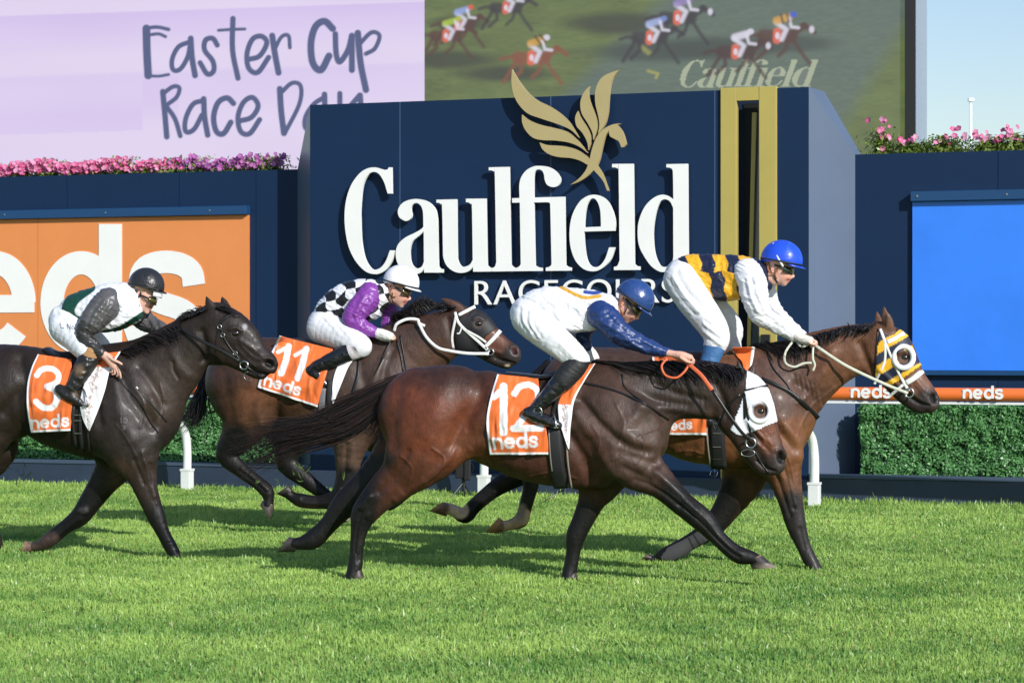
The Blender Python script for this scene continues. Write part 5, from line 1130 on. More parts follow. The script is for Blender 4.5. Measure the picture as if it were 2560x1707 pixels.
hair_tufts('tail', H11, P11, [[(540, 880, -.02), (520, 930, -.05), (508, 985, -.05), (500, 1040, -.05), (470, 1085, -.05)], [(530, 900, -.02), (512, 950, -.04), (495, 1000, -.04), (470, 1040, -.04), (440, 1050, -.04)], [(530, 920, .0), (515, 960, .0), (505, 1010, .0), (510, 1050, .0), (500, 1075, .0)]], 420, .005, 12, BLK, 29)
hood11 = [(1150, 790), (1168, 788), (1187, 766), (1212, 782), (1236, 806), (1243, 822), (1226, 832), (1208, 850), (1196, 880), (1140, 878), (1136, 830)]
shell('hood', H11, V11, Q11, hood11, .005, M_hood, lambda X, Y: paint(X, Y, (.012, .011, .013), [('b', 1196, 809, 14, 14, (.05, .03, .025), .25)]), 'black mesh hood')
eye(H11, P11, Surf(*[V11 + vnormals(V11, Q11) * .006, Q11]), 1196, 809, 8)
for pts, w in [([(1146, 788), (1165, 778), (1188, 766)], 9), ([(1137, 780), (1147, 808), (1175, 836), (1200, 858), (1223, 880)], 8), ([(1165, 826), (1195, 842), (1215, 856)], 6), ([(1140, 790), (1130, 840), (1133, 872)], 7), ([(1251, 826), (1232, 848), (1212, 868)], 11), ([(1213, 868), (1222, 880)], 10), ([(1155, 815), (1149, 832), (1142, 834)], 4)]: strap('bridle_strap', H11, P11, S11, pts, w, M_wleather, .009)
b = MB(P11); dz = float(P11.loc(S11.hit(1225, 880))[1]); ring(b, P11, 1226, 880, dz + .02, 8, 4); b.build('bit_ring', M_steel, H11, smooth=True)
line3('rein', H11, P11, [(1046, 806, .14), (1066, 843, .15), (1093, 868, .15), (1120, 876, .15), (1167, 883, .14), (1222, 884, .12)], 8, M_wleather, .003)
line3('rein', H11, P11, [(985, 828, .10), (992, 810, .12), (1017, 798, .12), (1043, 799, .12), (1048, 808, .13), (1062, 815, .14)], 8, M_wleather, .003)
for pts, w in [([(1000, 838), (1006, 870), (1013, 910), (1016, 935)], 4), ([(992, 850), (1002, 890), (1008, 930)], 4), ([(896, 893), (893, 940), (880, 985)], 8)]: strap('breastplate_strap', H11, P11, S11, pts, w, M_leather, .008)
s11 = empty('saddle', P11, P11.P(850, 880, 0), 'black racing saddle with grey elastic girth on horse number 11', 'saddle')
saddle(s11, P11, S11, [(770, 862), (810, 866), (850, 866), (890, 855)], 6, [([(806, 970), (803, 1010), (806, 1052)], 20, mat('grey_elastic', (.16, .16, .18), .6)), ([(824, 950), (822, 1000), (828, 1050)], 14, M_girth)])
line3('girth_strap_end', s11, P11, [(830, 1105, .1), (838, 1125, .12), (845, 1110, .12), (840, 1100, .1)], 2.5, M_leather)
nd = word_strokes('neds', 660, 962, 20, 17, .30, 1.12, .27)
o = cloth('saddle_cloth', P11, S11, [(698, 840), (678, 880), (655, 930), (643, 968)], [(832, 872), (826, 900), (812, 950), (800, 990), (793, 1018)], 62, 70, .018,
    num_cloth([([(722, 866), (714, 905), (703, 933)], 17), ([(722, 866), (695, 880)], 10), ([(766, 872), (757, 905), (744, 946)], 17), ([(766, 872), (738, 888)], 10)], 18, nd, .035), seed=12)
tag(o, 'orange saddle cloth with white number 11 on the farthest horse', 'saddle cloth', 'orange number cloths')
cloth('front_flap', P11, S11, [(872, 895), (845, 915), (833, 950), (829, 1000)], [(892, 890), (872, 915), (855, 955), (832, 1012)], 24, 50, .02, flapf(.15, False), parent=o, fold=.002)

# ---- horse number 3, left
P3 = Plane(300, 19.2, HY)
ch3 = [([(-60, 985, 122, 0, .82), (10, 982, 122, 0, .8), (75, 972, 106, 0, .8), (150, 998, 120, 0, .74), (220, 1008, 134, 0, .68), (290, 1012, 142, 0, .62), (345, 1030, 112, 0, .66), (372, 1078, 50, 0, 1.0)], .05),
 ([(300, 990, 125, 0, .5), (360, 958, 112, 0, .44), (412, 918, 95, 0, .44), (452, 880, 78, 0, .46), (494, 842, 63, 0, .5), (525, 815, 50, 0, .6)], .07),
 ([(535, 800, 40, 0, .68), (545, 845, 56, 0, .56), (545, 870, 44, 0, .6)], .03), ([(545, 795, 38, 0, .8), (578, 818, 44, 0, .78), (603, 855, 52, 0, .58), (632, 885, 38, 0, .58), (660, 905, 32, 0, .7), (668, 912, 28, 0, .8)], .03),
 ([(575, 890, 26, 0, .7), (610, 912, 20, 0, .7), (640, 932, 15, 0, .9), (655, 937, 12, 0, 1.2)], .02),
 ([(532, 775, 14, .05, .55), (524, 762, 12, .06, .45), (519, 750, 7, .065, .4), (516, 742, 3, .065, .6)], .015), ([(566, 772, 13, -.06, .5), (560, 758, 11, -.07, .4), (556, 745, 4, -.07, .6), (554, 740, 2, -.07, .6)], .015),
 ([(-50, 1010, 112, .10, .55), (-60, 1095, 80, .14, .55), (-100, 1150, 50, .15, .6), (-150, 1215, 34, .15, .65), (-165, 1270, 21, .15, .75), (-180, 1320, 18, .15, .85), (-190, 1350, 19, .15, .9), (-205, 1370, 17, .15, 1.1)], .05),
 ([(-60, 1010, 100, -.12, .5), (-20, 1110, 70, -.14, .5), (-60, 1180, 42, -.15, .6), (-90, 1240, 30, -.15, .65), (-50, 1290, 20, -.15, .8), (-20, 1330, 18, -.15, .9), (-10, 1360, 17, -.15, 1.1)], .05),
 ([(300, 1050, 100, .12, .60), (328, 1115, 74, .15, .62), (350, 1172, 44, .14, .7), (368, 1232, 29, .14, .75), (390, 1290, 23, .14, .8), (408, 1332, 17, .14, .85), (426, 1366, 17, .14, .9), (436, 1383, 15, .14, 1.1), (440, 1396, 17, .14, 1.1)], .05),
 ([(300, 1080, 90, -.10, .5), (292, 1150, 56, -.13, .55), (262, 1200, 38, -.14, .65), (225, 1255, 29, -.14, .75), (200, 1290, 25, -.14, .8), (162, 1318, 18, -.14, .85), (125, 1348, 19, -.14, .9), (97, 1364, 12, -.14, 1), (74, 1367, 14, -.14, 1.2), (60, 1374, 9, -.14, 1.3)], .05)]
rel3 = [([(300, 930), (330, 1000), (380, 1060)], 14, -.012), ([(380, 1000), (395, 1050), (390, 1100)], 13, .012), ([(290, 960), (300, 1040), (330, 1100)], 16, .010), ([(405, 1010), (380, 960), (350, 920)], 12, -.010), ([(240, 1000), (250, 1060)], 12, -.012), ([(355, 1130), (372, 1190), (385, 1240)], 6, .008), ([(335, 1150), (360, 1210)], 5, -.007), ([(375, 1160), (380, 1210)], 4, -.006),
 ([(50, 900), (60, 960), (10, 1030)], 16, -.016), ([(505, 830), (512, 870), (510, 900)], 10, -.014), ([(560, 870), (600, 900), (640, 915)], 6, .005), ([(668, 906), (680, 912)], 9, -.022), ([(660, 897), (680, 897), (690, 910)], 5, .007), ([(622, 925), (650, 934), (680, 938)], 3.5, -.008), ([(588, 833)], 11, -.007), ([(575, 823), (588, 819), (602, 826)], 5, .008), ([(600, 850), (630, 870), (650, 885)], 6, .005), ([(430, 880), (450, 920), (470, 940)], 12, .006), ([(212, 1275)], 10, .008), ([(330, 960), (360, 1010), (350, 1070)], 2.6, .0035), ([(400, 960), (410, 1010), (395, 1060)], 2.6, .003), ([(290, 1060), (320, 1100), (340, 1140)], 2.4, .0035), ([(360, 1150), (380, 1200), (392, 1260)], 2.4, .0035), ([(600, 860), (630, 890), (650, 900)], 2.2, .0035), ([(590, 870), (615, 895), (640, 915)], 2, .003), ([(432, 905), (434, 925), (445, 945)], 4, -.006)]
D3 = (.024, .015, .011)
op3 = [('b', 340, 1040, 110, 110, (.036, .026, .023), .5), ('b', 430, 960, 70, 80, (.045, .030, .022), .5), ('b', 395, 1010, 40, 60, (.05, .032, .022), .5), ('s', [(560, 840), (620, 880), (660, 905)], 80, (.032, .021, .018), 40), ('b', 370, 1190, 40, 60, (.042, .028, .022), .5), ('s', [(395, 1290), (440, 1396)], 60, PT, 30), ('s', [(230, 1250), (125, 1348)], 60, PT, 20), ('b', 300, 1190, 30, 40, (.09, .05, .035), .5),
 ('s', [(128, 1348), (95, 1366)], 40, (.07, .045, .036), 14), ('b', 208, 1275, 12, 8, (.06, .055, .055), .5), ('b', 674, 909, 12, 11, (.003, .002, .002), .35), ('s', [(622, 926), (650, 935), (680, 939)], 3, (.004, .003, .003), 2), ('b', 612, 817, 6, 7, (.35, .35, .36), .5),
 ('s', [(303, 1045), (303, 1057)], 1.8, (.16, .15, .15), 1.5), ('s', arc(313, 1051, 5, 6, 0, 360, 12), 1.8, (.16, .15, .15), 1.5), ('s', [(305, 1064), (311, 1062), (312, 1067), (307, 1069), (312, 1070), (312, 1074), (305, 1074)], 1.8, (.16, .15, .15), 1.5)]
H3, V3, Q3, S3 = make_horse('almost black horse with black bridle and orange cloth number 3, leftmost', P3, .009, ch3, op3, D3, rel3, .72)
eye(H3, P3, S3, 589, 833, 9)
hair_tufts('mane', H3, P3, [[(298, 880, .02), (310, 885, .08), (320, 890, .12), (330, 892, .15)], [(320, 868, .02), (340, 862, .07), (360, 868, .11), (385, 878, .14)], [(370, 838, .02), (390, 840, .07), (410, 850, .11), (430, 862, .13)], [(420, 820, .02), (435, 828, .06), (447, 838, .09), (452, 848, .10)], [(455, 800, .0), (450, 797, .01), (445, 798, .01), (440, 803, .01)], [(480, 790, .0), (472, 786, .0), (465, 788, .0), (455, 795, .0)], [(520, 772, .0), (512, 768, .0), (506, 770, .0), (500, 776, .0)]], 460, .0058, 5, BLK, 38, surf=S3)
hair_tufts('forelock', H3, P3, [[(540, 768, .02), (555, 765, .03), (570, 770, .04), (582, 780, .05)], [(545, 770, .02), (562, 775, .04), (575, 782, .05), (588, 792, .06)]], 90, .004, 4, BLK, 39, surf=S3)
hair_tufts('tail', H3, P3, [[(-160, 900, 0), (-230, 940, 0), (-320, 990, 0), (-420, 1030, 0), (-500, 1060, 0)], [(-160, 930, 0), (-230, 980, 0), (-320, 1040, 0), (-400, 1090, 0), (-470, 1130, 0)]], 260, .006, 14, BLK, 40)
for pts, w in [([(547, 812), (556, 800), (575, 789), (597, 793)], 7), ([(550, 815), (560, 845), (577, 872), (592, 890), (605, 908)], 5), ([(545, 818), (540, 850), (538, 880)], 3), ([(608, 912), (632, 928), (650, 940)], 6)]: strap('bridle_strap', H3, P3, S3, pts, w, M_leather)
for q in ((549, 817, 5), (557, 838, 5), (588, 883, 5)):
    b = MB(P3); h = S3.hit(*q[:2]); ring(b, P3, q[0], q[1], float(P3.loc(h)[1]) + .008, q[2], 2.2); b.build('bridle_ring', M_steel, H3, smooth=True)
b = MB(P3)
h = S3.hit(605, 905); dz = float(P3.loc(h)[1]); ring(b, P3, 610, 913, dz + .03, 10, 4); b.build('bit_ring', M_steel, H3, smooth=True); b = MB(P3); ring(b, P3, 622, 940, dz + .02, 12, 1.6, .9, 60, 260)
b.build('bit_strap', M_steel, H3, smooth=True)
line3('rein', H3, P3, [(452, 820, .12), (480, 838, .14), (505, 853, .15), (550, 875, .15), (600, 905, .13)], 9, M_leather, .003)
strap('breastplate_strap', H3, P3, S3, [(440, 805), (448, 812), (455, 822)], 5, M_leather)
s3 = empty('saddle', P3, P3.P(180, 890, 0), 'black racing saddle with stirrup and double girth on the leftmost horse', 'saddle')
saddle(s3, P3, S3, [(118, 873), (140, 885), (170, 893), (205, 897), (240, 893)], 7, [([(184, 1015), (182, 1060), (190, 1120)], 9, M_girth), ([(203, 1015), (200, 1060), (205, 1130)], 10, M_girth), ([(217, 1070), (221, 1100), (224, 1130)], 5, M_girth)])
for y in (1037, 1051, 1083):
    b = MB(P3); sweep(b, S3.drape([(186, y), (204, y)], P3, .024), .003, .004, P3.n, 6); b.build('buckle', M_steel, s3)
nd = word_strokes('neds', 80, 1071, 21, -4, .30, 1.08, .27)
o = cloth('saddle_cloth', P3, S3, [(94, 885), (78, 920), (68, 960), (67, 1020), (77, 1082)], [(178, 898), (180, 950), (180, 1020), (176, 1077)], 60, 82, .018,
    num_cloth([(catmull([(92, 938), (104, 924), (128, 921), (146, 935), (142, 955), (118, 966)], 4), 15), (catmull([(118, 966), (138, 976), (143, 998), (130, 1018), (108, 1018), (90, 1004)], 4), 17)], 16, nd), seed=21)
tag(o, 'orange saddle cloth with white number 3 on the leftmost horse', 'saddle cloth', 'orange number cloths')
cloth('front_flap', P3, S3, [(270, 882), (240, 905), (214, 950), (200, 1005), (206, 1045), (221, 1076)], [(302, 878), (275, 925), (262, 975), (245, 1025), (235, 1050), (223, 1078)], 28, 70, .02, flapf(.22), parent=o, fold=.003)

OS = (.55, .30, .12); PALE = (.42, .32, .24)
for a in [(H12, P12, (905, 1424), (870, 1424), (912, 1449), (864, 1449), .15), (H12, P12, (738, 1379), (746, 1346), (691, 1380), (722, 1341), -.15, (.02, .016, .016), (.13, .115, .105)), (H12, P12, (1902, 1386), (1872, 1400), (1943, 1418), (1880, 1423), .15, (.035, .026, .024), (.55, .45, .36), (.30, .20, .15)), (H12, P12, (1441, 1430), (1408, 1430), (1446, 1450), (1402, 1450), -.14),
          (H1, P1, (1247, 1333), (1263, 1304), (1212, 1330), (1247, 1293), .14, (.30, .15, .06), OS, (.50, .38, .26)), (H1, P1, (1116, 1291), (1132, 1259), (1072, 1277), (1107, 1254), -.15, (.16, .09, .05), OS, (.50, .38, .26)), (H1, P1, (2044, 1410), (2018, 1416), (2056, 1430), (2018, 1434), .14), (H1, P1, (1624, 1404), (1632, 1387), (1601, 1398), (1619, 1383), -.14),
          (H11, P11, (686, 1262), (656, 1250), (677, 1299), (650, 1263), .15, (.06, .045, .04), (.14, .12, .11)), (H11, P11, (720, 1247), (731, 1222), (691, 1234), (723, 1211), .14, (.02, .015, .015), (.09, .08, .075)), (H11, P11, (864, 1283), (848, 1288), (874, 1299), (852, 1304), -.15, (.4, .33, .28), (.5, .42, .38)),
          (H3, P3, (448, 1380), (427, 1384), (456, 1398), (426, 1400), .14), (H3, P3, (76, 1381), (82, 1356), (50, 1386), (62, 1351), -.14, (.13, .08, .06), (.58, .34, .20))]: hoof(*a)
# ------------------------------------------------------------- riders
SKIN = (.66, .37, .28); SKIN2 = (.70, .40, .31)
def satin(name, rough=.36, bumps=.5, sc=16, attr=True, color=None, spec=.5, coat=.0):
    return mat(name, color=color, rough=rough, spec=spec, attr=attr, coat=coat, bump=[(-sc * .55, bumps, .022, (1, 1, 1.5)), (-sc * 1.2, bumps * .6, .010, (1.7, 1, .8))])
M_skin = mat('skin', rough=.5, spec=.35, attr=True, bump=[(90, .15, .001, (1, 1, 1))])
M_silk = satin('racing_silks', .40, .40, 13); M_breech = satin('white_breeches', .45, .6, 12, False, (.74, .74, .75), .3); M_boot = satin('polished_boot', .22, .5, 22, False, (.010, .010, .011), .6, .3)
M_goggle = mat('goggle_lens', (.16, .13, .06), rough=.08, spec=1.0, metal=.6); M_gframe = mat('goggle_frame', (.02, .02, .02), .4)
def rider_head(B, C, ang, R, kd=1.0, wide=1.0):
    a = math.radians(ang); H = lambda f, d: (C[0] + R * (f * math.cos(a) - d * kd * math.sin(a)), C[1] + R * (f * math.sin(a) + d * kd * math.cos(a)))
    def nd(f, d, r, dz=0, wr=1): x, y = H(f, d); return (x, y, r * R, dz, wr * wide)
    m = R / 330.0
    B.add([nd(-.12, .05, .74, 0, .82), nd(.05, .35, .66, 0, .80)], .02)
    B.add([nd(-.05, .55, .46, 0, .92), nd(.12, .85, .36, 0, .95), nd(.30, 1.02, .24, 0, 1.0), nd(.38, 1.12, .16, 0, 1.1)], .03)     # jaw and chin
    B.add([nd(.30, .42, .34, 0, 1.2), nd(.36, .78, .28, 0, 1.2)], .03)                                                              # face plane
    B.add([nd(.52, .36, .16, 0, 1.7), nd(.50, .30, .14, 0, 1.7)], .02)                                                             # brow
    B.add([nd(.60, .42, .07, 0, .8), nd(.70, .60, .085, 0, .9), nd(.755, .68, .085, 0, 1.0), nd(.66, .74, .09, 0, 1.3)], .012)     # nose
    B.add([nd(.58, .86, .075, 0, 2.0)] * 1, .012); B.add([nd(.55, .955, .075, 0, 1.8)], .010)                                      # lips
    B.add([nd(.44, .70, .13, .040 * wide, .7)], .02); B.add([nd(.44, .70, .13, -.040 * wide, .7)], .02)                            # cheeks
    for sg in (1, -1):
        B.add([nd(-.34, .42, .10, sg * .076 * wide, .25), nd(-.36, .58, .09, sg * .080 * wide, .25), nd(-.30, .70, .06, sg * .076 * wide, .25)], .006)   # ears
        B.add([nd(.42, .47, .10, sg * .030, .8)], .01)
    return H, a
def face_paint(H, R, skin):
    x, y = H(.56, .90); m1 = H(.50, .905); m2 = H(.66, .89); e = H(.44, .47); er = H(-.34, .55)
    ck = H(.42, .68)
    return [('b', *ck, .25 * R, .2 * R, (.74, .36, .27), .8), ('b', x, y, .14 * R, .09 * R, (.60, .20, .16), .5), ('s', [m1, m2], .035 * R, (.12, .03, .03), .03 * R), ('b', *e, .10 * R, .05 * R, (.05, .03, .03), .4), ('b', *er, .07 * R, .10 * R, (.60, .26, .20), .5)]
def ring3(mb, pl, C, a, R, kd, f0, f1, dcen, half_d, wn, th, n0=0, n1=360, kf=1.0):
    """band that goes round the head: centre f, half length, height dcen, half width across"""
    t = np.radians(np.linspace(n0, n1, 33)); f = f0 + f1 * np.cos(t); d = dcen + kf * np.cos(t)
    px = C[0] + R * (f * math.cos(a) - d * kd * math.sin(a)); py = C[1] + R * (f * math.sin(a) + d * kd * math.cos(a))
    P = pl.P(px, py, wn * np.sin(t)); up = (P * 0) + np.array([math.sin(a) * pl.u[0], math.sin(a) * pl.u[1], math.cos(a)])
    sweep(mb, P, half_d, th, up, 6, cap=abs(n1 - n0) < 360)
def helmet(root, pl, C, ang, R, colf, m, kd, strapcol, wide=1.0, name='helmet', buckle=None):
    a = math.radians(ang); sc = pl.scale(C[0]); Rm = R / sc; nl, nt_ = 20, 40; V = []; X = []; Y = []
    up = np.array([math.sin(a) * pl.u[0], math.sin(a) * pl.u[1], math.cos(a)]); fw = np.array([math.cos(a) * pl.u[0], math.cos(a) * pl.u[1], -math.sin(a)])
    c0 = pl.P(C[0], C[1], 0)
    for i in range(nl + 1):
        for j in range(nt_):
            ph = 2 * PI_ * j / nt_; lim = math.radians(94 + 16 * max(0, -math.cos(ph))); th = lim * i / nl
            rr = 1.0 + .012 * math.cos(ph * 6) * math.sin(th)
            V.append(c0 + Rm * rr * (fw * 1.03 * math.sin(th) * math.cos(ph) + pl.n * .86 * wide * math.sin(th) * math.sin(ph) + up * .98 * math.cos(th)))
    V = np.array(V); fs = [(i * nt_ + j, (i + 1) * nt_ + j, (i + 1) * nt_ + (j + 1) % nt_, i * nt_ + (j + 1) % nt_) for i in range(nl) for j in range(nt_)]
    Xp, Yp = project(V)
    lf = ((V - c0) @ fw) / Rm; lu = ((V - c0) @ up) / Rm; ln = ((V - c0) @ pl.n) / Rm
    hm = link(name, V, fs, m, root, cols=colf(lf, lu, ln)); s_ = hm.modifiers.new('thickness', 'SOLIDIFY'); s_.thickness = .006; s_.offset = -1
    # peak
    pv = []; n = 17
    for k, (ex, dr) in enumerate(((.97, .10), (1.12, .12), (1.27, .17))):
        for j in range(n):
            ph = math.radians(-62 + 124 * j / (n - 1)); e = .97 + (ex - .97) * math.cos(ph * 1.25) ** .8 if k else .97
            pv.append(c0 + Rm * (fw * e * 1.03 * math.cos(ph) + pl.n * .86 * wide * e * math.sin(ph) - up * (dr + .0)))
    pf = [(k * n + j, k * n + j + 1, (k + 1) * n + j + 1, (k + 1) * n + j) for k in range(2) for j in range(n - 1)]
    pk = link('peak', np.array(pv), pf, m, hm, cols=np.tile(colf(np.array([1.]), np.array([0.]), np.array([0.])), (len(pv), 1))); s_ = pk.modifiers.new('thickness', 'SOLIDIFY'); s_.thickness = .006
    b = MB(pl); t = np.radians(np.linspace(0, 360, 41))
    P = np.array([c0 + Rm * 1.045 * (fw * 1.03 * math.cos(q) * math.cos(.12) + pl.n * .86 * wide * math.sin(q) - up * (.03 + .05 * (1 - math.cos(q)) )) for q in t])
    sweep(b, P, .007, .003, up, 6, cap=False); b.build('elastic_band', mat('helmet_band', strapcol, .6), hm, smooth=True)
    b = MB(pl)
    sweep(b, np.array([c0 + up * Rm * .98, c0 + up * (Rm * .98 + .006)]), .012, .012, fw, 10); b.build('button', m, hm, smooth=True) if False else None
    return hm, c0, fw, up, Rm
def goggles(root, pl, C, ang, R, kd, lens, up_on=False, wide=1.0):
    a = math.radians(ang); b = MB(pl)
    ring3(b, pl, C, a, R, kd, .02, .66, .40, .145 * R / pl.scale(C[0]), .090 * wide, .006, -74, 74, .06); g = b.build('goggles', lens, root, smooth=True)
    b = MB(pl); ring3(b, pl, C, a, R, kd, .02, .64, .36, .010, .093 * wide, .003, 70, 290, .08); b.build('goggle_strap', M_gframe, g, smooth=True)
    b = MB(pl); ring3(b, pl, C, a, R, kd, .02, .665, .555, .004, .090 * wide, .008, -76, 76, .06); ring3(b, pl, C, a, R, kd, .02, .665, .245, .004, .090 * wide, .008, -76, 76, .06); b.build('goggle_frame', M_gframe, g, smooth=True)
def chin_strap(root, pl, H, pts, m, w=.008):
    b = MB(pl)
    for sg in (1,): 
        P = [pl.P(*H(f, d), dz) for f, d, dz in pts]; sweep(b, catmull(P, 5), .003, w, pl.n, 6)
    b.build('chin_strap', m, root, smooth=True)
M_tan = mat('tan_leather_strap', (.26, .10, .035), .5)
def garment(name, root, pl, h, chains, m, colf, grow, k=.02, rel=None, relax_n=2, ruf=None):
    if ruf is None: ruf = {'silk_shirt': .85, 'sleeve': .85, 'breeches': .22}.get(name, .25)
    B = Body(pl, h)
    for nodes in chains: B.add(nodes, k, grow=grow)
    V, Q = B.mesh(); V = relax(V, Q, relax_n, .5)
    X, Y = project(V); N_ = vnormals(V, Q); D_ = np.zeros(len(V))
    if ruf:
        for s1, s2, am, an in ((26, 9, .0075, .5), (17, 6, .0045, -.35), (9, 5, .002, 1.1)):
            u = X * math.cos(an) + Y * math.sin(an); v = -X * math.sin(an) + Y * math.cos(an); u = u + 8 * vnoise(X, Y, 20, 31)
            n = vnoise(u / s1 * 10, v / s2 * 10, 10, 17 + int(s1)); D_ += am * ruf * ((1 - np.abs(2 * n - 1)) ** 2 - .35)
        V = V + N_ * D_[:, None]
    if rel: V = relief(V, Q, rel)
    X, Y = project(V); o = link(name, V, Q, m, root, cols=colf(X, Y) if colf else None); return o, V, Q
def fingers(B, pl, knuck, curl, n=4, spread=.018, dz0=0.0, r=3.0, plane=None):
    """four fingers side by side across the hand; curl = list of px offsets from the knuckle"""
    for i in range(n):
        L = (1.0, 1.08, 1.02, .82)[i % 4]; z = dz0 + (i - 1.5) * spread
        off = plane[i] if plane else (0, 0)
        P = [(knuck[0] + off[0] - (0), knuck[1] + off[1], r, z, 1.0)] + [(knuck[0] + off[0] + c[0] * L, knuck[1] + off[1] + c[1] * L, r * (1 - .1 * j), z, 1.0) for j, c in enumerate(curl)]
        B.add(P, .004, 2)
VH = .0052
def person(label, pl, at): return empty('person', pl, pl.P(at[0], at[1], 0), label, 'jockey', 'jockeys racing to the post')
wht = lambda X, Y: np.tile(np.array((.74, .74, .77)), (len(X), 1))
FOLD = lambda P, n, dx, dy, w, amp: [([(p[0] + dx * i, p[1] + dy * i) for p in P], w, amp * (1 if i % 2 else -.8)) for i in range(n)]

# ---- rider of horse 12
J = person('jockey crouched low in white and navy satin with a shiny navy cap', P12, (1330, 800)); Hc, Ha, HR = (1587, 746), 38, 47
B = Body(P12, VH); H, a_ = rider_head(B, Hc, Ha, HR, 1.08)
tor = [(1322, 786, 42, 0, 1.0), (1370, 766, 46, 0, .95), (1425, 772, 48, 0, .95), (1478, 776, 46, 0, 1.1), (1512, 772, 34, 0, 1.6)]
B.add([(x, y, r - 4, z, w) for x, y, r, z, w in tor], .03); B.add([(1512, 770, 24, 0, 1.1), (1545, 770, 20, 0, 1.1), (1562, 775, 19, 0, 1.1)], .02)
thn = [(1322, 795, 42, .08, .9), (1352, 822, 40, .13, .85), (1390, 852, 36, .18, .85), (1425, 880, 31, .21, .85), (1446, 900, 27, .22, .9)]
thf = [(1325, 795, 40, -.08, .9), (1370, 825, 36, -.14, .85), (1420, 858, 30, -.19, .85), (1462, 885, 25, -.21, .9), (1478, 898, 19, -.22, .9)]
shn = [(1447, 900, 27, .22, .9), (1420, 935, 25, .25, .85), (1385, 975, 22, .27, .85), (1353, 1008, 16, .28, .9), (1335, 1026, 14, .28, .9)]
ftn = [(1319, 1032, 13, .28, 1.0), (1338, 1040, 15, .28, 1.0), (1365, 1050, 14, .28, 1.1), (1388, 1060, 12, .28, 1.2), (1397, 1064, 9, .28, 1.2)]
arn = [(1500, 785, 33, .12, .9), (1518, 800, 33, .16, .9), (1545, 828, 27, .19, .9), (1588, 853, 21, .19, .9), (1630, 869, 16, .17, .9), (1660, 880, 10, .15, .9)]
arf = [(1500, 780, 30, -.12, .9), (1520, 815, 24, -.17, .9), (1565, 850, 18, -.17, .9), (1630, 872, 13, -.10, .9), (1680, 885, 9, -.04, .9)]
upf = [(1480, 800, 20, -.12, .9), (1458, 838, 17, -.16, .9), (1466, 866, 13, -.17, .9)]
for c in (thn, thf, shn, arn, arf): B.add([(x, y, r * .82, z, w) for x, y, r, z, w in c], .02)
B.add([(x, y, r * .75, z, w) for x, y, r, z, w in ftn], .01)
B.add([(1660, 880, 9, .15, .8), (1682, 885, 9, .15, 1.0), (1704, 889, 11, .155, 1.3), (1724, 894, 9, .155, 1.6)], .01)
fingers(B, P12, (1726, 893), [(8, 6), (6, 15), (-4, 17)], r=3.2, dz0=.155, spread=.019); B.add([(1702, 894, 4, .19, 1), (1716, 903, 3.6, .195, 1), (1728, 906, 3.2, .185, 1)], .005, 2)
B.add([(1680, 885, 8, -.04, .9), (1705, 892, 8, -.04, 1.3)], .01); fingers(B, P12, (1708, 893), [(8, 6), (6, 14), (-4, 16)], r=3.2, dz0=-.04, spread=.019)
V, Q = B.mesh(); V = relax(V, Q, 1, .4); X, Y = project(V); link('body', V, Q, M_skin, J, cols=paint(X, Y, SKIN, face_paint(H, HR, SKIN)))
def c12(X, Y):
    return paint(X, Y, (.75, .75, .78), [('s', catmull([(1400, 716), (1430, 732), (1462, 744), (1500, 740)], 5), 9, (.62, .34, .04), 2), ('s', catmull([(1462, 730), (1490, 732), (1515, 722)], 4), 9, (.03, .07, .30), 2)])
fo = FOLD([(1345, 760), (1362, 800)], 4, 14, 2, 4, .004) + [([(1400, 740), (1440, 770), (1470, 800)], 6, .005), ([(1420, 730), (1470, 765), (1495, 795)], 5, -.005), ([(1370, 800), (1430, 822), (1480, 820)], 6, .008), ([(1360, 740), (1420, 790)], 5, .004)]
garment('silk_shirt', J, P12, .0065, [[(1336, 772, 40, 0, 1.0)] + tor[1:4] + [(1512, 774, 36, 0, 1.5), (1528, 768, 22, 0, 1.3)], [(1380, 788, 30, .06, 1), (1430, 800, 27, .06, 1.2), (1468, 806, 17, .04, 1.5)]], M_silk, c12, .012, rel=fo)
navy = lambda X, Y: np.tile(np.array((.015, .040, .150)), (len(X), 1))
fa = [([(1500, 800), (1530, 820), (1575, 850)], 6, .006), ([(1515, 780), (1545, 815), (1600, 850)], 5, -.006), ([(1590, 842), (1640, 868)], 4, .005), ([(1560, 850), (1620, 878)], 5, .005), ([(1535, 800), (1525, 830)], 5, -.004)]
garment('sleeve', J, P12, .006, [arn], M_silk, navy, .006, rel=fa); garment('sleeve', J, P12, .007, [arf, upf], M_silk, navy, .006)
fb = FOLD([(1300, 770), (1300, 800), (1320, 830)], 5, 9, 4, 4, .005) + FOLD([(1410, 850), (1440, 880)], 4, -9, 10, 4, .004)
garment('breeches', J, P12, .0065, [[(1320, 784, 43, 0, 1.05), (1345, 778, 38, 0, 1.0)], thn, thf], M_breech, None, .006, rel=fb)
garment('boot', J, P12, .006, [shn[1:], ftn], M_boot, None, .004, rel=[([(1372, 968), (1395, 985)], 4, -.004), ([(1350, 1000), (1365, 1020)], 4, -.004), ([(1338, 1015), (1352, 1032)], 4, .004)])
garment('knee_gaiter', J, P12, .006, [[(1446, 903, 26, .22, .9), (1432, 922, 27, .235, .88), (1408, 950, 25, .26, .86)]], satin('matt_black_gaiter', .6, .2, 30, False, (.012, .012, .013)), None, .008)
garment('boot', J, P12, .008, [[(1478, 900, 20, -.22, .9), (1440, 950, 20, -.26, .9), (1405, 1010, 15, -.28, .9), (1400, 1040, 13, -.28, 1), (1440, 1055, 11, -.28, 1)]], M_boot, None, .004)
M_cap = satin('satin_cap_cover', .26, .35, 24, True, None, .6); 
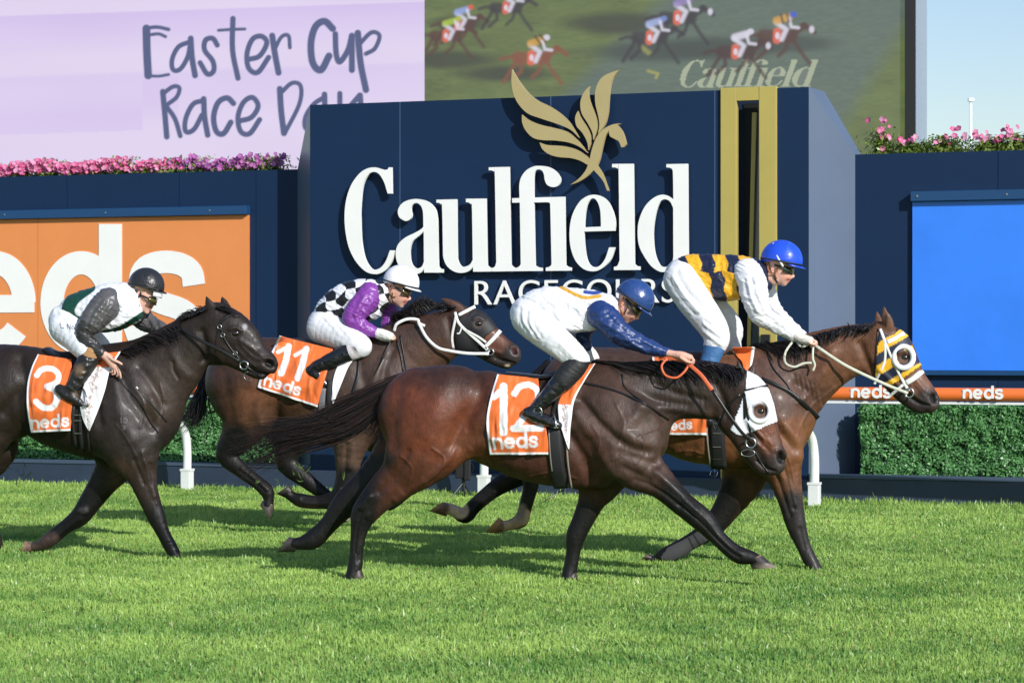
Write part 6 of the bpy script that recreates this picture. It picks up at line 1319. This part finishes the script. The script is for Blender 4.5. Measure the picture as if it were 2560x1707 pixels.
hm, c0, fw, up, Rm = helmet(J, P12, Hc, Ha, HR, lambda f, u, n: np.tile(np.array((.022, .058, .20)), (len(f), 1)), M_cap, 1.0, (.012, .014, .02))
goggles(J, P12, Hc, Ha, HR, 1.08, M_goggle)
chin_strap(J, P12, H, [(-.50, .28, .085), (-.42, .72, .085), (-.10, .95, .078), (.20, 1.14, .04)], M_tan, .006); chin_strap(J, P12, H, [(-.25, .30, .092), (-.02, .62, .084), (.08, .95, .07)], M_gframe, .004)
b = MB(P12); ring(b, P12, 1345, 1030, .32, 10, 2.5, 1.3); b.build('spur_ring', M_steel, J, smooth=True)
st12 = empty('stirrup', P12, P12.P(1372, 1050, .28), 'steel racing stirrup under the boot of the nearest rider', 'stirrup')
def stirrup(root, pl, x, y, dz, s=1.0, hang=None):
    b = MB(pl); P = [pl.P(x - 12 * s, y + 12 * s, dz - .05), pl.P(x - 10 * s, y - 6 * s, dz - .045), pl.P(x, y - 22 * s, dz - .01), pl.P(x + 6 * s, y - 22 * s, dz + .02), pl.P(x + 12 * s, y - 4 * s, dz + .05), pl.P(x + 14 * s, y + 14 * s, dz + .055)]
    sweep(b, catmull(P, 5), .006, .006, pl.n, 8); b.build('side_iron', M_steel, root, smooth=True)
    b = MB(pl); sweep(b, [P[0], P[-1]], .004, .022, (0, 0, 1), 6); b.build('tread', M_steel, root)
    if hang: b = MB(pl); sweep(b, [pl.P(*hang), pl.P(x + 3 * s, y - 20 * s, dz)], .0025, .012, pl.n, 6); b.build('leather', M_leather, root)
stirrup(st12, P12, 1378, 1056, .27, .9, (1402, 975, .27))

# ---- rider of horse 1
J = person('jockey in navy and gold hooped silks with a bright blue cap, standing in the stirrups', P1, (1705, 700)); Hc, Ha, HR = (1954, 650), 13, 49
B = Body(P1, VH); H, a_ = rider_head(B, Hc, Ha, HR, 1.0)
tor = [(1708, 690, 42, 0, 1.0), (1748, 680, 42, 0, .95), (1800, 688, 48, 0, .95), (1850, 692, 50, 0, 1.1), (1882, 685, 36, 0, 1.6)]
B.add([(x, y, r - 4, z, w) for x, y, r, z, w in tor], .03); B.add([(1885, 680, 25, 0, 1.1), (1912, 688, 20, 0, 1.1), (1932, 695, 20, 0, 1.1)], .02)
thn = [(1704, 700, 44, .08, .9), (1728, 740, 42, .12, .85), (1760, 785, 38, .16, .85), (1784, 820, 34, .19, .85), (1792, 845, 31, .20, .9)]
thf = [(1706, 702, 42, -.08, .9), (1758, 750, 36, -.13, .85), (1808, 795, 32, -.18, .85), (1826, 825, 30, -.2, .9), (1826, 850, 25, -.2, .9)]
shn = [(1792, 842, 32, .20, .9), (1786, 870, 25, .21, .85), (1777, 895, 22, .22, .85), (1755, 960, 19, .25, .85), (1735, 1010, 15, .26, .9), (1730, 1030, 13, .26, 1), (1765, 1050, 12, .26, 1.1), (1790, 1060, 9, .26, 1.2)]
shf = [(1828, 845, 27, -.20, .9), (1826, 880, 22, -.22, .85), (1800, 960, 19, -.25, .85), (1790, 1020, 14, -.26, .9), (1815, 1040, 11, -.26, 1.1)]
arn = [(1868, 680, 32, .13, .9), (1880, 705, 34, .17, .85), (1888, 745, 31, .20, .85), (1902, 785, 25, .20, .85), (1940, 810, 20, .17, .9), (1978, 832, 15, .15, .9), (1992, 840, 12, .15, .9)]
arf = [(1890, 690, 30, -.13, .9), (1912, 725, 26, -.17, .9), (1930, 770, 20, -.17, .9), (1965, 805, 15, -.10, .9), (2005, 838, 10, -.04, .9)]
for c in (thn, thf, shn, shf, arn, arf): B.add([(x, y, r * .8, z, w) for x, y, r, z, w in c], .02)
B.add([(1992, 842, 9, .15, .9), (2010, 850, 11, .15, 1.2), (2028, 853, 9, .15, 1.5)], .01); fingers(B, P1, (2030, 850), [(10, 4), (9, 13), (-3, 16)], r=3.2, dz0=.15, spread=.019)
B.add([(2012, 848, 4, .19, 1), (2026, 858, 3.6, .195, 1), (2036, 860, 3.2, .185, 1)], .005, 2); B.add([(2005, 838, 9, -.04, .9), (2028, 846, 9, -.04, 1.3)], .01); fingers(B, P1, (2028, 846), [(10, 4), (9, 13), (-3, 16)], r=3.2, dz0=-.04, spread=.019)
V, Q = B.mesh(); V = relax(V, Q, 1, .4); X, Y = project(V); link('body', V, Q, M_skin, J, cols=paint(X, Y, SKIN2, face_paint(H, HR, SKIN)))
GO = (.78, .40, .02); NV = (.012, .016, .045)
def c1(X, Y):
    t = X - .10 * (Y - 640); tt = t + 3 * np.sin(Y * .15); low = Y > 680 + .22 * (X - 1720) * 0 + 3 * np.sin(X * .1)
    s = np.where(low, tt - 20, tt)
    k = (s > 1716) & (s < 1750) | (s > 1784) & (s < 1816) | (s > 1848) & (s < 1880)
    C = np.where(k[:, None], np.array(GO), np.array(NV)); C[X > 1888] = NV
    return C
fo = FOLD([(1755, 650), (1765, 700), (1785, 730)], 5, 22, 0, 6, .005) + [([(1790, 690), (1830, 740)], 6, .006)]
garment('silk_shirt', J, P1, .0062, [[(1722, 678, 38, 0, 1.0)] + tor[1:4] + [(1882, 688, 38, 0, 1.5), (1900, 682, 24, 0, 1.2)], [(1770, 712, 26, .05, 1), (1812, 722, 28, .05, 1.2), (1850, 722, 24, .04, 1.5)], [(1895, 690, 20, 0, 1.3), (1915, 706, 16, 0, 1.2), (1905, 725, 12, .03, 1)]], M_silk, c1, .010, rel=fo)
fa = FOLD([(1860, 700), (1868, 740), (1885, 780)], 4, 9, -2, 4, .006) + FOLD([(1910, 790), (1960, 825)], 3, 4, -9, 4, .005)
garment('sleeve', J, P1, .006, [arn], M_silk, wht, .008, rel=fa); garment('sleeve', J, P1, .007, [arf], M_silk, wht, .006)
fb = FOLD([(1672, 700), (1700, 745), (1740, 790)], 5, 10, -8, 4, .006) + FOLD([(1760, 800), (1800, 830)], 5, 0, 10, 4, .005)
garment('breeches', J, P1, .0065, [[(1706, 690, 43, 0, 1.05), (1730, 686, 36, 0, 1.0)], thn + [(1788, 862, 27, .2, .9)], thf + [(1830, 868, 22, -.21, .9)]], M_breech, None, .006, rel=fb)
garment('sock', J, P1, .006, [shn[1:4]], satin('blue_sock', .6, .3, 30, False, (.04, .13, .30)), None, .006); garment('boot', J, P1, .007, [shn[3:]], M_boot, None, .006); garment('boot', J, P1, .007, [shf[1:]], M_boot, None, .006)
garment('glove', J, P1, .0045, [[(1985, 836, 13, .15, 1.0), (2005, 847, 13, .15, 1.3), (2024, 852, 11, .15, 1.7)]], satin('cream_glove', .7, .5, 60, False, (.62, .58, .52)), None, .002)
M_blue_cap = satin('blue_cap_cover', .3, .15, 24, True, None, .5)
hm, c0, fw, up, Rm = helmet(J, P1, Hc, Ha, HR, lambda f, u, n: np.where((np.abs(f - .25) < .03)[:, None], np.array((.03, .11, .62)), np.array((.018, .075, .62))), M_blue_cap, 1.0, (.01, .012, .02))
b = MB(P1); P = [c0 + Rm * 1.03 * (fw * math.sin(t) * (-.5) * 1 + up * math.cos(t) * .95 + P1.n * .86 * math.sin(t) * .86) for t in np.linspace(.35, 1.55, 12)]
P = [c0 + Rm * 1.05 * (fw * f + up * u + P1.n * n) for f, u, n in ((-.55, .72, .35), (-.42, .48, .62), (-.22, .2, .80), (0.02, -.08, .84), (.22, -.3, .80))]; sweep(b, catmull(P, 5), .002, .008, P1.n, 6); b.build('goggle_strap', M_wleather, J, smooth=True)
goggles(J, P1, Hc, Ha, HR, 1.0, mat('dark_green_lens', (.02, .035, .02), .08, 1.0))
chin_strap(J, P1, H, [(-.62, .25, .080), (-.60, .55, .082), (-.40, .80, .084), (-.15, .82, .080)], M_tan, .007); chin_strap(J, P1, H, [(-.12, .45, .090), (-.16, .78, .084), (-.02, 1.0, .07)], M_tan, .006); chin_strap(J, P1, H, [(-.20, .80, .084), (-.12, 1.0, .075), (.08, 1.18, .04)], M_gframe, .006)

# ---- rider of horse 11
J = person('jockey in black and white checks with purple sleeves and a white cap', P11, (815, 815)); Hc, Ha, HR = (1003, 706), 17, 43
B = Body(P11, VH); H, a_ = rider_head(B, Hc, Ha, HR, 1.14)
tor = [(812, 806, 38, 0, 1.0), (832, 778, 40, 0, .95), (868, 752, 43, 0, .95), (912, 746, 46, 0, 1.1), (942, 738, 34, 0, 1.6)]
B.add([(x, y, r - 4, z, w) for x, y, r, z, w in tor], .03); B.add([(942, 735, 22, 0, 1.1), (965, 735, 18, 0, 1.1), (982, 742, 17, 0, 1.1)], .02)
thn = [(810, 820, 42, .08, .9), (840, 832, 38, .15, .85), (875, 848, 33, .21, .85), (902, 866, 27, .24, .9)]
thf = [(812, 815, 40, -.08, .9), (850, 825, 36, -.15, .85), (890, 840, 30, -.2, .85), (920, 858, 24, -.22, .9)]
shn = [(903, 868, 25, .24, .9), (872, 880, 23, .26, .85), (838, 898, 21, .28, .85), (806, 912, 18, .29, .9), (790, 918, 15, .29, 1)]
ftn = [(776, 926, 13, .29, 1), (790, 936, 15, .29, 1), (806, 952, 12, .29, 1.1), (822, 968, 7, .29, 1.3)]
arn = [(925, 735, 28, .12, .9), (915, 752, 30, .16, .9), (890, 780, 26, .20, .9), (882, 800, 23, .21, .9), (905, 818, 18, .20, .9), (935, 830, 12, .18, .9)]
arf = [(950, 745, 26, -.12, .9), (972, 775, 22, -.17, .9), (975, 795, 18, -.17, .9), (968, 815, 13, -.12, .9), (980, 835, 9, -.04, .9)]
for c in (thn, thf, shn, arn, arf): B.add([(x, y, r * .8, z, w) for x, y, r, z, w in c], .02)
B.add([(x, y, r * .7, z, w) for x, y, r, z, w in ftn], .01); B.add([(920, 860, 18, -.22, .9), (880, 900, 15, -.26, .9), (850, 950, 10, -.28, 1)], .01)
B.add([(935, 830, 8, .18, .9), (955, 836, 12, .17, 1.2), (972, 842, 11, .165, 1.5)], .01); fingers(B, P11, (976, 838), [(9, 3), (10, 9), (0, 12)], r=3.0, dz0=.165, spread=.018); B.add([(960, 836, 4, .20, 1), (974, 846, 3.4, .205, 1), (984, 848, 3, .195, 1)], .005, 2)
B.add([(980, 835, 8, -.04, .9), (988, 842, 8, -.04, 1.3)], .01)
V, Q = B.mesh(); V = relax(V, Q, 1, .4); X, Y = project(V); link('body', V, Q, M_skin, J, cols=paint(X, Y, SKIN, face_paint(H, HR, SKIN)))
def c11(X, Y):
    a = math.radians(-28); u = (X - 790) * math.cos(a) + (Y - 770) * math.sin(a); v = -(X - 790) * math.sin(a) + (Y - 770) * math.cos(a)
    u = u + 2.5 * np.sin(v * .16) ; k = (np.floor((u + 3 * np.sin(v * .11)) / 28) + np.floor((v + 4 * np.sin(u * .09)) / 25)) % 2 == 0
    return np.where(k[:, None], np.array((.010, .010, .012)), np.array((.76, .76, .80)))
fo = FOLD([(830, 740), (850, 780), (850, 800)], 5, 20, -8, 5, .005)
garment('silk_shirt', J, P11, .006, [[(818, 792, 34, 0, 1.0)] + tor[1:4] + [(944, 738, 34, 0, 1.5), (958, 734, 22, 0, 1.2)], [(850, 778, 26, .05, 1), (900, 780, 24, .05, 1.3), (935, 775, 20, .04, 1.5)]], M_silk, c11, .010, rel=fo)
pur = lambda X, Y: np.tile(np.array((.20, .045, .29)), (len(X), 1))
garment('sleeve', J, P11, .006, [arn], M_silk, pur, .007, rel=FOLD([(900, 740), (880, 780), (885, 800)], 4, 10, 4, 5, .006)); garment('sleeve', J, P11, .007, [arf], M_silk, pur, .006)
garment('breeches', J, P11, .0065, [[(812, 812, 42, 0, 1.05), (826, 800, 36, 0, 1)], thn, thf], satin('grey_white_breeches', .5, .4, 12, False, (.70, .71, .73), .3), None, .006, rel=FOLD([(800, 790), (830, 820)], 4, 16, 8, 5, .004))
garment('boot', J, P11, .006, [shn[1:], ftn], M_boot, None, .004, rel=[([(800, 895), (815, 918)], 4, -.004), ([(785, 912), (800, 935)], 4, .004)])
garment('knee_patch', J, P11, .006, [[(898, 870, 23, .245, .9), (880, 877, 22, .255, .9)]], satin('grey_suede', .8, .4, 40, True, None, .2), lambda X, Y: paint(X, Y, (.55, .52, .52), [('b', 895, 868, 14, 12, (.10, .09, .09), .5)]), .009)
garment('boot', J, P11, .008, [[(915, 868, 20, -.22, .9), (880, 900, 18, -.26, .9), (845, 940, 14, -.28, 1), (860, 965, 9, -.28, 1.2)]], M_boot, None, .004)
garment('glove', J, P11, .0045, [[(942, 832, 12, .175, 1.0), (960, 838, 14, .17, 1.2), (974, 842, 12, .165, 1.6)]], satin('white_glove', .7, .5, 60, False, (.66, .65, .60)), None, .002)
M_wcap = satin('white_cap_cover', .4, .2, 30, True, None, .4)
hm, c0, fw, up, Rm = helmet(J, P11, Hc, Ha, HR, lambda f, u, n: np.tile(np.array((.78, .78, .82)), (len(f), 1)), M_wcap, 1.0, (.012, .012, .014))
b = MB(P11); P = [c0 + Rm * 1.05 * (fw * f + up * u + P11.n * n) for f, u, n in ((-.60, .62, .30), (-.55, .40, .52), (-.45, .18, .68), (-.28, -.05, .76), (-.08, -.25, .78))]; sweep(b, catmull(P, 5), .002, .007, P11.n, 6); b.build('goggle_strap', M_gframe, J, smooth=True)
goggles(J, P11, Hc, Ha, HR, 1.14, M_goggle)
chin_strap(J, P11, H, [(-.55, .30, .085), (-.48, .62, .085), (-.25, .80, .080), (-.05, .78, .078)], M_tan, .006); chin_strap(J, P11, H, [(-.30, .62, .086), (-.24, .95, .078), (-.02, 1.15, .045)], M_gframe, .005)
whip = empty('whip', P11, P11.P(950, 900, .17), 'thin black whip held down by the rider in purple sleeves', 'whip')
b = MB(P11); P = catmull(P11.P(np.array([978., 965, 945, 925, 910]), np.array([850., 880, 920, 955, 976]), np.array([.19, .24, .27, .28, .28])), 4); sweep(b, P, np.linspace(.006, .0025, len(P)), np.linspace(.006, .0025, len(P)), P11.n, 8); b.build('shaft', M_leather, whip, smooth=True)
st11 = empty('stirrup', P11, P11.P(822, 968, .28), 'steel racing stirrup under the boot of the purple-sleeved rider', 'stirrup'); stirrup(st11, P11, 826, 958, .27, .7, (836, 915, .28))

# ---- rider of horse 3
J = person('jockey in white silks with green sash, grey sleeves and a black cap', P3, (165, 810)); Hc, Ha, HR = (366, 713), 14, 43
B = Body(P3, VH); H, a_ = rider_head(B, Hc, Ha, HR, 1.32, 1.05)
tor = [(166, 806, 42, 0, 1.0), (192, 780, 42, 0, .95), (235, 772, 50, 0, .95), (285, 764, 54, 0, 1.05), (318, 748, 38, 0, 1.5)]
B.add([(x, y, r - 4, z, w) for x, y, r, z, w in tor], .03); B.add([(315, 745, 24, 0, 1.1), (335, 745, 20, 0, 1.1), (350, 752, 18, 0, 1.1)], .02)
thn = [(166, 818, 42, .08, .9), (190, 845, 34, .17, .85), (214, 872, 29, .23, .9), (228, 885, 24, .25, .9)]
thf = [(170, 815, 40, -.08, .9), (205, 838, 34, -.16, .85), (240, 860, 28, -.22, .85), (262, 880, 22, -.24, .9)]
shn = [(228, 888, 25, .25, .9), (212, 915, 24, .28, .85), (194, 948, 19, .30, .85), (180, 970, 16, .30, .95)]
ftn = [(150, 973, 12, .30, 1), (166, 984, 15, .30, 1), (186, 996, 13, .30, 1.1), (204, 1008, 9, .30, 1.2)]
arn = [(272, 758, 36, .14, .9), (258, 772, 35, .19, .85), (232, 800, 28, .23, .85), (212, 830, 20, .25, .9), (216, 850, 17, .26, .9), (238, 872, 14, .27, .9), (252, 882, 11, .28, .9)]
arf = [(325, 765, 30, -.14, .9), (355, 795, 25, -.18, .9), (378, 812, 20, -.17, .9), (402, 822, 15, -.10, .9), (425, 832, 9, -.05, .9)]
for c in (thn, thf, shn, arn, arf): B.add([(x, y, r * .8, z, w) for x, y, r, z, w in c], .02)
B.add([(x, y, r * .7, z, w) for x, y, r, z, w in ftn], .01)
B.add([(252, 882, 9, .28, .9), (268, 893, 11, .285, .7), (280, 905, 12, .285, .6), (286, 914, 10, .285, .6)], .01)
for i, (q0, q1, q2, q3) in enumerate([((292, 910), (299, 925), (301, 938), (302, 944)), ((287, 914), (294, 928), (296, 936), (292, 940)), ((282, 916), (287, 926), (287, 934), (281, 936)), ((277, 913), (281, 922), (281, 929), (276, 930))]):
    B.add([(*q0, 3.4, .29 - .006 * i, 1), (*q1, 3.2, .295 - .006 * i, 1), (*q2, 2.9, .292 - .006 * i, 1), (*q3, 2.6, .285 - .006 * i, 1)], .003, 2)
B.add([(270, 890, 4.2, .30, 1), (284, 900, 3.8, .315, 1), (296, 905, 3.3, .315, 1), (304, 910, 3.0, .305, 1)], .004, 2)
B.add([(425, 832, 9, -.05, .9), (445, 835, 9, -.05, 1.3)], .01); fingers(B, P3, (447, 834), [(8, 3), (8, 10), (-2, 12)], r=3.0, dz0=-.05, spread=.018)
V, Q = B.mesh(); V = relax(V, Q, 1, .4); X, Y = project(V); link('body', V, Q, M_skin, J, cols=paint(X, Y, SKIN2, face_paint(H, HR, SKIN)))
GR = (.008, .055, .035)
def c3(X, Y):
    return paint(X, Y, (.76, .77, .82), [('s', catmull([(222, 716), (185, 745), (170, 775), (180, 800), (210, 812)], 5), 34, GR, 3), ('s', catmull([(262, 832), (300, 822), (335, 800), (358, 785)], 5), 14, GR, 3), ('a', [(248, 826), (262, 834), (274, 836), (262, 828)], GR, 1.)])
fo = FOLD([(300, 730), (320, 770), (310, 800)], 4, -14, 2, 5, .006) + [([(260, 800), (300, 810), (340, 790)], 6, .006)]
garment('silk_shirt', J, P3, .006, [[(178, 792, 34, 0, 1.0)] + tor[1:4] + [(318, 752, 40, 0, 1.4), (332, 748, 26, 0, 1.2)], [(240, 800, 28, .05, 1), (285, 800, 26, .06, 1.2), (330, 782, 24, .05, 1.4)]], M_silk, c3, .010, rel=fo)
gre = lambda X, Y: paint(X, Y, (.085, .082, .085), [('s', [(200, 832), (215, 850), (260, 890)], 60, (.028, .026, .027), 26)])
garment('sleeve', J, P3, .006, [arn], M_silk, gre, .008, rel=FOLD([(255, 745), (225, 790), (215, 830)], 4, 9, 5, 4, .007) + FOLD([(205, 830), (235, 845)], 3, 8, 10, 4, .004)); garment('sleeve', J, P3, .007, [arf], M_silk, gre, .008, rel=FOLD([(360, 780), (375, 815)], 4, 12, 5, 4, .005))
nm = [('s', P, 1.8, (.03, .03, .05), 1.5) for P in ([(150, 808), (152, 820), (160, 820)], [(168, 822), (168, 810), (175, 823), (176, 811)], arc(182, 819, 3, 4, 0, 360, 8), [(188, 812), (188, 824)], [(192, 819), (197, 818), (195, 814), (192, 817), (192, 822), (197, 823)])]
garment('breeches', J, P3, .006, [[(166, 802, 42, 0, 1.05), (182, 790, 36, 0, 1)], thn, thf], satin('bluish_white_breeches', .5, .5, 12, True, None, .3), lambda X, Y: paint(X, Y, (.72, .73, .77), nm), .006, rel=FOLD([(140, 780), (160, 800), (170, 830)], 4, 12, 6, 4, .004))
garment('boot', J, P3, .006, [shn, ftn], satin('scuffed_boot', .4, .8, 26, True, None, .5), lambda X, Y: paint(X, Y, (.014, .013, .013), [('b', 198, 925, 12, 14, (.13, .085, .05), .6), ('b', 190, 985, 10, 8, (.08, .06, .04), .6)]), .005, rel=[([(185, 950), (200, 960)], 4, -.005), ([(170, 965), (188, 980)], 4, .005)])
garment('knee_patch', J, P3, .006, [[(230, 882, 24, .252, .9), (222, 896, 22, .265, .9)]], satin('tan_suede', .8, .3, 40, False, (.36, .20, .09), .2), None, .007)
garment('boot', J, P3, .008, [[(262, 882, 20, -.24, .9), (240, 930, 18, -.28, .9), (225, 970, 14, -.3, 1), (250, 995, 10, -.3, 1.2)]], M_boot, None, .004)
M_bcap = satin('black_leather_cap', .38, .4, 30, True, None, .5)
hm, c0, fw, up, Rm = helmet(J, P3, Hc, Ha, HR, lambda f, u, n: np.tile(np.array((.020, .020, .023)), (len(f), 1)), M_bcap, 1.0, (.01, .01, .01))
goggles(J, P3, (Hc[0] + 2, Hc[1] + 13), Ha, HR, 1.15, mat('smoky_yellow_lens', (.12, .10, .03), .08, 1.0, .5))
b = MB(P3); ring3(b, P3, Hc, math.radians(Ha), HR, 1.0, .10, .92, .38, .021, .102, .004, -64, 64, .03); b.build('visor_band', M_wcap if False else mat('white_visor', (.76, .76, .76), .5), hm, smooth=True)
chin_strap(J, P3, H, [(-.50, .30, .088), (-.42, .62, .088), (-.22, .90, .080), (.02, 1.12, .055)], M_gframe, .010); chin_strap(J, P3, H, [(-.20, .35, .092), (-.28, .62, .089)], M_gframe, .008)
whip = empty('whip', P3, P3.P(360, 980, .3), 'black whip pointing down from the hand of the black-capped rider', 'whip')
b = MB(P3); P = P3.P(np.array([282., 303, 340, 417]), np.array([893., 926, 966, 1055]), np.array([.30, .305, .31, .32])); sweep(b, P, [.006, .005, .004, .0065], [.006, .005, .004, .0085], P3.n, 8); b.build('shaft', M_leather, whip, smooth=True)
b = MB(P3); sweep(b, P3.P(np.array([341., 345]), np.array([967., 972]), np.array([.312, .312])), .005, .0055, P3.n, 8); b.build('collar', M_wleather, whip)
st3 = empty('stirrup', P3, P3.P(205, 1000, .3), 'large steel stirrup under the boot of the black-capped rider', 'stirrup'); stirrup(st3, P3, 204, 998, .30, 1.05, (210, 930, .28))
